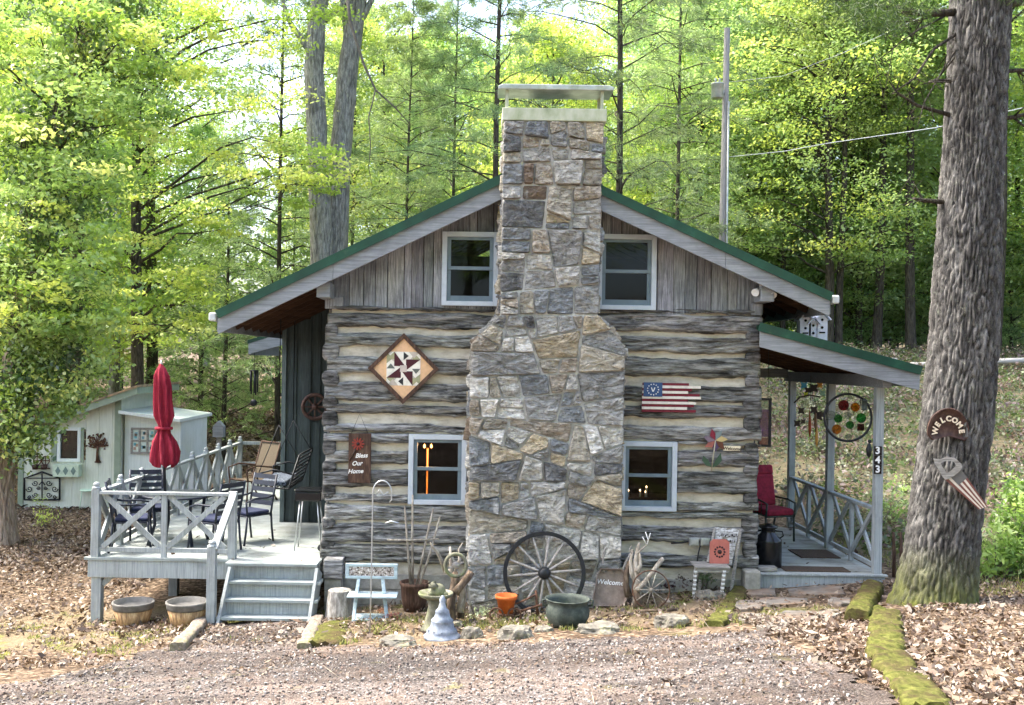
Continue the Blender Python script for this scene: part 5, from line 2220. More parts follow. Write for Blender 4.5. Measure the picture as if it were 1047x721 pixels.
# woods on the near side of the drive: mirrored in the windows, and shading the yard
for i, (x, y, k, sc) in enumerate([(-22, -14, 'maple_b', 1), (-16, -19, 'maple_a', 1.1), (-11, -15, 'maple_c', .9), (-5.5, -21, 'maple_a', 1.1), (-.5, -16, 'maple_b', .9), (4, -20, 'maple_a', 1.2), (8.5, -15, 'maple_b', 1), (13, -19, 'maple_a', 1.1), (18, -14, 'maple_c', 1), (24, -17, 'maple_b', 1)]):
    tree(k, 0, y, 'leafy_tree', 'leafy tree across the drive, mirrored in the cabin windows', 'trees across the drive', X=x, s=sc)
# ---------------------------------------------------------------- things on and round the cabin
YL = Y0 - .085                                  # just proud of the logs
V3 = Vector


def rotz(a):
    return Matrix.Rotation(a, 3, 'Z')


# quilt block ------------------------------------------------------
c = P(412.5, 377, YL - .03)
q = thing('barn_quilt', 'diamond hung quilt block painted with a maroon pinwheel', 'wall art', c)
R_ = P(449, 377, YL).x - c.x
ax, ay = V3((1, 0, 1)).normalized(), V3((-1, 0, 1)).normalized()
S_ = R_ / math.sqrt(2) * 1.0
m = MB()
fr = .052
for (a0, a1, b0, b1) in ((-S_, S_, S_ - fr, S_), (-S_, S_, -S_, -S_ + fr), (-S_, -S_ + fr, -S_ + fr, S_ - fr), (S_ - fr, S_, -S_ + fr, S_ - fr)):
    m.prism([(a0, b0), (a1, b0), (a1, b1), (a0, b1)], c + V3((0, .02, 0)), ax, ay, .045)
m.build('frame', M['brownwood'], q, .004)
m = MB()
TAN, CRM, MAR, GRY, OLV, BLK = S(222, 180, 136), S(232, 226, 210), S(72, 24, 32), S(188, 176, 160), S(160, 158, 120), S(44, 44, 44)
base = c + V3((0, .01, 0))
I = S_ - fr
m.prism([(-I, -I), (I, -I), (I, I), (-I, I)], base, ax, ay, .008, TAN)
X_, Z_ = V3((1, 0, 0)), V3((0, 0, 1))
h = I * math.sqrt(2) / 2 * 1.12


def tri(pts, col, lift):
    pts = [(x * h, y * h) for x, y in pts]
    a = sum(pts[i][0] * pts[(i + 1) % len(pts)][1] - pts[(i + 1) % len(pts)][0] * pts[i][1] for i in range(len(pts)))
    if a < 0: pts = pts[::-1]
    m.prism(pts, base + V3((0, -.008 - lift, 0)), X_, Z_, .002, col)


tri([(-1, -1), (1, -1), (1, 1), (-1, 1)], CRM, .001)
for k in range(4):
    r = lambda p: (p if k == 0 else (-p[1], p[0]) if k == 1 else (-p[0], -p[1]) if k == 2 else (p[1], -p[0]))
    T = lambda pts, col, lf: tri([r(p) for p in pts], col, lf)
    T([(-1, .55), (-.55, .55), (-.55, 1)], OLV, .004)
    T([(-.55, 1), (-.55, .15), (.1, .15)], MAR, .005)
    T([(-.55, 1), (0, .5), (0, 1)], CRM, .0045)
    T([(0, 1), (0, .5), (.3, .75)], BLK if k % 2 == 0 else S(96, 100, 92), .0055)
    T([(.1, .15), (.55, .2), (.55, .75)], GRY, .004)
    T([(.3, 1), (.62, .62), (.95, 1)], OLV if k % 2 else GRY, .0042)
tri([(-.2, -.2), (.2, -.2), (.2, .2), (-.2, .2)], S(196, 184, 172), .0062)
m.build('quilt_pattern', M['paintcol'], q)

# hanging board ----------------------------------------------------
c = P(367.5, 467, YL - .02)
o = thing('hanging_sign', 'dark plank sign reading Bless Our Home with a rusty star flower', 'sign', c)
a, b, t_, d_ = P(356.5, 467, YL).x, P(379.5, 467, YL).x, P(367, 443, YL).z, P(367, 493.5, YL).z
m = MB(); m.box(a, b, YL - .035, YL - .005, d_, t_); m.build('board', M['brownwood'], o, .006)
for s, (u, v) in zip(('Bless', 'Our', 'Home'), ((369.5, 466), (365, 474), (363.5, 482))):
    m = MB()
    m.text(s, .082, P(u, v, YL - .038), (1, 0, .05), (0, 0, 1), .004, S(232, 230, 222), .25, .002)
    m.build('lettering', M['paintcol'], o)
m = MB()
pt = P(368, 423, YL)
m.tube([P(359, 444, YL - .02), pt + V3((0, -.02, 0)), P(376.5, 444, YL - .02)], .004, 5)
m.build('wire_hanger', M['blackmetal'], o)
m = MB()
s0 = P(366, 454, YL - .05)
for k in range(11):
    an = 2 * math.pi * k / 11
    d = V3((math.cos(an), 0, math.sin(an)))
    m.bar(s0 + d * .015, s0 + d * .085, .02, .006, up=(0, -1, 0), col=S(136, 54, 42))
m.lathe([(0, -.01), (.022, -.01), (.022, .01), (0, .012)], s0, 10, Matrix.Rotation(math.pi / 2, 3, 'X'), S(52, 34, 28))
m.tube([s0 + V3((0, .01, -.02)), P(357.5, 471, YL - .045)], .012, 6, S(58, 40, 30))
m.build('star_flower', M['paintcol'], o)

# flag --------------------------------------------------------------
c = P(686, 405, YL - .02)
o = thing('wooden_flag', 'rustic slatted flag plaque with thirteen ragged stripes and a ring of stars', 'wall art', c)
m = MB()
ua, ub = 657, 716
for i in range(11):
    v0 = 391.5 + i * 2.72
    right = [704, 716, 707, 703, 715, 716, 703, 711, 709, 702, 711][i]
    x0, x1 = P(656.8 - i * .1, v0, YL).x, P(right, v0, YL).x
    z1, z0 = P(680, v0, YL).z, P(680, v0 + 2.7, YL).z
    m.box(x0, x1, YL - .03 - (.012 if i % 2 else 0), YL - .002, z0 + .001, z1 - .001, S(112, 30, 44) if i % 2 == 0 else S(222, 214, 200))
m.build('stripe_slats', M['paintcol'], o)
m = MB()
a, b = P(657.5, 398, YL).x, P(676.5, 398, YL).x
z1, z0 = P(667, 391, YL).z, P(667, 405.5, YL).z
m.box(a, b, YL - .055, YL - .044, z0, z1, S(52, 78, 116))
cc = V3(((a + b) / 2, YL - .056, (z0 + z1) / 2))
for k in range(13):
    an = 2 * math.pi * k / 13
    p = cc + V3((math.cos(an) * .075, 0, math.sin(an) * .072))
    m.obox(p, .014, .004, .014, Matrix.Rotation(.78, 3, 'Y'), S(226, 226, 220))
m.obox(cc + V3((-.012, 0, 0)), .013, .004, .06, Matrix.Rotation(-.35, 3, 'Y'), S(226, 226, 220))
m.obox(cc + V3((.014, 0, 0)), .013, .004, .06, Matrix.Rotation(.35, 3, 'Y'), S(226, 226, 220))
m.build('star_field', M['paintcol'], o)

# pinwheel flower ----------------------------------------------------
c = P(730, 456, YL - .04)
o = thing('pinwheel_flower', 'painted metal flower with pinwheel petals and a little Welcome tag', 'garden ornament', c)
m = MB()
hub = P(731.5, 450.5, YL - .05)
for k, col in enumerate([S(126, 36, 50), S(124, 138, 140), S(206, 186, 132), S(98, 60, 44), S(76, 60, 86), S(146, 84, 70), S(112, 96, 104)]):
    an = math.radians(108 - k * 51)
    d, e = V3((math.cos(an), 0, math.sin(an))), V3((-math.sin(an), 0, math.cos(an)))
    L = .17
    pts = [hub, hub + d * L * .5 + e * .055 + V3((0, -.012, 0)), hub + d * L, hub + d * L * .55 - e * .03 + V3((0, .01, 0))]
    back = [p + V3((0, .006, 0)) for p in pts]
    m.add(pts + back, [(3, 2, 1, 0), (4, 5, 6, 7), (0, 1, 5, 4), (1, 2, 6, 5), (2, 3, 7, 6), (3, 0, 4, 7)], col)
m.build('petal_wheel', M['paintcol'], o)
m = MB()
for sx in (-1, 1):
    p0 = P(728, 478, YL - .04)
    pts = [p0, P(728 + sx * 4, 470, YL - .055), P(728 + sx * 9, 463 + (0 if sx > 0 else 3), YL - .06), P(728 + sx * 10, 471, YL - .045), P(728 + sx * 6, 476, YL - .04)]
    back = [p + V3((0, .006, 0)) for p in pts]
    m.add(pts + back, [(0, 1, 2, 3, 4), (9, 8, 7, 6, 5)] + [(i, (i + 1) % 5, 5 + (i + 1) % 5, 5 + i) for i in range(5)], S(62, 86, 66))
m.tube([hub, P(729.5, 465, YL - .045), P(727.5, 482, YL - .03)], .009, 6, S(172, 164, 140))
m.build('stem_leaves', M['paintcol'], o)
m = MB()
t0 = P(748.5, 458.5, YL - .035)
m.box(t0.x - .115, t0.x + .115, t0.y, t0.y + .012, t0.z - .032, t0.z + .032, S(224, 212, 180))
m.text('Welcome', .062, t0 + V3((0, -.002, -.004)), (1, 0, -.04), (0, 0, 1), .003, S(60, 44, 36), .1, .001)
m.build('welcome_tag', M['paintcol'], o)

# floodlight -----------------------------------------------------------
c = P(781, 294, Y0 - .3)
o = thing('floodlight', 'white twin headed floodlight under the gable eave', 'lamp', c)
m = MB()
m.lathe([(0, 0), (.06, 0), (.06, .03), (.03, .05), (0, .05)], c + V3((0, 0, .05)), 16)
m.box(c.x - .05, c.x + .05, c.y - .05, c.y + .05, c.z - .02, c.z + .05)
m.build('base', M['white'], o, .01)
for (u, v, du, dv) in ((774.5, 297, -4.5, 4.5), (788, 299, 4, 6)):
    m = MB()
    a = P(u, v, Y0 - .34)
    b = P(u + du, v + dv, Y0 - .44)
    d = (b - a).normalized()
    Q = d.to_track_quat('Z', 'Y').to_matrix()
    m.tube([c, a], .022, 8)
    m.lathe([(.0, -.04), (.024, -.04), (.028, .0), (.045, .04), (.054, .08), (.048, .08), (.0, .065)], a, 18, Q)
    m.build('lamp_head', M['white'], o)

# outlets ----------------------------------------------------------------
c = P(715, 554, YL)
o = thing('outlet_box', 'pair of grey outdoor outlet boxes low on the logs', 'outlet', c)
m = MB()
for u in (709.5, 721):
    p = P(u, 554, YL - .02)
    m.box(p.x - .065, p.x + .065, YL - .05, YL + .01, p.z - .05, p.z + .05)
    m.box(p.x - .05, p.x + .05, YL - .062, YL - .05, p.z - .035, p.z + .035)
m.build('cover', M['greymetal'], o, .006)
m = MB()
m.tube([P(716, 558, YL - .03), P(714, 566, YL - .03), P(712.5, 577, YL - .03), P(712, 596, YL - .05)], .009, 6)
m.tube([P(686, 555.5, YL), P(696, 555, YL - .01), P(704, 554, YL - .02)], .011, 6)
m.build('cable', M['blackmetal'], o)

# things beside the cabin corner -------------------------------------------
c = P(782, 432, 14.35)
o = thing('stained_glass_panel', 'narrow purple stained glass panel hung at the porch corner', 'stained glass', c)
a, b = P(770, 432, 14.35).x, P(788.5, 432, 14.35).x
z1, z0 = P(780, 407, 14.35).z, P(780, 457, 14.35).z
m = MB()
for bx in ((a, b, z1 - .035, z1), (a, b, z0, z0 + .03), (a, a + .03, z0 + .03, z1 - .035), (b - .035, b, z0 + .03, z1 - .035), (a + .075, a + .09, z0 + .03, z1 - .035)):
    m.box(bx[0], bx[1], 14.34, 14.37, bx[2], bx[3])
m.tube([(a + .05, 14.35, z1), (a + .05, 14.35, pz(a) - .12)], .004, 5); m.tube([(b - .05, 14.35, z1), (b - .05, 14.35, pz(b) - .12)], .004, 5)
m.build('frame', M['blackmetal'], o)
zc = z1 - .15
for k, (p, q_, mt) in enumerate(((zc, z1 - .035, colglass('pale_green_glass', S(176, 214, 196))), (z0 + .14, zc - .008, colglass('purple_glass', S(74, 34, 150))), (z0 + .03, z0 + .132, colglass('wine_glass', S(112, 50, 56))))):
    m = MB()
    m.box(a + .092, b - .037, 14.35, 14.356, p, q_)
    m.build('glass_piece', mt, o)

hy = 14.12
c = P(867, 427, hy)
o = thing('glass_hoop', 'black hoop of coloured glass discs hanging by the front porch post', 'ornament', c)
m = MB()
Rr = .325
m.tube([c + V3((math.cos(a_) * Rr, 0, math.sin(a_) * Rr)) for a_ in [2 * math.pi * k / 48 for k in range(48)]], .017, 8, closed=True)
m.tube([c + V3((0, 0, Rr)), c + V3((0, 0, ZB - c.z))], .004, 5)
m.build('ring', M['blackmetal'], o)
gm = {'r': colglass('red_glass', S(150, 16, 24)), 'o': colglass('amber_glass', S(236, 150, 30)), 'g': colglass('green_glass', S(60, 160, 76)), 'c': colglass('clear_glass', S(216, 220, 206)), 'd': colglass('brown_glass', S(92, 40, 30))}
m2 = MB()
for (u, v, r_, k) in ((862.5, 414.5, .075, 'r'), (874.5, 416.5, .062, 'o'), (857, 428, .058, 'g'), (880.5, 427.5, .068, 'g'), (869, 434.5, .056, 'g'), (855.5, 439, .066, 'o'), (880, 437, .066, 'd'), (850, 424, .055, 'c'), (867, 425, .05, 'c'), (868, 447, .045, 'c'), (869, 406, .03, 'c')):
    p = P(u, v, hy)
    m = MB()
    m.lathe([(0, -.004), (r_, -.004), (r_, .004), (0, .004)], p, 4 if k == 'd' else 20, Matrix.Rotation(math.pi / 2, 3, 'X') @ Matrix.Rotation(.8, 3, 'Z'), smooth=False)
    m.build('glass_disc', gm[k], o)
    m2.tube([p, c + (p - c).normalized() * Rr], .003, 4)
m2.build('wires', M['blackmetal'], o)

# lantern bracket and little bird on the post
c = P(885, 415, 14.0)
o = thing('post_lantern', 'small black bracket lantern at the front porch post', 'lantern', c)
m = MB()
p = P(891.5, 414, 14.05)
m.tube([P(893, 414, 14.03), P(880, 414, 13.98), P(880, 406, 13.98), P(886, 405, 13.98)], .007, 6)
m.build('bracket', M['blackmetal'], o)
m = MB()
m.lathe([(0, .10), (.05, .06), (.035, .055), (.035, -.05), (.05, -.06), (0, -.07)], P(884, 414.5, 13.95), 10)
m.build('lamp_body', M['castiron'], o)
c = P(888.5, 461, 14.0)
m = MB()
m.lathe([(0, -.11), (.03, -.06), (.042, .02), (.02, .09), (0, .12)], c, 10)
m.lathe([(0, -.02), (.028, .0), (.022, .03), (0, .04)], c + V3((.0, -.02, .12)), 10)
single(m, 'iron_bird', M['blackmetal'], 'dark iron bird shape fixed on the side of the porch post', 'ornament', c)

# house number
c = P(897.5, 470.5, 14.0)
o = thing('house_number', 'black plate with the white figures 343 on the porch post', 'house number', c)
a, b = c.x - .052, c.x + .052
m = MB()
for k, v in enumerate((461, 470.5, 480)):
    p = P(897.5, v, 13.99)
    m.box(a, b, 13.99, 14.004, p.z - .062, p.z + .062)
m.build('plate', M['blackgloss'], o, .003)
m = MB()
for s, v in zip('343', (461, 470.5, 480)):
    m.text(s, .135, P(897.5, v, 13.987), (1, 0, 0), (0, 0, 1), .004, S(238, 238, 234), 0, .004)
m.build('figures', M['paintcol'], o)

# birdhouses on the porch roof
by = 14.55
c = P(832, 346, by)
c.z = pz(c.x) + .015
o = thing('birdhouse', 'row of three joined white birdhouses on the porch roof', 'birdhouse', c)
m, md, mr = MB(), MB(), MB()
for (u, w, hz) in ((823.5, .155, .36), (831.5, .12, .29), (840.5, .155, .37)):
    x = P(u, 340, by).x
    zt = P(u, 345, by).z + hz - .02
    m.prism([(x - w / 2, c.z - .0 - (x - c.x) * .26 - .03), (x + w / 2, c.z - (x - c.x) * .26 - .03), (x + w / 2, zt - w * .55), (x, zt), (x - w / 2, zt - w * .55)], (0, by, 0), (1, 0, 0), (0, 0, 1), -.16)
    for s in (-1, 1):
        mr.bar((x, by + .06, zt + .014), (x + s * (w / 2 + .03), by + .06, zt - w * .55 - .016), .26, .016)
    for zz in (zt - .10, zt - .21):
        md = MB()
        md.lathe([(0, 0), (.019, 0), (.019, .004), (0, .004)], (x, by - .002, zz), 12, Matrix.Rotation(math.pi / 2, 3, 'X'))
        md.build('entrance', M['tyre'], o)
    md = MB()
    md.box(x - .04, x + .04, by - .012, by - .002, zt - .29, zt - .27)
    md.build('perch', M['tyre'], o)
m.build('houses', M['birdhouse'], o)
mr.build('roof', M['birdhouse'], o)

# chimes on the porch
c = P(829, 398, 15.0)
o = thing('wind_chime', 'leafy metal wind chime with coloured pieces under the porch roof', 'wind chime', (c.x, 15, ZB + .1))
m = MB()
m.tube([P(829, 384, 15), P(829, 412, 15)], .005, 5, S(50, 44, 40))
m.tube([P(812, 412, 15), P(818, 406, 15), P(829, 404, 15), P(839, 406, 15)], .012, 6, S(58, 50, 44))
for (u, v, s, col) in ((822, 394, .07, S(58, 140, 176)), (832, 397, .09, S(36, 36, 36)), (838, 394, .06, S(176, 128, 60)), (824, 403, .05, S(160, 170, 40)), (841, 402, .06, S(120, 158, 140)), (826, 399, .06, S(46, 40, 36)),
                       (819, 420, .07, S(52, 44, 38)), (832, 419, .075, S(52, 44, 38)), (836, 425, .10, S(48, 40, 34)), (815, 433, .07, S(48, 42, 36)), (821, 431, .05, S(58, 50, 42)), (840, 424, .06, S(48, 40, 34))):
    p = P(u, v, 15 + random.uniform(-.1, .1))
    pts = []
    for k in range(8):
        an = 2 * math.pi * k / 8
        r_ = s * (1.0 if k % 2 else .5)
        pts.append((math.cos(an) * r_, math.sin(an) * r_))
    m.prism(pts, p, (1, 0, 0), (0, 0, 1), .006, col)
    m.tube([p, P(u + (829 - u) * .5, 404, 15)], .003, 4, S(50, 46, 40))
for (u, v0, v1, col) in ((828, 431, 447, S(140, 62, 38)), (835, 443, 457, S(176, 132, 66)), (834, 428, 442, S(110, 84, 60))):
    m.tube([P(u, v0 - 14, 15), P(u, v0, 15), P(u, (v0 + v1) / 2, 15), P(u, v1, 15)], [.003, .02, .024, .006], 8, col)
m.build('chime_pieces', M['paintcol'], o)

# red porch chair ------------------------------------------------------------
c = V3((P(787, 520, 16.7).x, 16.7, PZ))
o = thing('porch_chair', 'high backed porch chair with dark red cushions', 'chair', c)
o.rotation_euler.z = .35
m = MB()
for sx in (-.27, .27):
    m.tube([(sx, -.28, .0), (sx, -.27, .42), (sx, -.05, .44), (sx, .22, .4), (sx, .34, 1.05)], .017, 8)
    m.tube([(sx, .3, .0), (sx, .2, .42)], .017, 8)
    m.tube([(sx, -.28, .40), (sx, -.3, .62), (sx, -.1, .66), (sx, .25, .66)], .017, 8)
    for k in range(4):
        m.tube([(sx, -.15 + k * .09, .44), (sx, -.15 + k * .09, .65)], .006, 5)
m.tube([(-.27, -.27, .41), (.27, -.27, .41)], .015, 8); m.tube([(-.27, .3, .1), (.27, .3, .1)], .012, 8)
m.build('frame', M['castiron'], o, local=True)
m = MB(); m.box(-.26, .26, -.3, .2, .42, .53); m.build('seat_cushion', M['redcush'], o, .04, 3, local=True)
m = MB()
m.obox((0, .25, .78), .50, .10, .52, Matrix.Rotation(-.18, 3, 'X')); m.obox((0, .31, 1.10), .50, .12, .16, Matrix.Rotation(-.18, 3, 'X'))
m.build('back_cushion', M['redcush'], o, .04, 3, local=True)

# milk can ------------------------------------------------------------
c = V3((P(785, 570, 14.45).x, 14.45, PZ + .002))
o = thing('milk_can', 'black enamelled milk can on the porch by the log corner', 'milk can', c)
m = MB()
m.lathe([(.0, 0), (.185, 0), (.19, .02), (.188, .36), (.185, .385), (.10, .47), (.092, .50), (.10, .53), (.125, .545)], c, 28)
m.build('body', M['blackgloss'], o)
m = MB()
m.lathe([(.128, .545), (.135, .56), (.13, .575), (.06, .585), (.05, .60), (.0, .605)], c, 28)
m.build('lid', M['blackgloss'], o)
for s in (-1, 1):
    m = MB()
    m.tube([c + V3((s * .17, 0, .40)), c + V3((s * .215, 0, .43)), c + V3((s * .20, 0, .49)), c + V3((s * .10, 0, .50))], .011, 8)
    m.build('handle', M['blackgloss'], o)

# mats and boards on the porch
for (u0, u1, y0, y1, lb, nm) in ((800, 866, 14.10, 14.42, 'flat brown door mat at the front edge of the porch', 'door_mat'), (812, 852, 15.1, 15.75, 'faded brown mat further back along the porch', 'door_mat')):
    m = MB()
    m.box(P(u0, 580, (y0 + y1) / 2).x, P(u1, 580, (y0 + y1) / 2).x, y0, y1, PZ + .002, PZ + .018)
    single(m, nm, M['mat'], lb, 'mat', (P(u0, 580, y0).x, y0, PZ), bevel=.006)
m = MB()
a = P(780, 578, 14.05)
m.box(P(773, 578, 14.05).x, P(794, 578, 14.05).x, 14.0, 14.16, PZ + .016, PZ + .075)
single(m, 'wood_block', M['greywood'], 'short grey wooden block lying before the milk can', 'block', (a.x, 14.05, PZ), bevel=.008)
m = MB()
c = P(767, 592, 13.9)
m.box(P(758, 592, 13.9).x, P(774.5, 592, 13.9).x, 13.72, 13.925, gz(c.x, 13.8) - .1, P(767, 583, 13.8).z)
single(m, 'corner_stone', M['block'], 'grey squared stone under the porch corner of the cabin', 'stone', (c.x, 13.8, gz(c.x, 13.8)), bevel=.02)
m = MB()
c = P(342, 580, 13.85)
m.box(P(332, 580, 13.8).x, P(351.5, 580, 13.8).x, 13.68, 13.94, P(342, 590, 13.8).z, P(342, 570.5, 13.8).z)
m.build('sill_block', M['log'], cabin, .015)
m = MB()
for k, v in enumerate((591, 603, 615)):
    m.box(P(333, v, 13.85).x, P(350, v, 13.85).x + (k % 2) * .03, 13.72 - .01 * (k % 2), 13.935, P(340, v + 11.6, 13.8).z - (.2 if k == 2 else 0), P(340, v, 13.8).z)
m.build('pier', M['block'], cabin, .006)

# ---- deck furniture ------------------------------------------------------
def patio_chair(label):
    o = thing('patio_chair', label, 'chair', (0, 0, 0), 'patio chairs round the deck table')
    m = MB(); m.box(-.24, .24, -.24, .24, .40, .425); m.build('seat', M['darknavy'], o, .01)
    m = MB(); m.box(-.225, .225, -.235, .21, .427, .475); m.build('cushion', M['navy'], o, .02, 3)
    m = MB()
    for sx in (-.235, .235):
        m.tube([(sx, .22, .38), (sx, .26, .62), (sx, .335, .98)], .016, 8)
    for k in range(5):
        z = .56 + k * .095
        y = .243 + (z - .55) * .205
        m.obox((0, y, z), .455, .014, .068, Matrix.Rotation(-.2, 3, 'X'))
    m.build('backrest', M['darknavy'], o)
    for sx in (-.235, .235):
        for sy in (-.23, .23):
            m = MB()
            m.tube([(sx, sy, .42), (sx, sy * 1.08, .2), (sx, sy * 1.22, 0)], .016, 8)
            m.build('leg', M['darknavy'], o)
        m = MB()
        m.tube([(sx, -.23, .41), (sx, -.25, .62), (sx, -.1, .66), (sx, .14, .655), (sx, .27, .68)], .015, 8)
        m.build('armrest', M['darknavy'], o)
    return o


ch = patio_chair('dark slatted patio chair nearest the front railing, at the outer side of the table')
spots = [(P(135, 520, 14.35).x, 14.35, math.pi / 2 + .25, None),
         (P(150, 520, 15.35).x, 15.35, .35, 'dark slatted patio chair at the far outer side of the table, by the umbrella'),
         (P(219, 520, 14.35).x, 14.4, -math.pi / 2 - .5, 'dark patio chair with a navy cushion between the table and the stair rail'),
         (P(254, 520, 15.1).x, 15.1, -math.pi / 2 + .95, 'dark slatted patio chair set furthest onto the open deck')]
chairs = [ch] + [copy_tree(ch) for _ in range(3)]
for c_, (x, y, r_, lb) in zip(chairs, spots):
    c_.location = (x, y, DZ + .001)
    c_.rotation_euler.z = r_
    if lb: c_['label'] = lb
tx_, ty_ = P(183, 520, 14.95).x, 14.95
o = thing('patio_table', 'round black patio table behind the front deck railing', 'table', (tx_, ty_, DZ))
m = MB(); m.lathe([(0, .68), (.50, .68), (.52, .69), (.52, .705), (.50, .712), (.0, .712)], (tx_, ty_, DZ), 40); m.build('tabletop', M['darknavy'], o)
for k in range(4):
    m = MB(); an = .7 + k * math.pi / 2
    m.tube([(tx_ + math.cos(an) * .4, ty_ + math.sin(an) * .4, DZ + .69), (tx_ + math.cos(an) * .36, ty_ + math.sin(an) * .36, DZ + .3), (tx_ + math.cos(an) * .46, ty_ + math.sin(an) * .46, DZ)], .024, 8)
    m.build('leg', M['darknavy'], o)
# folded umbrella
ub, ut = P(170.5, 510, 14.95), P(165, 372, 14.95)
o = thing('patio_umbrella', 'folded red patio umbrella standing at the deck table', 'umbrella', (ub.x, 14.95, DZ))
m = MB(); m.tube([(ub.x, 14.95, DZ), P(168, 470, 14.95), ut], .019, 10); m.build('pole', M['blackmetal'], o)
m = MB()
prof = [(372, .02), (377, .075), (384, .105), (395, .115), (410, .12), (425, .125), (436, .085), (443, .10), (452, .15), (462, .18), (471, .195), (476, .17)]
n = 44
vs, fs = [], []
for j, (v, r_) in enumerate(prof):
    t = (v - 372) / 104
    cc = P(164.5 + 5 * t - (1 if v > 440 else 0), v, 14.95)
    for k in range(n):
        an = 2 * math.pi * k / n
        fold = 1 + .38 * math.sin(an * 7 + .8 * math.sin(v * .05)) * min(1, t * 4) * (.45 if 428 < v < 445 else 1) + .22 * fnoise(math.cos(an) * 2.2, math.sin(an) * 2.2, v * .06, 4)
        rr_ = r_ * fold * .86
        z = cc.z + (.03 * math.sin(an * 7) if j == len(prof) - 1 else 0)
        vs.append((cc.x + math.cos(an) * rr_, cc.y + math.sin(an) * rr_, z))
for j in range(len(prof) - 1):
    for k in range(n):
        l = (k + 1) % n
        fs.append((j * n + k, (j + 1) * n + k, (j + 1) * n + l, j * n + l))
m.add(vs, fs, None, True)
m.build('canopy', M['red'], o)
m = MB(); m.tube([P(165, 373, 14.95), P(164.8, 368, 14.95)], [.02, .008], 8); m.build('finial', M['white'], o)
m = MB()
m.lathe([(.125, -.02), (.13, 0), (.125, .02)], P(167.5, 438, 14.95), 24, smooth=True)
m.build('tie_strap', M['red'], o)

# beige sling chair far back
c = V3((P(258, 480, 19.5).x, 19.5, DZ))
o = thing('sling_chair', 'tan fabric sling chair far back on the deck', 'chair', c)
o.rotation_euler.z = -.75
m = MB()
for sx in (-.3, .3):
    m.tube([(sx, -.32, 0), (sx, -.30, .4), (sx, .2, .36), (sx, .42, 1.08)], .017, 8)
    m.tube([(sx, -.30, .4), (sx, -.33, .62), (sx, -.1, .68), (sx, .2, .64), (sx, .3, .62)], .017, 8)
    m.tube([(sx, .15, .37), (sx, .36, .0)], .017, 8)
m.tube([(-.3, .42, 1.08), (.3, .42, 1.08)], .017, 8); m.tube([(-.3, -.3, .4), (.3, -.3, .4)], .017, 8)
m.build('frame', M['brownwood'], o, local=True)
m = MB()
for (p, q_) in (((-.30, .405), (.2, .37)), ((.2, .37), (.42, 1.06))):
    m.add([(-.29, p[0], p[1]), (.29, p[0], p[1]), (.29, q_[0], q_[1]), (-.29, q_[0], q_[1])], [(0, 1, 2, 3)])
m.build('sling', M['tan'], o, local=True)

# porch swing
sx_, sy_ = P(290, 490, 16.1).x, 16.15
sz_ = P(285, 494, 16.1).z
o = thing('porch_swing', 'black porch swing with a patterned grey cushion hung by the board wall', 'swing', (sx_, sy_, sz_))
m = MB()
for yy in (sy_ - .6, sy_ + .6):
    m.tube([(sx_ - .28, yy, sz_), (sx_ + .18, yy, sz_ - .02), (sx_ + .34, yy, sz_ + .5)], .018, 8)
    m.tube([(sx_ - .28, yy, sz_), (sx_ - .3, yy, sz_ + .2), (sx_ - .05, yy, sz_ + .27), (sx_ + .25, yy, sz_ + .2)], .014, 8)
for k in range(9):
    t = k / 8
    m.tube([(sx_ + .18 + .16 * t, sy_ - .6, sz_ - .02 + .52 * t), (sx_ + .18 + .16 * t, sy_ + .6, sz_ - .02 + .52 * t)], .013, 6)
for k in range(6):
    t = k / 5
    m.tube([(sx_ - .28 + .46 * t, sy_ - .6, sz_), (sx_ - .28 + .46 * t, sy_ + .6, sz_)], .013, 6)
m.build('bench', M['blackmetal'], o)
m = MB(); m.box(sx_ - .27, sx_ + .14, sy_ - .56, sy_ + .56, sz_ + .016, sz_ + .10); m.build('cushion', M['greyfab'], o, .03, 3)
for yy in (sy_ - .6, sy_ + .6):
    top = V3((sx_ + .02, yy, roof_z(sx_) - .2))
    for q_ in ((sx_ - .29, yy, sz_ + .18), (sx_ + .33, yy, sz_ + .45)):
        m = MB()
        mid = V3((sx_ + .02, yy, sz_ + .95))
        m.tube([q_, mid], .007, 5)
        m.tube([mid, top], .007, 5)
        m.build('chain', M['blackmetal'], o)

# black grill on pale legs
gx, gy = P(317, 520, 14.6).x, 14.6
o = thing('charcoal_grill', 'black box grill on splayed pale metal legs beside the log corner', 'grill', (gx, gy, DZ))
zb = P(317, 511, gy).z
m = MB(); m.box(gx - .19, gx + .18, gy - .17, gy + .17, zb, zb + .13); m.box(gx - .2, gx + .19, gy - .18, gy + .18, zb + .135, zb + .165); m.build('firebox', M['blackgloss'], o, .02, 3)
for s in (-1, 1):
    for t in (-1, 1):
        m = MB()
        m.tube([(gx + s * .12, gy + t * .12, zb), (gx + s * .19, gy + t * .16, DZ + (.0 if s < 0 else .04))], .011, 8)
        m.build('leg', M['chrome'], o)
for t in (-1, 1):
    m = MB(); m.lathe([(0, -.012), (.05, -.012), (.05, .012), (0, .012)], (gx + .19, gy + t * .16, DZ + .05), 16, Matrix.Rotation(math.pi / 2, 3, 'X')); m.build('wheel', M['blackmetal'], o)

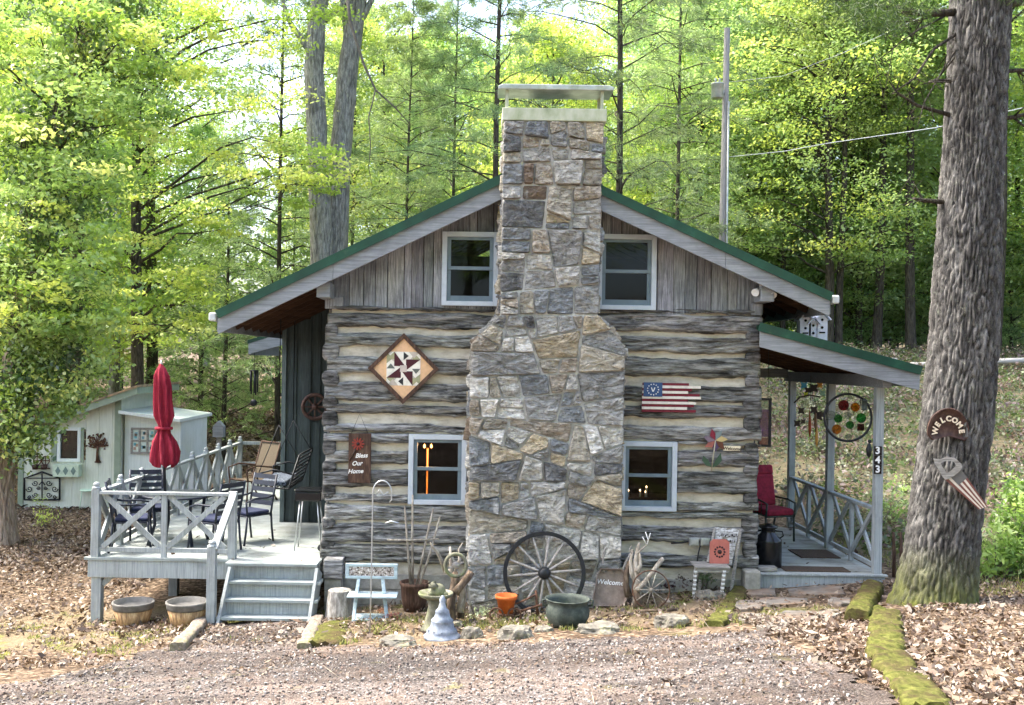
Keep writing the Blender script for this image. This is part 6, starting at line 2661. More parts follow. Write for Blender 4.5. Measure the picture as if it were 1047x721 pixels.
# iron wheel on the board wall
c = P(322, 416, 16.94)
o = thing('wall_wheel', 'dark iron wheel ornament on the board wall by the swing', 'wall art', c)
m = MB()
m.tube([c + V3((math.cos(a_) * .2, 0, math.sin(a_) * .2)) for a_ in [2 * math.pi * k / 28 for k in range(28)]], .03, 8, closed=True)
for k in range(8):
    a_ = 2 * math.pi * k / 8
    m.bar(c, c + V3((math.cos(a_) * .2, 0, math.sin(a_) * .2)), .028, .012, up=(0, 1, 0))
m.lathe([(0, -.04), (.05, -.03), (.05, .02), (0, .02)], c, 14, Matrix.Rotation(math.pi / 2, 3, 'X'))
m.build('wheel', M['brownseat'], o)

# dark tube chimes
c = P(257, 380, 20.3)
c.z = pa.z + (c.x - pa.x) * sl - .2
o = thing('tube_chime', 'dark tube chime with a round striker hung under the rear eave', 'wind chime', c)
m = MB()
p = P(257, 380, 20.5)
c2 = V3((p.x, 20.75, p.z))
m.tube([(c2.x, c2.y, pa.z + (c2.x - pa.x) * sl - .1), c2], .006, 5)
m.lathe([(0, 0), (.09, 0), (.09, .03), (0, .03)], c2, 14)
for k, v in enumerate((401, 404, 403, 400, 402)):
    a_ = 2 * math.pi * k / 5
    m.tube([c2 + V3((math.cos(a_) * .075, math.sin(a_) * .075, 0)), V3((c2.x + math.cos(a_) * .075, c2.y + math.sin(a_) * .075, P(257, v, 20.7).z))], .016, 8)
m.tube([c2, V3((c2.x, c2.y, P(257, 412, 20.7).z))], .004, 5)
m.lathe([(0, -.015), (.07, -.015), (.07, .015), (0, .015)], (c2.x, c2.y, P(257, 412, 20.7).z), 18, Matrix.Rotation(math.pi / 2, 3, 'X'))
m.build('tubes', M['blackmetal'], o)
# ---------------------------------------------------------------- things in the yard
def upright(u, v):
    return G(u, v)


# wagon wheel leaning on the chimney
g = G(556, 626)
wy = YC - .22
Rw = .53
bz = gz(g.x, wy - .1)
c = P(556.5, 586, wy)
o = thing('wagon_wheel', 'old wagon wheel with a black rim leaning on the stone chimney', 'wheel', (c.x, wy, c.z - Rw))
T = Matrix.Rotation(-.12, 3, 'X')
w = lambda x, y, z: c + T @ V3((x, y, z))
m = MB()
n = 64
prof = [(Rw, -.03), (Rw, .03), (Rw - .052, .028), (Rw - .052, -.028)]
vs = [w(math.cos(2 * math.pi * k / n) * r_, yy, math.sin(2 * math.pi * k / n) * r_) for k in range(n) for (r_, yy) in prof]
fs = [(k * 4 + j, k * 4 + (j + 1) % 4, ((k + 1) % n) * 4 + (j + 1) % 4, ((k + 1) % n) * 4 + j) for k in range(n) for j in range(4)]
m.add(vs, fs)
m.build('rim', M['blackmetal'], o, .006)
for k in range(14):
    a_ = 2 * math.pi * k / 14 + .1
    m = MB()
    d = V3((math.cos(a_), 0, math.sin(a_)))
    m.tube([w(*(d * .06)), w(*(d * .14)), w(*(d * .35)), w(*(d * (Rw - .05)))], [.022, .019, .016, .014], 8)
    m.build('spoke', M['spoke'], o)
m = MB()
m.lathe([(0, -.14), (.045, -.14), (.05, -.1), (.075, -.07), (.082, 0), (.075, .06), (.05, .1), (0, .1)], c, 24, T @ Matrix.Rotation(-math.pi / 2, 3, 'X') @ Matrix.Rotation(math.pi, 3, 'X'))
m.build('hub', M['blackmetal'], o)
m = MB()
m.lathe([(0, -.149), (.026, -.149), (.026, -.139), (0, -.139)], c, 16, T @ Matrix.Rotation(-math.pi / 2, 3, 'X') @ Matrix.Rotation(math.pi, 3, 'X'))
m.build('axle_hole', M['greymetal'], o)

# cauldron
g = G(580, 643)
o = thing('cauldron', 'old dark cast iron cauldron at the edge of the drive', 'cauldron', g)
m = MB()
m.lathe([(0, .0), (.12, .01), (.20, .06), (.245, .15), (.25, .21), (.235, .27), (.225, .30), (.255, .335), (.262, .345), (.245, .348), (.215, .30), (.22, .2), (.15, .08), (0, .06)], g, 32)
for a_ in (-.6, 1.5, 3.6):
    m.lathe([(.0, -.05), (.025, -.05), (.035, .06), (0, .06)], g + V3((math.cos(a_) * .15, math.sin(a_) * .15, .02)), 8)
m.build('pot', M['castiron'], o)
for s in (-1, 1):
    m = MB()
    m.tube([g + V3((s * .23, -.03, .27)), g + V3((s * .28, -.03, .27)), g + V3((s * .285, -.03, .33)), g + V3((s * .25, -.03, .335))], .012, 8)
    m.build('lug', M['castiron'], o)

# orange pot on iron legs
g = G(512, 634)
pc = P(517.5, 627, g.y)
o = thing('iron_pot_stand', 'low rusty iron cart frame under the orange pot', 'stand', g)
m = MB()
zt_ = pc.z
for s in (-1, 1):
    m.tube([(pc.x + s * .10, g.y - .05, gz(pc.x, g.y)), (pc.x + s * .08, g.y - .05, zt_ - .01)], .012, 7)
    m.tube([(pc.x + s * .10, g.y + .12, gz(pc.x, g.y)), (pc.x + s * .08, g.y + .12, zt_ - .01)], .012, 7)
m.lathe([(.09, -.02), (.11, -.02), (.11, 0), (.09, 0)], (pc.x, g.y + .03, zt_), 18)
m.tube([(pc.x + .05, g.y, zt_ - .04), P(535, 624, g.y), P(556, 618, g.y)], .016, 7)
m.tube([P(548, 604, g.y + .1), P(549, 618, g.y + .1), P(550, 630, g.y + .1)], .018, 7)
m.tube([P(526, 618, g.y), P(538, 613, g.y + .05), P(548, 608, g.y + .1)], .012, 7)
for x_ in (-.12, .10):
    m.tube([(pc.x + x_ + math.cos(a_) * .08, g.y - .07, gz(pc.x, g.y) + .075 + math.sin(a_) * .08) for a_ in [2 * math.pi * k / 18 for k in range(18)]], .012, 6, closed=True)
m.build('frame', M['rust'], o)
m = MB()
m.lathe([(0, 0), (.088, 0), (.118, .17), (.135, .172), (.138, .215), (.122, .215), (.115, .17), (0, .12)], (pc.x, g.y + .03, zt_ + .002), 28)
single(m, 'flower_pot', M['terracotta'], 'bright orange clay pot below the wagon wheel', 'pot', (pc.x, g.y + .03, zt_))

# coal scoop sign
g = G(626, 621)
c = P(625, 603, g.y)
o = thing('coal_scoop', 'old grey metal scoop lettered Welcome with two pale handles', 'scoop', g)
lean = V3((0, .22, 1)).normalized()
sd = V3((1, 0, 0))
fw = sd.cross(lean)                 # towards the camera
fw = fw if fw.y < 0 else -fw
b0 = V3((P(624, 618, g.y).x, g.y, gz(g.x, g.y) + .01))
m = MB()
pan = lambda a, b, k: b0 + sd * a + lean * b + fw * k
outl = [(-.235, .0), (.165, .0), (.215, .10), (.20, .42), (.155, .475), (-.125, .475), (-.165, .42), (-.235, .12)]
nn = len(outl)
k1 = [pan(a, b, .0) for a, b in outl]
rim = [pan(a * 1.0, b, .085 if i not in (0, 1) else .03) for i, (a, b) in enumerate(outl)]
inn = [pan(a * .86, b * .93 + .012, .0) for a, b in outl]
rimi = [pan(a * .955, b * .97 + .006, .085 if i not in (0, 1) else .03) for i, (a, b) in enumerate(outl)]
bk_ = [pan(a * .9, b * .95, -.02) for a, b in outl]
vs = inn + rimi + rim + bk_
fs = [tuple(range(nn))]
for i in range(nn):
    j = (i + 1) % nn
    fs += [(i, j, nn + j, nn + i), (nn + i, nn + j, 2 * nn + j, 2 * nn + i), (2 * nn + i, 2 * nn + j, 3 * nn + j, 3 * nn + i)]
fs.append(tuple(range(3 * nn, 4 * nn))[::-1])
m.add(vs, fs)
m.build('pan', mk('worn_scoop_metal', [(.3, S(108, 96, 86)), (.5, S(136, 122, 110)), (.72, S(164, 150, 138))], 8, rough=.7, bstr=.2, dirt=(S(186, 180, 172), 5, .56, .75, .5)), o, .006)
m = MB()
m.text('Welcome', .088, pan(.0, .30, .004), (1, 0, -.06), lean, .004, S(240, 240, 236), .22, .001)
m.build('lettering', M['paintcol'], o)
for pts in ([(617.5, 586), (616.5, 575), (617.5, 566), (619, 559)], [(636.5, 586), (639, 577), (643, 569), (645, 565)]):
    m = MB()
    q = [P(u, v, g.y + .1) for u, v in pts]
    m.tube(q, [.02, .017, .013, .005], 8, jit=.05)
    m.build('handle', M['spoke'], o)

# driftwood plough and small iron wheel
g = G(652, 622)
o = thing('driftwood', 'upright forked driftwood beside the coal scoop', 'driftwood', g)
m = MB()
Yd = g.y
dw = lambda px, ra, rb, y=0, jj=.12: m.tube([P(u, v, Yd + y + .03 * i) for i, (u, v) in enumerate(px)], [ra + (rb - ra) * i / (len(px) - 1) for i in range(len(px))], 9, jit=jj)
dw([(650, 624), (652, 605), (651, 590), (650, 575), (652, 562), (654, 555)], .06, .018)
dw([(651, 598), (646, 585), (645, 572), (647, 562)], .04, .015, .05)
dw([(651, 585), (655, 578), (654, 566)], .035, .014, .02)
dw([(652, 566), (658, 560), (662, 556)], .012, .004)
dw([(646, 566), (643, 562), (646, 558)], .010, .004)
m.build('branches', M['driftwood'], o)
m = MB()
dw([(643, 610), (640, 598), (641, 585), (644, 574)], .05, .03, .1)
dw([(651, 622), (653, 612), (650, 604), (653, 598)], .055, .03, -.08)
m.build('dark_branches', M['darkdrift'], o)
m = MB()
dw([(651, 604), (658, 597), (667, 586), (673, 577), (678, 571)], .035, .028, -.05, .05)
m.build('log_arm', M['driftwood'], o)
m = MB()
for pts in ([(661, 557), (663, 553), (660, 544)], [(663, 553), (665, 545)], [(661, 557), (657, 549)]):
    m.tube([P(u, v, Yd) for u, v in pts], .006, 5)
m.build('white_twigs', M['white'], o)
c = P(665.5, 608, Yd - .1)
c.z = gz(c.x, Yd - .1) + .24
o = thing('wheel_ornament', 'thin rusty iron spoked wheel leaning at the driftwood', 'wheel', (c.x, c.y, c.z - .24))
m = MB()
m.tube([c + V3((math.cos(a_) * .235, .03 * math.sin(a_), math.sin(a_) * .235)) for a_ in [2 * math.pi * k / 36 for k in range(36)]], .009, 6, closed=True)
m.build('rim', M['rust'], o)
m = MB()
for k in range(10):
    a_ = 2 * math.pi * k / 10
    m.tube([c + V3((0, -.02, 0)), c + V3((math.cos(a_) * .235, .03 * math.sin(a_), math.sin(a_) * .235))], .006, 5)
m.lathe([(0, -.04), (.025, -.04), (.025, .04), (0, .04)], c, 10, Matrix.Rotation(math.pi / 2, 3, 'X'))
m.build('spokes', M['driftwood'], o)
m = MB()
q = G(690, 624)
m.tube([G(650, 627) + V3((0, 0, .02)), G(672, 627) + V3((0, 0, .03)), G(692, 625) + V3((0, 0, .02))], .02, 7, jit=.1)
single(m, 'fallen_stick', M['darkdrift'], 'dark stick lying on the ground under the iron wheel', 'stick', q)

# weathered chair with the rusty sun panel
g = G(725, 606)
cy_ = g.y - .24
o = thing('wooden_chair', 'weathered grey wooden chair with a painted lettered backboard', 'chair', (g.x, cy_, gz(g.x, cy_)))
m = MB()
zs = P(728, 577, cy_).z
m.box(P(708.5, 578, cy_).x, P(744, 578, cy_).x, cy_ - .16, cy_ + .2, zs - .025, zs)
m.box(P(710, 578, cy_).x, P(743, 578, cy_).x, cy_ - .14, cy_ - .11, zs - .085, zs - .025)
m.build('seat', M['greywood'], o, .006)
for (ua, va, ub_, vb, yy) in ((709, 604, 711.5, 579, -.13), (737.5, 605, 741, 579, -.13), (715, 598, 716, 579, .17)):
    m = MB()
    a, b = P(ua, va, cy_ + yy), P(ub_, vb, cy_ + yy)
    a.z = gz(a.x, a.y) - .02
    m.bar(a, b, .036, .036)
    m.build('leg', M['greywood'], o, .004)
    for k in range(7):
        t = .1 + k * .125
        if yy < 0:
            m = MB()
            m.obox(a.lerp(b, t), .04, .04, .022)
            m.build('white_band', M['white'], o)
for (ua, va, ub_, vb) in ((747, 602, 757.5, 541), (724, 575, 731, 540)):
    m = MB()
    a, b = P(ua, va, cy_ + .1), P(ub_, vb, cy_ + .3)
    if ua == 747: a.z = gz(a.x, a.y) - .02
    m.bar(a, b, .035, .03)
    m.build('stile', M['greywood'], o, .004)
m = MB()
q0, q1, q2, q3 = P(726.5, 578, cy_ + .17), P(748, 578, cy_ + .17), P(756, 541, cy_ + .3), P(731, 539, cy_ + .3)
m.add([q0, q1, q2, q3] + [p + V3((0, .02, 0)) for p in (q0, q1, q2, q3)], [(0, 1, 2, 3), (7, 6, 5, 4), (0, 4, 5, 1), (1, 5, 6, 2), (2, 6, 7, 3), (3, 7, 4, 0)])
m.build('backboard', mk('flaking_white_board', [(.38, S(112, 104, 96)), (.5, S(170, 168, 164)), (.62, S(216, 216, 214))], 7, (2, 2, 6), .9, .4), o, .004)
m = MB()
rg2 = random.Random(4)
for (v0, ua, ub_) in ((547.5, 734, 754), (553, 733, 752)):     # a flaked, unreadable painted scroll
    u = ua
    while u < ub_:
        p = P(u, v0 + math.sin(u * 1.3) * .8, cy_ + .25)
        m.obox(p + V3((0, -.012, 0)), rg2.uniform(.008, .022), .004, rg2.uniform(.012, .03), Matrix.Rotation(rg2.uniform(-.6, .6), 3, 'Y'), S(58, 54, 50))
        u += rg2.uniform(1.3, 2.4)
m.build('scrollwork', M['paintcol'], o)
# panel
c = P(735.5, 566, cy_ + .05)
m = MB()
pw, ph_ = .13, .155
zb = zs + .003
pl = lambda a, b: V3((c.x + a + b * .06, cy_ + .04 + b * .22, zb + b))
poly = [(-pw, 0), (pw, 0), (pw, .27), (.085, .31), (-.085, .31), (-pw, .27)]
A_ = [pl(a, b) for a, b in poly]
m.add(A_ + [p + V3((0, .02, 0)) for p in A_], [tuple(range(6)), tuple(range(6, 12))[::-1]] + [(i, 6 + i, 6 + (i + 1) % 6, (i + 1) % 6) for i in range(6)], S(168, 96, 82))
for k in range(13):
    a_ = 2 * math.pi * k / 12
    r_ = 0 if k == 12 else .065
    p = pl(math.cos(a_) * r_, .15 + math.sin(a_) * r_) + V3((0, -.002, 0))
    m.lathe([(0, -.002), (.014 if k < 12 else .03, -.002), (.014 if k < 12 else .03, .002), (0, .002)], p, 8, Matrix.Rotation(math.pi / 2 - .2, 3, 'X'), S(54, 34, 30))
single(m, 'sun_plaque', M['paintcol'], 'rust red metal panel pierced with a sun, on the weathered chair', 'panel', c)
q = G(718, 606)
bush('potted_fern', 'small pale plant under the weathered chair', [(718, 592, q.y + .1, 6, 4)], 40, .03, [S(150, 166, 140), S(110, 136, 96), S(188, 196, 176)], 90, (q.x, q.y + .1, gz(q.x, q.y + .1)), .09, .7, True, cat='plant')
q = G(690, 606)
bush('burgundy_plant', 'low dark burgundy plant along the cabin wall foot', [(682, 596, q.y + .3, 8, 4), (696, 597, q.y + .3, 8, 4), (703, 600, q.y + .3, 5, 3)], 46, .028, [S(92, 52, 56), S(70, 40, 44), S(120, 76, 72), S(84, 70, 60)], 91, (q.x, q.y + .3, gz(q.x, q.y + .3)), .10, .6, True, cat='plant')

# pale blue plant stand
g = G(380, 636)
o = thing('plant_stand', 'pale blue plant stand with a pebble mosaic box top', 'stand', g)
ys = g.y + .18
m = MB()
x0, x1 = P(353.5, 585, ys).x, P(406.5, 585, ys).x
zt, zb = P(380, 576.5, ys).z, P(380, 591.5, ys).z
for bx in ((x0, x1, zt - .035, zt), (x0, x1, zb, zb + .035), (x0, x0 + .045, zb + .035, zt - .035), (x1 - .045, x1, zb + .035, zt - .035)):
    m.box(bx[0], bx[1], ys - .03, ys + .04, bx[2], bx[3])
m.build('top_frame', M['paleblue'], o, .005)
m = MB(); m.box(x0 + .04, x1 - .04, ys - .015, ys + .03, zb + .03, zt - .03); m.build('mosaic', M['pebble'], o)
for (ua, ub_) in ((361, 367), (396, 391)):
    for yy in (-.16, .16):
        m = MB()
        a, b = P(ua, 634, g.y + .1 + yy), P(ub_, 590, ys)
        a.z = gz(a.x, a.y) - .01
        m.bar(a, b, .04, .028)
        m.build('leg', M['paleblue'], o, .004)
for (u0, u1, v, d) in ((357, 407, 607, .18), (363, 396, 630, .2)):
    m = MB()
    z = P(380, v, ys - .08).z
    m.box(P(u0, v, ys).x, P(u1, v, ys).x, ys - .08 - d, ys - .02 + d * .4, z - .02, z)
    m.build('shelf', M['paleblue'], o, .004)

# shepherd hook
g = G(378, 652)
m = MB()
pts = [V3((g.x, g.y, g.z - .1)), P(379.5, 600, g.y), P(381, 520, g.y)]
for k in range(13):
    a_ = math.pi - math.pi * 1.08 * k / 12
    pts.append(P(390.8 + math.cos(a_) * 9.6, 504 - math.sin(a_) * 12.5, g.y))
pts += [P(400.5, 511, g.y), P(398, 514, g.y)]
m.tube(pts, .008, 7)
m.tube([P(384, 507, g.y), P(388, 500, g.y), P(392, 506, g.y), P(397, 503, g.y)], .005, 5)
m.tube([P(394, 535, g.y + .3), P(400, 533, g.y + .3), P(408, 535, g.y + .3)], .012, 6, jit=.3)
single(m, 'shepherd_hook', M['chrome'], 'thin tall grey hooked garden pole before the log wall', 'garden hook', g)

# planter of tall sticks
g = G(423, 627)
yp = g.y + .12
o = thing('planter', 'dark round planter with flaring rim holding tall sticks', 'planter', (g.x, yp, g.z))
m = MB()
m.lathe([(0, 0), (.135, 0), (.17, .15), (.185, .33), (.20, .345), (.20, .385), (.175, .385), (.165, .33), (0, .33)], (g.x, yp, g.z), 26, jit=.015)
m.build('pot', M['brownwood'], o)
m = MB()
m.lathe([(.0, .335), (.17, .335), (.17, .34)], (g.x, yp, g.z), 20)
m.build('soil', M['darkdrift'], o)
o = thing('stick_trellis', 'grey stick trellis fanned out above the dark planter', 'trellis', (g.x, yp, g.z + .34))
m = MB()
for pts in ([(420, 600), (417, 560), (414, 518)], [(422, 598), (421.5, 550), (422, 506)], [(426, 598), (434, 560), (443, 520)], [(429, 598), (440, 565), (450, 528)]):
    m.tube([P(u, v, yp + .02) for u, v in pts], [.018, .016, .013], 7, jit=.06)
m.tube([P(396, 552, yp), P(420, 552.5, yp), P(449, 551, yp)], .012, 6)
m.build('poles', M['driftwood'], o)

# bird bath
g = G(445, 645)
o = thing('bird_bath', 'mossy cast stone bird bath before the log wall', 'bird bath', g)
m = MB()
H_ = P(445, 608, g.y).z - g.z
k = H_ / .55
m.lathe([(0, 0), (.17, 0), (.175, .05 * k), (.14, .08 * k), (.125, .16 * k), (.095, .30 * k), (.085, .42 * k), (.11, .48 * k), (.10, .5 * k)], g, 24, jit=.02)
m.build('pedestal', M['mossstone'], o)
m = MB()
m.lathe([(0, .49 * k), (.12, .49 * k), (.19, .53 * k), (.205, .56 * k), (.205, .585 * k), (.19, .585 * k), (.16, .55 * k), (0, .54 * k)], g, 30)
m.build('bowl', M['mossstone'], o)
fz = g.z + .545 * k
o2 = thing('stone_frog', 'mossy stone frog sitting in the bird bath bowl', 'garden ornament', (g.x, g.y, fz))
m = MB()
fc = V3((g.x + .03, g.y - .02, fz))
m.lathe([(0, 0), (.075, .01), (.09, .05), (.075, .10), (.04, .13), (0, .135)], fc, 16)
m.lathe([(0, -.04), (.05, -.02), (.055, .01), (.03, .04), (0, .045)], fc + V3((-.06, -.04, .12)), 14)
for s in (-1, 1):
    m.lathe([(0, -.018), (.018, 0), (0, .018)], fc + V3((-.075 + s * .03, -.05, .165)), 8)
    m.lathe([(0, 0), (.04, .015), (.03, .045), (0, .06)], fc + V3((s * .08, -.03, 0)), 10)
m.build('frog', M['mossstone'], o2)

# pagoda cone
g = G(452, 652)
g = V3((g.x, g.y - .05, gz(g.x, g.y - .05)))
m = MB()
m.lathe([(0, 0), (.205, 0), (.205, .03), (.185, .04), (.165, .075), (.17, .09), (.135, .12), (.12, .19), (.127, .2), (.09, .235), (.075, .29), (.08, .3), (.045, .34), (.03, .40), (.035, .43), (.015, .47), (0, .48)], g, 20, jit=.03)
for k in range(5):
    a_ = -math.pi / 2 + (k - 2) * .55
    m.lathe([(0, -.012), (.012, 0), (0, .012)], g + V3((math.cos(a_) * .165, math.sin(a_) * .165, .10)), 6)
single(m, 'cone_ornament', M['slate'], 'blue grey tiered stone cone standing against the bird bath', 'garden ornament', g)

# driftwood with grinding wheel
g = G(476, 640)
o = thing('driftwood', 'tall twisted driftwood with a pale horn branch behind the bird bath', 'driftwood', g)
Yd = g.y + .1
m = MB()
dw([(456, 585), (452, 575), (448, 566), (443, 560), (440, 555)][::-1], .008, .03, 0, .06)
dw([(470, 626), (474, 605), (470, 590), (462, 585), (455, 584)], .05, .035, 0)
dw([(464, 595), (461, 580), (461, 568), (460, 559)], .035, .012, .05)
dw([(466, 585), (470, 572), (469, 562), (473, 555)], .022, .006, .05)
dw([(478, 600), (480, 615), (485, 628)], .018, .010, -.05)
m.build('pale_branches', M['driftwood'], o)
m = MB()
dw([(462, 634), (461, 615), (464, 600), (466, 585)], .055, .04, -.05)
dw([(465, 606), (472, 598), (478, 591), (482, 585)], .05, .045, -.1)
dw([(470, 632), (472, 618), (470, 606)], .05, .04, .05)
m.build('dark_branches', M['darkdrift'], o)
c = P(466, 578, Yd - .12)
o = thing('grinding_wheel', 'pale round grinding wheel caught in the tall driftwood', 'wheel', c)
m = MB()
m.tube([c + V3((math.cos(a_) * .125, 0, math.sin(a_) * .135)) for a_ in [2 * math.pi * k / 28 for k in range(28)]], .022, 8, closed=True)
m.build('wheel_ring', M['mossstone'], o)
m = MB()
m.lathe([(0, -.015), (.045, -.015), (.045, .015), (0, .015)], c, 16, Matrix.Rotation(math.pi / 2, 3, 'X'))
for k in range(4):
    a_ = .4 + k * math.pi / 2
    m.bar(c, c + V3((math.cos(a_) * .12, 0, math.sin(a_) * .12)), .02, .015, up=(0, 1, 0))
m.build('spokes', M['greywood'], o)

# stump, buckets
g = G(346, 633)
m = MB()
n = 26
vs, fs = [], []
hs = P(346, 605, g.y).z - g.z
for j in range(6):
    t = j / 5
    for k in range(n):
        a_ = 2 * math.pi * k / n
        r_ = .165 * (1.12 - .2 * t + .12 * math.exp(-t * 6)) * (1 + .10 * fnoise(math.cos(a_) * 2, math.sin(a_) * 2, t + 4))
        vs.append((g.x + math.cos(a_) * r_, g.y + .1 + math.sin(a_) * r_, g.z - .05 + (hs + .05) * t))
for j in range(5):
    for k in range(n):
        l = (k + 1) % n
        fs.append((j * n + k, j * n + l, (j + 1) * n + l, (j + 1) * n + k))
fs.append(tuple(5 * n + k for k in range(n)))
m.add(vs, fs)
single(m, 'tree_stump', M['stump'], 'short pale barked stump at the foot of the cabin corner', 'stump', g)
for k, (u, v, lb) in enumerate(((136, 641.5, 'wooden half barrel tub at the outer corner under the deck edge'), (191, 641.5, 'wooden half barrel tub beside the stair post'))):
    g = G(u, v - 1)
    o = thing('barrel_tub', lb, 'planter', g, 'barrel tubs below the deck')
    m = MB()
    m.lathe([(0, 0), (.195, 0), (.215, .10), (.25, .24), (.25, .24)], g, 32)
    m.build('staves', M['stave'], o)
    m = MB()
    m.lathe([(.253, .235), (.262, .26), (.268, .30), (.275, .315), (.272, .33), (.25, .33), (.24, .27), (0, .25)], g, 32)
    m.build('band', mk('dark_tub_band%d' % k, [(.3, S(78, 76, 72)), (.6, S(112, 110, 104))], 8, rough=.7), o)

# timbers and mossy edging
def timber(name, label, p, q, w, h, mat, sink=.05, bev=.02, jag=.01):
    m = MB()
    p, q = V3(p), V3(q)
    d = q - p
    L = d.length
    n = max(6, int(L / .035))
    s = V3((d.y, -d.x, 0)).normalized()
    prof = [(-1, -sink), (-1.03, h * .35), (-1.0, h * .68), (-.92, h * .88), (-.78, h * .98), (-.5, h * 1.03), (-.2, h * 1.05), (.2, h * 1.05), (.5, h * 1.03), (.78, h * .98), (.92, h * .88), (1.0, h * .68), (1.03, h * .35), (1, -sink)]
    K_ = len(prof)
    vs, fs = [], []
    for i in range(n + 1):
        t = i / n
        c = p + d * t
        z = gz(c.x, c.y)
        e = 1 - .06 * max(0, 1 - min(t, 1 - t) * L / .05)
        for (a, b) in prof:
            jx = jag * (fnoise(c.x * 4 + a, c.y * 4, b * 7) * 1.6 + .8 * fnoise(c.x * 16 + a * 3, c.y * 16, b * 20))
            jz = jag * (1.4 * fnoise(c.x * 5, c.y * 5 + a, 3) + 1.1 * fnoise(c.x * 17, c.y * 17 + a * 4, 8)) if b > 0 else 0
            vs.append((c.x + s.x * (a * w / 2 * e) + s.x * jx, c.y + s.y * a * w / 2 * e + s.y * jx, z + (b * e if b > 0 else b) + jz))
    for i in range(n):
        for k in range(K_ - 1):
            fs.append((i * K_ + k, i * K_ + k + 1, (i + 1) * K_ + k + 1, (i + 1) * K_ + k))
    m.add(vs, fs, None, True)
    m.add([vs[k] for k in range(K_)], [tuple(range(K_))[::-1]])
    m.add([vs[n * K_ + k] for k in range(K_)], [tuple(range(K_))])
    bev = 0
    c = (p + q) / 2
    return single(m, name, mat, label, 'edging', (c.x, c.y, gz(c.x, c.y)), 'timbers edging the paths', bev)


timber('landscape_timber', 'grey timber slanting to the drive below the stair post', G(181, 668), G(207, 639), .17, .12, M['timber'])
timber('landscape_timber', 'short grey timber at the cabin side of the deck steps', G(311, 664), G(324, 634), .16, .07, M['timber'])
timber('mossy_timber', 'moss covered block in front of the stump', G(331, 662), G(343, 640), .36, .06, M['moss'], jag=.025)
timber('mossy_timber', 'straight mossy timber at the cabin side of the flagstone path', G(731, 641), G(757, 604), .22, .06, M['moss'], jag=.015)
timber('mossy_timber', 'mossy square cut timber with a dark end between path and pine', G(876, 637), G(893, 605), .25, .15, M['moss'], jag=.012)
for (p, q, w, lb) in (((906, 630), (907, 680), .30, 'mossy timber running from the pine foot down the drive edge'), ((907, 676), (955, 735), .31, 'thick mossy timber curving to the picture corner')):
    timber('mossy_timber', lb, G(*p), G(*q), w, .09, M['moss'], jag=.022, bev=.03)

# garden rocks
def rock(u, v, wpx, hpx, label, mat=None, seed=0, cat='rock'):
    g = G(u, v)
    s = wpx / F * g.y / 2
    hh = hpx / F * g.y * 1.15
    me = bpy.data.meshes.new('garden_rock')
    import bmesh
    bm = bmesh.new()
    bmesh.ops.create_icosphere(bm, subdivisions=4, radius=1)
    for vtx in bm.verts:
        p = vtx.co.copy()
        k = 1 + .35 * fnoise(p.x * 1.2 + seed, p.y * 1.2, p.z * 1.2, 3) + .08 * fnoise(p.x * 4 + seed, p.y * 4, p.z * 4, 4)
        q_ = p * k
        q_.z = max(-.3, min(q_.z, .62 + .1 * fnoise(p.x * 2, p.y * 2, seed)))
        vtx.co = (q_.x * s, q_.y * s * .75, q_.z * hh * 1.1)
    bm.to_mesh(me); bm.free()
    me.materials.append(mat or M['rock'])
    o = mesh_obj('garden_rock', me, loc=(g.x, g.y + s * .3, g.z))
    tag(o, label, cat, 'rocks edging the yard')


for k, a in enumerate([(408, 660, 38, 8, 'long flat pale rock below the plant stand'), (483, 653, 22, 13, 'dark wedge of rock right of the blue grey cone'), (526, 654, 36, 14, 'pale domed rock below the orange pot'),
                       (612, 648, 46, 10, 'broad flat pale rock beside the cauldron'), (688, 640, 38, 12, 'flat pale rock before the iron wheel'), (722, 614, 24, 11, 'blue grey rock at the foot of the weathered chair'),
                       (462, 641, 20, 7, 'small flat tan rock behind the cone ornament'), (556, 648, 20, 8, 'small dark rock at the cauldron side'), (736, 612, 16, 8, 'small pale rock by the mossy timber at the chair')]):
    rock(*a, seed=k * 7.3)
# low leafy tufts along the chimney foot
for k, (u, v, lb) in enumerate(((492, 632, 'pale variegated ground plant at the chimney foot by the driftwood'), (590, 612, 'small green plant at the chimney foot behind the cauldron'), (570, 640, 'grassy green tuft growing against the cauldron'), (395, 634, 'low reddish leaves beneath the plant stand'))):
    q = G(u, v)
    bush('yard_plant', lb, [(u, v - 4, q.y, 5, 5)], 34, .024, [[S(170, 180, 140), S(120, 140, 84)], [S(104, 130, 70), S(140, 160, 100)], [S(110, 136, 84), S(90, 120, 70)], [S(150, 92, 84), S(176, 130, 110)]][k], 95 + k, (q.x, q.y, q.z), .09, .6, False, 'plants in the yard', cat='plant')

# ---- signs on the big pine
def pine_front(u, v, off=.03):
    """point on the near face of the pine"""
    a, b = ray(u, v)
    y = BP.y
    zz = P(u, v, y).z
    k = 0
    while k < len(E) - 2 and E[k + 1][0].z < zz: k += 1
    t = (zz - E[k][0].z) / (E[k + 1][0].z - E[k][0].z)
    c = E[k][0].lerp(E[k + 1][0], t); r = E[k][1] + (E[k + 1][1] - E[k][1]) * t
    for _ in range(4):
        dx = a * y - c.x
        y = BP.y - math.sqrt(max(.0, r * r - dx * dx)) - off
    return P(u, v, y)


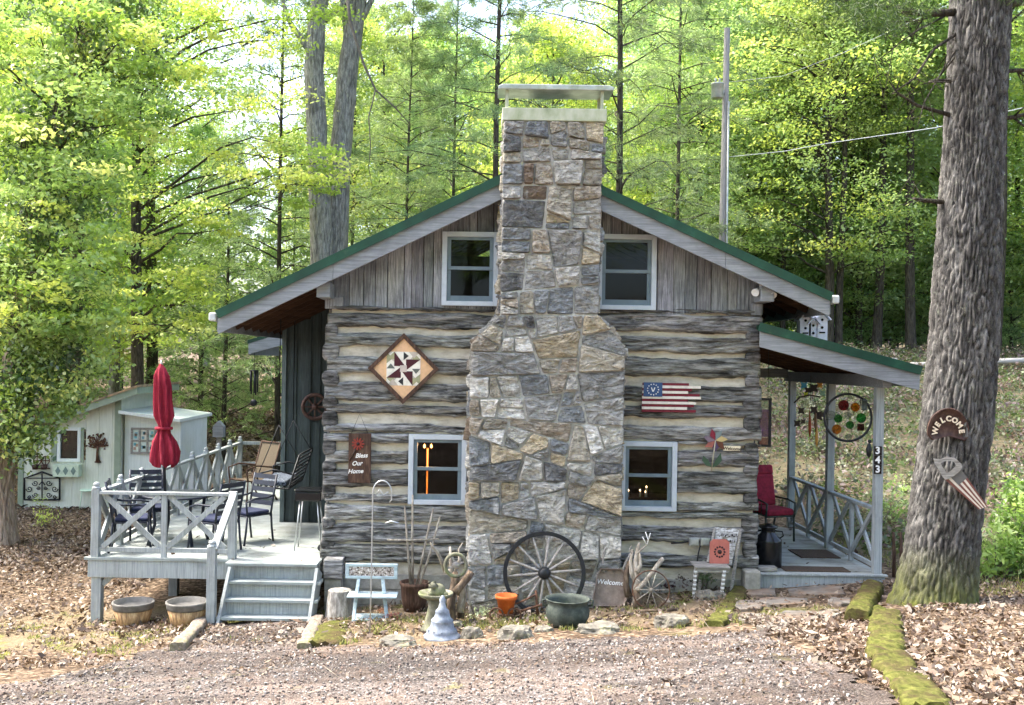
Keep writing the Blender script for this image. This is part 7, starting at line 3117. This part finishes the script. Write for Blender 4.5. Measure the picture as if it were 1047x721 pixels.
c = pine_front(969, 437, .06)
o = thing('tractor_seat', 'brown iron tractor seat with WELCOME cut in it on the big pine', 'sign', c)
yy = c.y
W_ = .235
n = 26
out = []
for k in range(n + 1):
    a_ = math.pi * k / n
    out.append((math.cos(a_) * W_ * (1 + .02 * math.sin(a_ * 2)), math.sin(a_) * .27 - .05))
out += [(-W_ * .98, -.10), (-W_ * .8, -.15), (-.10, -.125), (0, -.10), (.10, -.125), (W_ * .8, -.15), (W_ * .98, -.10)]
m = MB()
vs, fs = [], []
rings = [(1.0, -.015), (.985, -.04), (.9, -.022), (.7, -.004), (.4, .0), (.12, .0)]
for t, d in rings:
    for (a, b) in out:
        vs.append((c.x + a * t, yy + d, c.z + b * t))
nn = len(out)
for r_ in range(len(rings) - 1):
    for k in range(nn):
        l = (k + 1) % nn
        fs.append((r_ * nn + k, (r_ + 1) * nn + k, (r_ + 1) * nn + l, r_ * nn + l)[::-1])
fs.append(tuple((len(rings) - 1) * nn + k for k in range(nn)))
back = [(c.x + a * .98, yy + .03, c.z + b * .98) for a, b in out]
b0_ = len(vs)
vs += back
for k in range(nn):
    l = (k + 1) % nn
    fs.append((k, l, b0_ + l, b0_ + k))
m.add(vs, fs, None, True)
m.build('seat_pan', M['brownseat'], o)
m = MB()
for k in range(15):
    a_ = math.pi * (.28 + .44 * k / 14)
    m.tube([V3((c.x + math.cos(a_) * W_ * .94, yy - .03, c.z + math.sin(a_) * .255 - .05)), V3((c.x + math.cos(a_) * W_ * 1.01, yy - .035, c.z + math.sin(a_) * .276 - .05))], .009, 6)
m.build('rim_beading', M['brownseat'], o)
m = MB()
for k, s in enumerate('WELCOME'):
    a_ = math.radians(172 - k * 27.3)
    d = V3((math.cos(a_), 0, math.sin(a_)))
    p = V3((c.x - .005, yy - .032, c.z - .065)) + V3((d.x * .152, 0, d.z * .165))
    m.text(s, .085, p, (d.z, 0, -d.x), d, .012, S(222, 205, 178), 0, .003)
m.build('lettering', M['paintcol'], o)

# handsaw painted as a flag
o = thing('painted_handsaw', 'old handsaw painted with flag stripes slanting on the big pine', 'sign', pine_front(980, 492))
def sw_(u, v, off): return pine_front(u, v, off)
yy = pine_front(975, 490, .075).y
A = lambda u, v, d=0: P(u, v, yy + d)
heel_t, heel_b, toe_t, toe_b = (980, 476), (966, 490), (1010, 518), (1001, 521)
m = MB()
nst = 7
for k in range(nst):
    t0, t1 = k / nst, (k + 1) / nst
    L = lambda a, b, t: (a[0] + (b[0] - a[0]) * t, a[1] + (b[1] - a[1]) * t)
    h0, h1, e0, e1 = L(heel_t, heel_b, t0), L(heel_t, heel_b, t1), L(toe_t, toe_b, t0), L(toe_t, toe_b, t1)
    pts = [A(*h0), A(*h1), A(*e1), A(*e0)]
    col = S(206, 196, 178) if k % 2 else S(116, 72, 62)
    bk2 = [p + V3((0, .008, 0)) for p in pts]
    m.add(pts + bk2, [(0, 1, 2, 3), (7, 6, 5, 4), (0, 4, 5, 1), (1, 5, 6, 2), (2, 6, 7, 3), (3, 7, 4, 0)], col)
    if k < 5:
        f0, f1 = L(h0, e0, .3), L(h1, e1, .3)
        pts = [A(*h0, -.003), A(*h1, -.003), A(*f1, -.003), A(*f0, -.003)]
        m.add(pts, [(0, 1, 2, 3)], S(98, 96, 92))
m.build('blade', M['paintcol'], o)
m = MB()
hp = [(954, 469), (958, 467), (960, 470), (968, 467), (976, 468), (983, 474), (984, 479), (979, 484), (972, 489), (967, 491), (963, 487), (960, 480), (956, 475)]
hole = [(962, 473.5), (968, 471), (975, 472), (977.5, 476), (972, 481.5), (968, 484), (965.5, 480), (963, 476.5)]
hc = (970, 478)
vs, fs = [], []
# ring of quads between the outline and the grip hole
nn_ = 24
def at_angle(poly, a_):
    d = (math.cos(a_), math.sin(a_))
    for i in range(len(poly)):
        p, q = poly[i], poly[(i + 1) % len(poly)]
        ex, ey = q[0] - p[0], q[1] - p[1]
        den = d[0] * ey - d[1] * ex
        if abs(den) < 1e-9: continue
        t = ((p[0] - hc[0]) * ey - (p[1] - hc[1]) * ex) / den
        s_ = ((p[0] - hc[0]) * d[1] - (p[1] - hc[1]) * d[0]) / den
        if t > 0 and -1e-6 <= s_ <= 1 + 1e-6:
            return (hc[0] + d[0] * t, hc[1] + d[1] * t)
    return hc
for dd in (-.022, .006):
    for pl_ in (hp, hole):
        for k in range(nn_):
            vs.append(A(*at_angle(pl_, 2 * math.pi * k / nn_), dd))
for k in range(nn_):
    l = (k + 1) % nn_
    fs += [(k, l, nn_ + l, nn_ + k), (2 * nn_ + k, 3 * nn_ + k, 3 * nn_ + l, 2 * nn_ + l), (k, 2 * nn_ + k, 2 * nn_ + l, l), (nn_ + k, nn_ + l, 3 * nn_ + l, 3 * nn_ + k)]
m.add(vs, fs)
m.build('handle', M['greywood'], o)

# ---- utility pole and wires
pb_, pt_ = P(740, 246, 30), P(743.5, 29, 30)
px_, py_2 = pb_.x - .06, 30
o = thing('utility_pole', 'grey utility pole with a small transformer rising behind the roof', 'utility pole', (px_, py_2, gz(px_, py_2)))
m = MB()
m.tube([(px_, py_2, gz(px_, py_2) - .3), (px_ + .0, py_2, 4), pt_], [.13, .115, .085], 16)
m.build('pole', mk('grey_pole_wood', [(.3, S(108, 106, 102)), (.7, S(140, 138, 132))], 4, (8, 8, 1), .9, .3), o)
m = MB()
m.tube([(px_ + .13, py_2 - .1, 3), P(745, 104, 29.88)], .03, 8)
m.build('conduit', M['greymetal'], o)
m = MB()
tc_ = P(733.5, 93, 29.8)
m.lathe([(0, -.22), (.17, -.22), (.18, -.2), (.18, .17), (.19, .18), (.19, .21), (.06, .25), (0, .25)], tc_, 20)
for s in (-1, 1):
    m.lathe([(0, 0), (.03, 0), (.03, .12), (0, .14)], tc_ + V3((s * .06, 0, .24)), 8)
m.bar(tc_, V3((tc_.x + .3, 30, tc_.z)), .05, .08)
m.build('transformer', M['greymetal'], o)
for k, (pts, r_, lb) in enumerate((([(748, 84), (800, 78), (860, 55), (980, 0), (1100, -70)], .006, 'thin upper power line running from the pole top'), ([(745, 161), (800, 155), (850, 146), (955, 131), (1100, 98)], .011, 'pale lower service cable running from the pole'))):
    m = MB()
    ps = [P(u, v, 30 - i * 1.2) for i, (u, v) in enumerate(pts)]
    ps[0] = P(pts[0][0] - 4, pts[0][1], 30)
    m.tube(ps, r_, 6)
    single(m, 'power_line', M['gutter'], lb, 'cable', ps[0])

# ---- rail fence on the rise
o = thing('rail_fence', 'pale two rail fence along the top of the bank behind the big pine', 'fence', G(1030, 400))
fy = 31.5
for (v0, v1) in ((374, 369), (391, 386)):
    us = [915, 985, 1055, 1130]
    for ua, ub_ in zip(us[:-1], us[1:]):
        m = MB()
        f = lambda u: v0 + (v1 - v0) * (u - 915) / 120
        m.tube([P(ua - 2, f(ua), fy), P(ub_ + 2, f(ub_), fy)], .085, 7, jit=.1)
        m.build('rail', mk('bleached_rail', [(.3, S(150, 146, 140)), (.7, S(200, 196, 190))], 4, (1, 6, 6), .9, .3) if ua == 915 and v0 == 374 else bpy.data.materials['bleached_rail'], o)
for u in (915, 985, 1055, 1130):
    x = P(u, 380, fy).x
    m = MB()
    m.box(x - .08, x + .08, fy + .02, fy + .2, gz(x, fy) - .3, P(u, 366, fy).z)
    m.build('post', bpy.data.materials['bleached_rail'], o, .01)

# ---- the shed -------------------------------------------------------------
SY = 23.4
sx0, sx1 = P(20, 500, SY).x, P(122.5, 500, SY).x
sx2 = P(183, 450, SY).x
zb = gz(sx0, SY) - .15
zl_, zr_ = P(22, 424, SY).z, P(120, 406, SY).z
zr_ = P(122, 404, SY).z
zl_ = zr_ - (sx1 - sx0) * .36
shed = thing('garden_shed', 'pale green garden shed with a lean-to roof beyond the deck', 'shed', ((sx0 + sx1) / 2, SY, zb + .15))
wx0, wx1 = P(59, 450, SY).x, P(83, 450, SY).x
wz0, wz1 = P(70, 472, SY).z, P(70, 437, SY).z
m = MB()
zq = lambda x: zl_ + (x - sx0) * (zr_ - zl_) / (sx1 - sx0)
x = sx0
while x < sx1 - .01:
    b = min(x + .30, sx1)
    segs = [(zb + .12, None)]
    if x < wx1 - .05 and b > wx0 + .05:
        segs = [(zb + .12, wz0 + .04), (wz1 - .04, None)]
    for p, q_ in segs:
        tA, tB = (zq(x), zq(b - .006)) if q_ is None else (q_, q_)
        m.prism([(x, p), (b - .006, p), (b - .006, tB), (x, tA)], (0, SY, 0), (1, 0, 0), (0, 0, 1), -.04)
    x = b
m.box(sx0, sx0 + .05, SY + .05, SY + 2.8, zb + .12, zl_)
m.box(sx1 - .05, sx1, SY + .05, SY + 2.8, zb + .12, zr_)
m.build('wall', M['shed'], shed)
m = MB()
m.box(sx0 - .03, sx0 + .09, SY - .03, SY - .002, zb + .02, zl_ - .02)
m.box(sx1 - .13, sx1 + .005, SY - .03, SY - .002, zb + .02, zr_ - .03)
m.box(sx0, sx1, SY - .025, SY + .05, zb + .0, zb + .118)
m.build('corner_trim', M['shedtrim'], shed)
m = MB(); m.box(sx0 - .05, sx1 + 1.9, SY + .02, SY + 2.7, zb - .3, zb - .0); m.build('base', M['blackmetal'], shed)
m = MB()
e0, e1 = sx0 - .3, P(142, 397, SY - .2).x
zE = lambda x: zr_ + .03 + (x - sx1) * .36
m.prism([(e0, zE(e0)), (e1, zE(e1)), (e1, zE(e1) + .05), (e0, zE(e0) + .05)], (0, SY - .28, 0), (1, 0, 0), (0, 0, 1), -3.4)
m.build('roof', M['shedroof'], shed)
m = MB()
m.prism([(e0, zE(e0) - .16), (e1 - .02, zE(e1) - .16), (e1 - .02, zE(e1) - .002), (e0, zE(e0) - .002)], (0, SY - .26, 0), (1, 0, 0), (0, 0, 1), -.04)
m.box(e1 - .06, e1 - .02, SY - .2, SY + 3, zE(e1) - .16, zE(e1) - .01)
m.build('fascia', M['shedtrim'], shed)
# annex
m = MB()
za, zc_ = P(126, 424, SY + .1).z, P(180, 432, SY + .1).z
ax0 = sx1 + .05
m.prism([(ax0, zb), (sx2, zb), (sx2, zc_), (ax0, za)], (0, SY + .12, 0), (1, 0, 0), (0, 0, 1), -.05)
m.box(sx2 - .05, sx2, SY + .18, SY + 2.4, zb, zc_)
m.build('annex_wall', M['shedwhite'], shed)
m = MB()
p0, p1 = ax0 - .06, sx2 + .06
k = (zc_ - za) / (sx2 - ax0)
m.prism([(p0, za + (p0 - ax0) * k + .03), (p1, za + (p1 - ax0) * k + .03), (p1, za + (p1 - ax0) * k + .10), (p0, za + (p0 - ax0) * k + .10)], (0, SY - .15, 0), (1, 0, 0), (0, 0, 1), -2.8)
m.build('annex_roof', M['shedwhite'], shed)
m = MB()
t = .07
for bx in ((wx0, wx0 + t, wz0, wz1), (wx1 - t, wx1, wz0, wz1), (wx0 + t, wx1 - t, wz1 - t, wz1), (wx0 + t, wx1 - t, wz0, wz0 + t)):
    m.box(bx[0], bx[1], SY - .04, SY + .03, bx[2], bx[3])
wn = m.build('window', M['shedwhite'], shed)
m = MB(); m.box(wx0 + t - .01, wx1 - t + .01, SY + .02, SY + .03, wz0 + t - .01, wz1 - t + .01); m.build('pane', mk('dark_shed_glass', [(.3, S(20, 24, 22)), (.7, S(40, 46, 42))], 3, rough=.1, bstr=.0, spec=.5), wn)
for bx in ((wx0 - .13, wx0 - .01), (wx1 + .01, wx1 + .07)):
    m = MB()
    m.box(bx[0], bx[1], SY - .035, SY - .003, wz0 - .02, wz1)
    m.build('shutter', M['shedtrim'], shed)
m = MB()
fx0, fx1, fz0, fz1 = P(58, 480, SY).x, P(84, 480, SY).x, P(70, 486.5, SY).z, P(70, 474.5, SY).z
m.box(fx0, fx1, SY - .22, SY - .003, fz0, fz1, S(196, 212, 188))
for k in range(3):
    x = fx0 + (fx1 - fx0) * (.2 + .3 * k)
    m.prism([(-.06, 0), (0, -.10), (.06, 0), (0, .10)], (x, SY - .221, (fz0 + fz1) / 2), (1, 0, 0), (0, 0, 1), .004, S(110, 132, 124))
m.build('flower_box', M['paintcol'], shed)
# art on the shed
c = P(100, 459, SY)
o = thing('metal_tree_art', 'dark metal tree silhouette on the green shed wall', 'wall art', c)
m = MB()
q = lambda u, v: P(u, v, SY - .03)
m.tube([q(100, 472.5), q(99.5, 464), q(100, 456)], [.05, .03, .03], 8)
m.tube([q(97, 472.5), q(103, 472.5)], .02, 6)
rg2 = random.Random(8)
for k in range(16):
    a_ = math.radians(-15 + 210 * k / 15)
    L = rg2.uniform(7, 12.5)
    e = (100 + math.cos(a_) * L, 455 - math.sin(a_) * L * .9)
    mid = (100 + math.cos(a_ + .2) * L * .5, 456 - math.sin(a_ + .2) * L * .5)
    m.tube([q(100, 457), q(*mid), q(*e)], [.018, .012, .008], 5)
    for j in range(3):
        w_ = (e[0] + rg2.uniform(-2.2, 2.2), e[1] + rg2.uniform(-2, 2))
        m.lathe([(0, -.004), (.024, 0), (0, .004)], q(*w_), 6, Matrix.Rotation(math.pi / 2, 3, 'X'))
m.build('silhouette', M['rust'], o)
c = P(43, 498, SY)
o = thing('iron_gate_panel', 'black scrolled iron gate panel leaning on the green shed', 'wall art', (c.x, SY - .1, gz(c.x, SY)))
m = MB()
q = lambda u, v: P(u, v, SY - .06)
m.tube([q(25, 511), q(25, 489), q(34, 486), q(43, 482.5), q(52, 486), q(61, 489), q(61, 511)], .022, 6)
m.tube([q(25, 511), q(61, 511)], .022, 6)
m.tube([q(25, 489), q(61, 489)], .012, 6)
for s in (-1, 1):
    for (u0, v0, r_) in ((50, 494, 3.2), (56, 500, 3.4), (50, 506, 3), (56, 508, 2), (46.5, 499, 2)):
        pts = []
        for k in range(16):
            a_ = k * .55
            rr_ = r_ * (1 - k / 18)
            pts.append(q(43 + s * (u0 - 43 + math.cos(a_) * rr_), v0 + math.sin(a_) * rr_))
        m.tube(pts, .012, 5)
m.tube([q(43, 511), q(43, 484)], .016, 6)
m.tube([q(40, 496), q(43, 492), q(46, 496)], .014, 6)
m.build('scrollwork', M['blackmetal'], o)
c = P(42, 473, SY)
o = thing('shelf_art', 'small dark scrolled wall shelf with two flower pots on the shed', 'wall art', c)
m = MB()
q = lambda u, v: P(u, v, SY - .03)
for (u, v) in ((38, 471), (46.5, 471)):
    m.tube([q(u + math.cos(a_) * 4, v + math.sin(a_) * 4.4) for a_ in [2 * math.pi * k / 16 for k in range(16)]], .012, 5, closed=True)
    m.tube([q(u - 4, v), q(u + 4, v)], .01, 5); m.tube([q(u, v - 4.4), q(u, v + 4.4)], .01, 5)
m.tube([q(33.5, 479), q(51, 479)], .014, 6)
m.build('scrolls', M['rust'], o)
m = MB()
for u in (36, 45):
    m.lathe([(0, 0), (.06, 0), (.08, .1), (0, .1)], P(u, 480, SY - .1), 12)
m.build('pots', M['brownseat'], o)
wa, wb = P(134, 452, SY + .1).x, P(160, 452, SY + .1).x
c = P(147, 452, SY + .08)
o = thing('old_window_art', 'old six pane window frame hung on the white end of the shed', 'wall art', c)
z1, z0 = P(147, 437.5, SY + .1).z, P(147, 464, SY + .1).z
m = MB()
t = .045
yy = SY + .07
for k in range(4):
    x = wa + (wb - wa - t) * k / 3
    m.box(x, x + t, yy, yy + .04, z0, z1)
for k in range(3):
    z = z0 + (z1 - z0 - t) * k / 2
    m.box(wa + t, wb - t, yy + .003, yy + .037, z, z + t)
m.build('frame', M['greywood'], o)
m = MB()
for i in range(3):
    for j in range(2):
        a, b = wa + t + (wb - wa - t) * i / 3, wa + (wb - wa - t) * (i + 1) / 3
        c0, c1 = z0 + t + (z1 - z0 - t) * j / 2, z0 + (z1 - z0 - t) * (j + 1) / 2
        m.box(a, b, yy + .015, yy + .025, c0, c1, [S(206, 216, 204), S(192, 206, 196), S(214, 216, 200)][(i + j) % 3])
        for k in range(3):
            xx, zz = rg2.uniform(a + .04, b - .04), rg2.uniform(c0 + .05, c1 - .05)
            m.box(xx - .03, xx + .03, yy + .012, yy + .0149, zz - .035, zz + .03, rg2.choice([S(120, 160, 168), S(176, 150, 130), S(140, 160, 120), S(110, 170, 176)]))
m.build('panes', M['paintcol'], o)
# pale wire chairs
for k, (u, lb) in enumerate(((91, 'pale green wire garden chair by the shed, clear of the deck post'), (111, 'pale green wire garden chair nearest the deck railing'))):
    g = G(u, 521)
    o = thing('wire_chair', lb, 'chair', g, 'wire chairs before the shed')
    rz_ = .2 if k == 0 else -.2
    mt = M.get('wiregreen') or M.setdefault('wiregreen', flat('pale_green_wire', S(196, 222, 196), .5, .08, 10))
    m = MB()
    m.tube([g + V3((math.cos(a_) * .21, .18, .68 + math.sin(a_) * .24)) for a_ in [2 * math.pi * i / 24 for i in range(24)]], .012, 6, closed=True)
    for i in range(-3, 4):
        h_ = math.sqrt(max(.0, 1 - (i / 3.6) ** 2)) * .24
        m.tube([g + V3((i * .055, .18, .68 - h_)), g + V3((i * .04, .18, .68 + h_))], .006, 5)
    m.build('backrest', mt, o)
    m = MB(); m.lathe([(0, .43), (.2, .43), (.21, .44), (.2, .455), (0, .455)], g, 22); m.build('seat', mt, o)
    for i in range(4):
        a_ = .78 + i * math.pi / 2
        m = MB(); m.tube([g + V3((math.cos(a_) * .17, math.sin(a_) * .17, .43)), g + V3((math.cos(a_) * .22, math.sin(a_) * .22, 0))], .011, 6); m.build('leg', mt, o)

# little birdhouse on a post past the deck
c = P(224, 438, 24)
o = thing('post_birdhouse', 'small pale birdhouse on a post past the far deck corner', 'birdhouse', (c.x, 24, gz(c.x, 24)))
m = MB(); m.box(c.x - .05, c.x + .05, 23.95, 24.05, gz(c.x, 24), c.z - .2); m.build('post', M['greywood'], o)
m = MB(); m.prism([(c.x - .12, c.z - .2), (c.x + .12, c.z - .2), (c.x + .12, c.z + .05), (c.x, c.z + .18), (c.x - .12, c.z + .05)], (0, 23.88, 0), (1, 0, 0), (0, 0, 1), -.24); m.build('house', M['trim'], o)

# ---- behind the lower windows
c = V3((P(437, 470, 14.9).x, 14.9, .5))
o = thing('floor_lamp', 'glowing brass lamp seen through the deck side window', 'lamp', c)
glow = emit('lamp_glow', (1.0, .42, .12), 2.2)
m = MB(); zt = P(437, 458, 14.9).z
m.lathe([(0, 0), (.14, 0), (.14, .02), (.02, .05), (.018, zt - .5), (.0, zt - .5)], c, 16); m.build('stem', mk('brass', [(.3, S(120, 76, 36)), (.7, S(176, 120, 60))], 6, rough=.35, metallic=.7), o)
for u in (434, 441):
    m = MB(); p = P(u, 457, 14.9)
    m.lathe([(0, -.02), (.014, -.01), (.018, .015), (.0, .05)], p, 12); m.build('bulb', glow, o)
m = MB(); m.lathe([(.010, 0), (.012, .27)], P(437, 478, 14.86), 10); m.build('lit_glass_tube', emit('amber_glow', (1., .34, .08), .8), o)
L = bpy.data.lights.new('lamp_light', 'POINT'); L.energy = 6; L.color = (1, .55, .25); L.shadow_soft_size = .06
lo_ = bpy.data.objects.new('lamp_light', L); COL.objects.link(lo_); lo_.parent = o; lo_.location = V3((P(437, 452, 14.75).x, 14.72, zt + .03)) - c
tz = P(655, 505, 14.7).z
o = thing('window_table', 'dark table top behind the porch side window', 'table', (P(660, 505, 14.7).x, 14.7, .5))
m = MB(); m.box(P(640, 505, 14.7).x, P(690, 505, 14.7).x, 14.45, 15.0, tz - .06, tz - .03)
for u in (643, 687):
    x = P(u, 505, 14.7).x
    m.box(x - .03, x + .03, 14.5, 14.56, .5, tz - .062)
m.build('top', M['brownwood'], o)
for k, (u, v, lb) in enumerate(((642.5, 501.5, 'tiny lit candle bulb at the chimney end of the porch side window'), (654.5, 501.5, 'tiny lit bulb in the middle of the porch side window'), (661, 498, 'highest tiny lit bulb in the porch side window'), (660, 503, 'lowest tiny lit bulb in the porch side window'))):
    p = P(u, v, 14.6)
    o = thing('candle_bulb', lb, 'light', (p.x, p.y, tz - .03), 'candle lights in the window')
    m = MB(); m.lathe([(0, tz - .03 - p.z), (.014, tz - .03 - p.z), (.012, -.012), (0, -.012)], p, 8); m.build('candle', M['white'], o)
    m = MB(); m.lathe([(0, -.012), (.011, 0), (0, .02)], p, 8); m.build('flame', emit('candle_glow', (1., .6, .3), 3.) if k == 0 else bpy.data.materials['candle_glow'], o)

# two thin dark stakes past the porch post
for u, lb in ((914, 'thin dark stake standing beside the end porch post'), (921.5, 'thin dark stake standing nearest the big pine')):
    q = G(u, 590)
    m = MB()
    m.tube([q + V3((0, 0, -.1)), P(u, 566, q.y), P(u - .5, 544, q.y)], [.028, .026, .02], 7, jit=.1)
    single(m, 'garden_stake', M['brownwood'], lb, 'stake', q, 'stakes by the porch end')
# ---------------------------------------------------------------- light, sky, camera
w = bpy.data.worlds.new('World')
SC.world = w
w.use_nodes = True
nt = w.node_tree
bg = nt.nodes['Background']
sky = nt.nodes.new('ShaderNodeTexSky')
sky.sky_type = 'NISHITA'
sky.sun_disc = False
to_sun = Vector((-.5, .17, .85)).normalized()
el = math.asin(to_sun.z)
sky.sun_elevation = el
sky.sun_rotation = math.atan2(to_sun.x, to_sun.y)
sky.air_density = .8
sky.dust_density = 5.0
sky.ozone_density = 1.0
nt.links.new(sky.outputs[0], bg.inputs[0])
bg.inputs[1].default_value = .15
sd_ = bpy.data.lights.new('sun', 'SUN')
sd_.energy = 1.35
sd_.angle = math.radians(14)
sd_.color = (1., .95, .86)
so = bpy.data.objects.new('sun', sd_)
COL.objects.link(so)
so.rotation_euler = (-to_sun).to_track_quat('-Z', 'Y').to_euler()
so.location = (0, 0, 30)

cam = bpy.data.cameras.new('camera')
co_ = bpy.data.objects.new('camera', cam)
COL.objects.link(co_)
cam.sensor_width = 36
cam.lens = 36 * F / IW
cam.shift_x = (IW / 2 - CX) / IW
cam.shift_y = -(IH / 2 - CY) / IW
cam.clip_end = 1000
co_.location = (0, 0, ZC)
co_.rotation_euler = (math.pi / 2, 0, 0)
co_.rotation_mode = 'QUATERNION'
q = Vector((0, 1, 0)).to_track_quat('-Z', 'Z')
from mathutils import Quaternion
co_.rotation_quaternion = Quaternion((1, 0, 0), math.pi / 2) @ Quaternion((0, 0, 1), ROLL)
SC.camera = co_

SC.render.engine = 'CYCLES'
SC.cycles.use_denoising = True
SC.cycles.use_adaptive_sampling = True
SC.cycles.adaptive_threshold = .02
SC.cycles.max_bounces = 7
SC.cycles.diffuse_bounces = 4
SC.cycles.glossy_bounces = 3
SC.cycles.transmission_bounces = 5
SC.cycles.transparent_max_bounces = 8
SC.cycles.sample_clamp_indirect = 6
SC.view_settings.view_transform = 'Standard'
SC.view_settings.look = 'None'
SC.view_settings.exposure = 2.6
SC.view_settings.gamma = 1
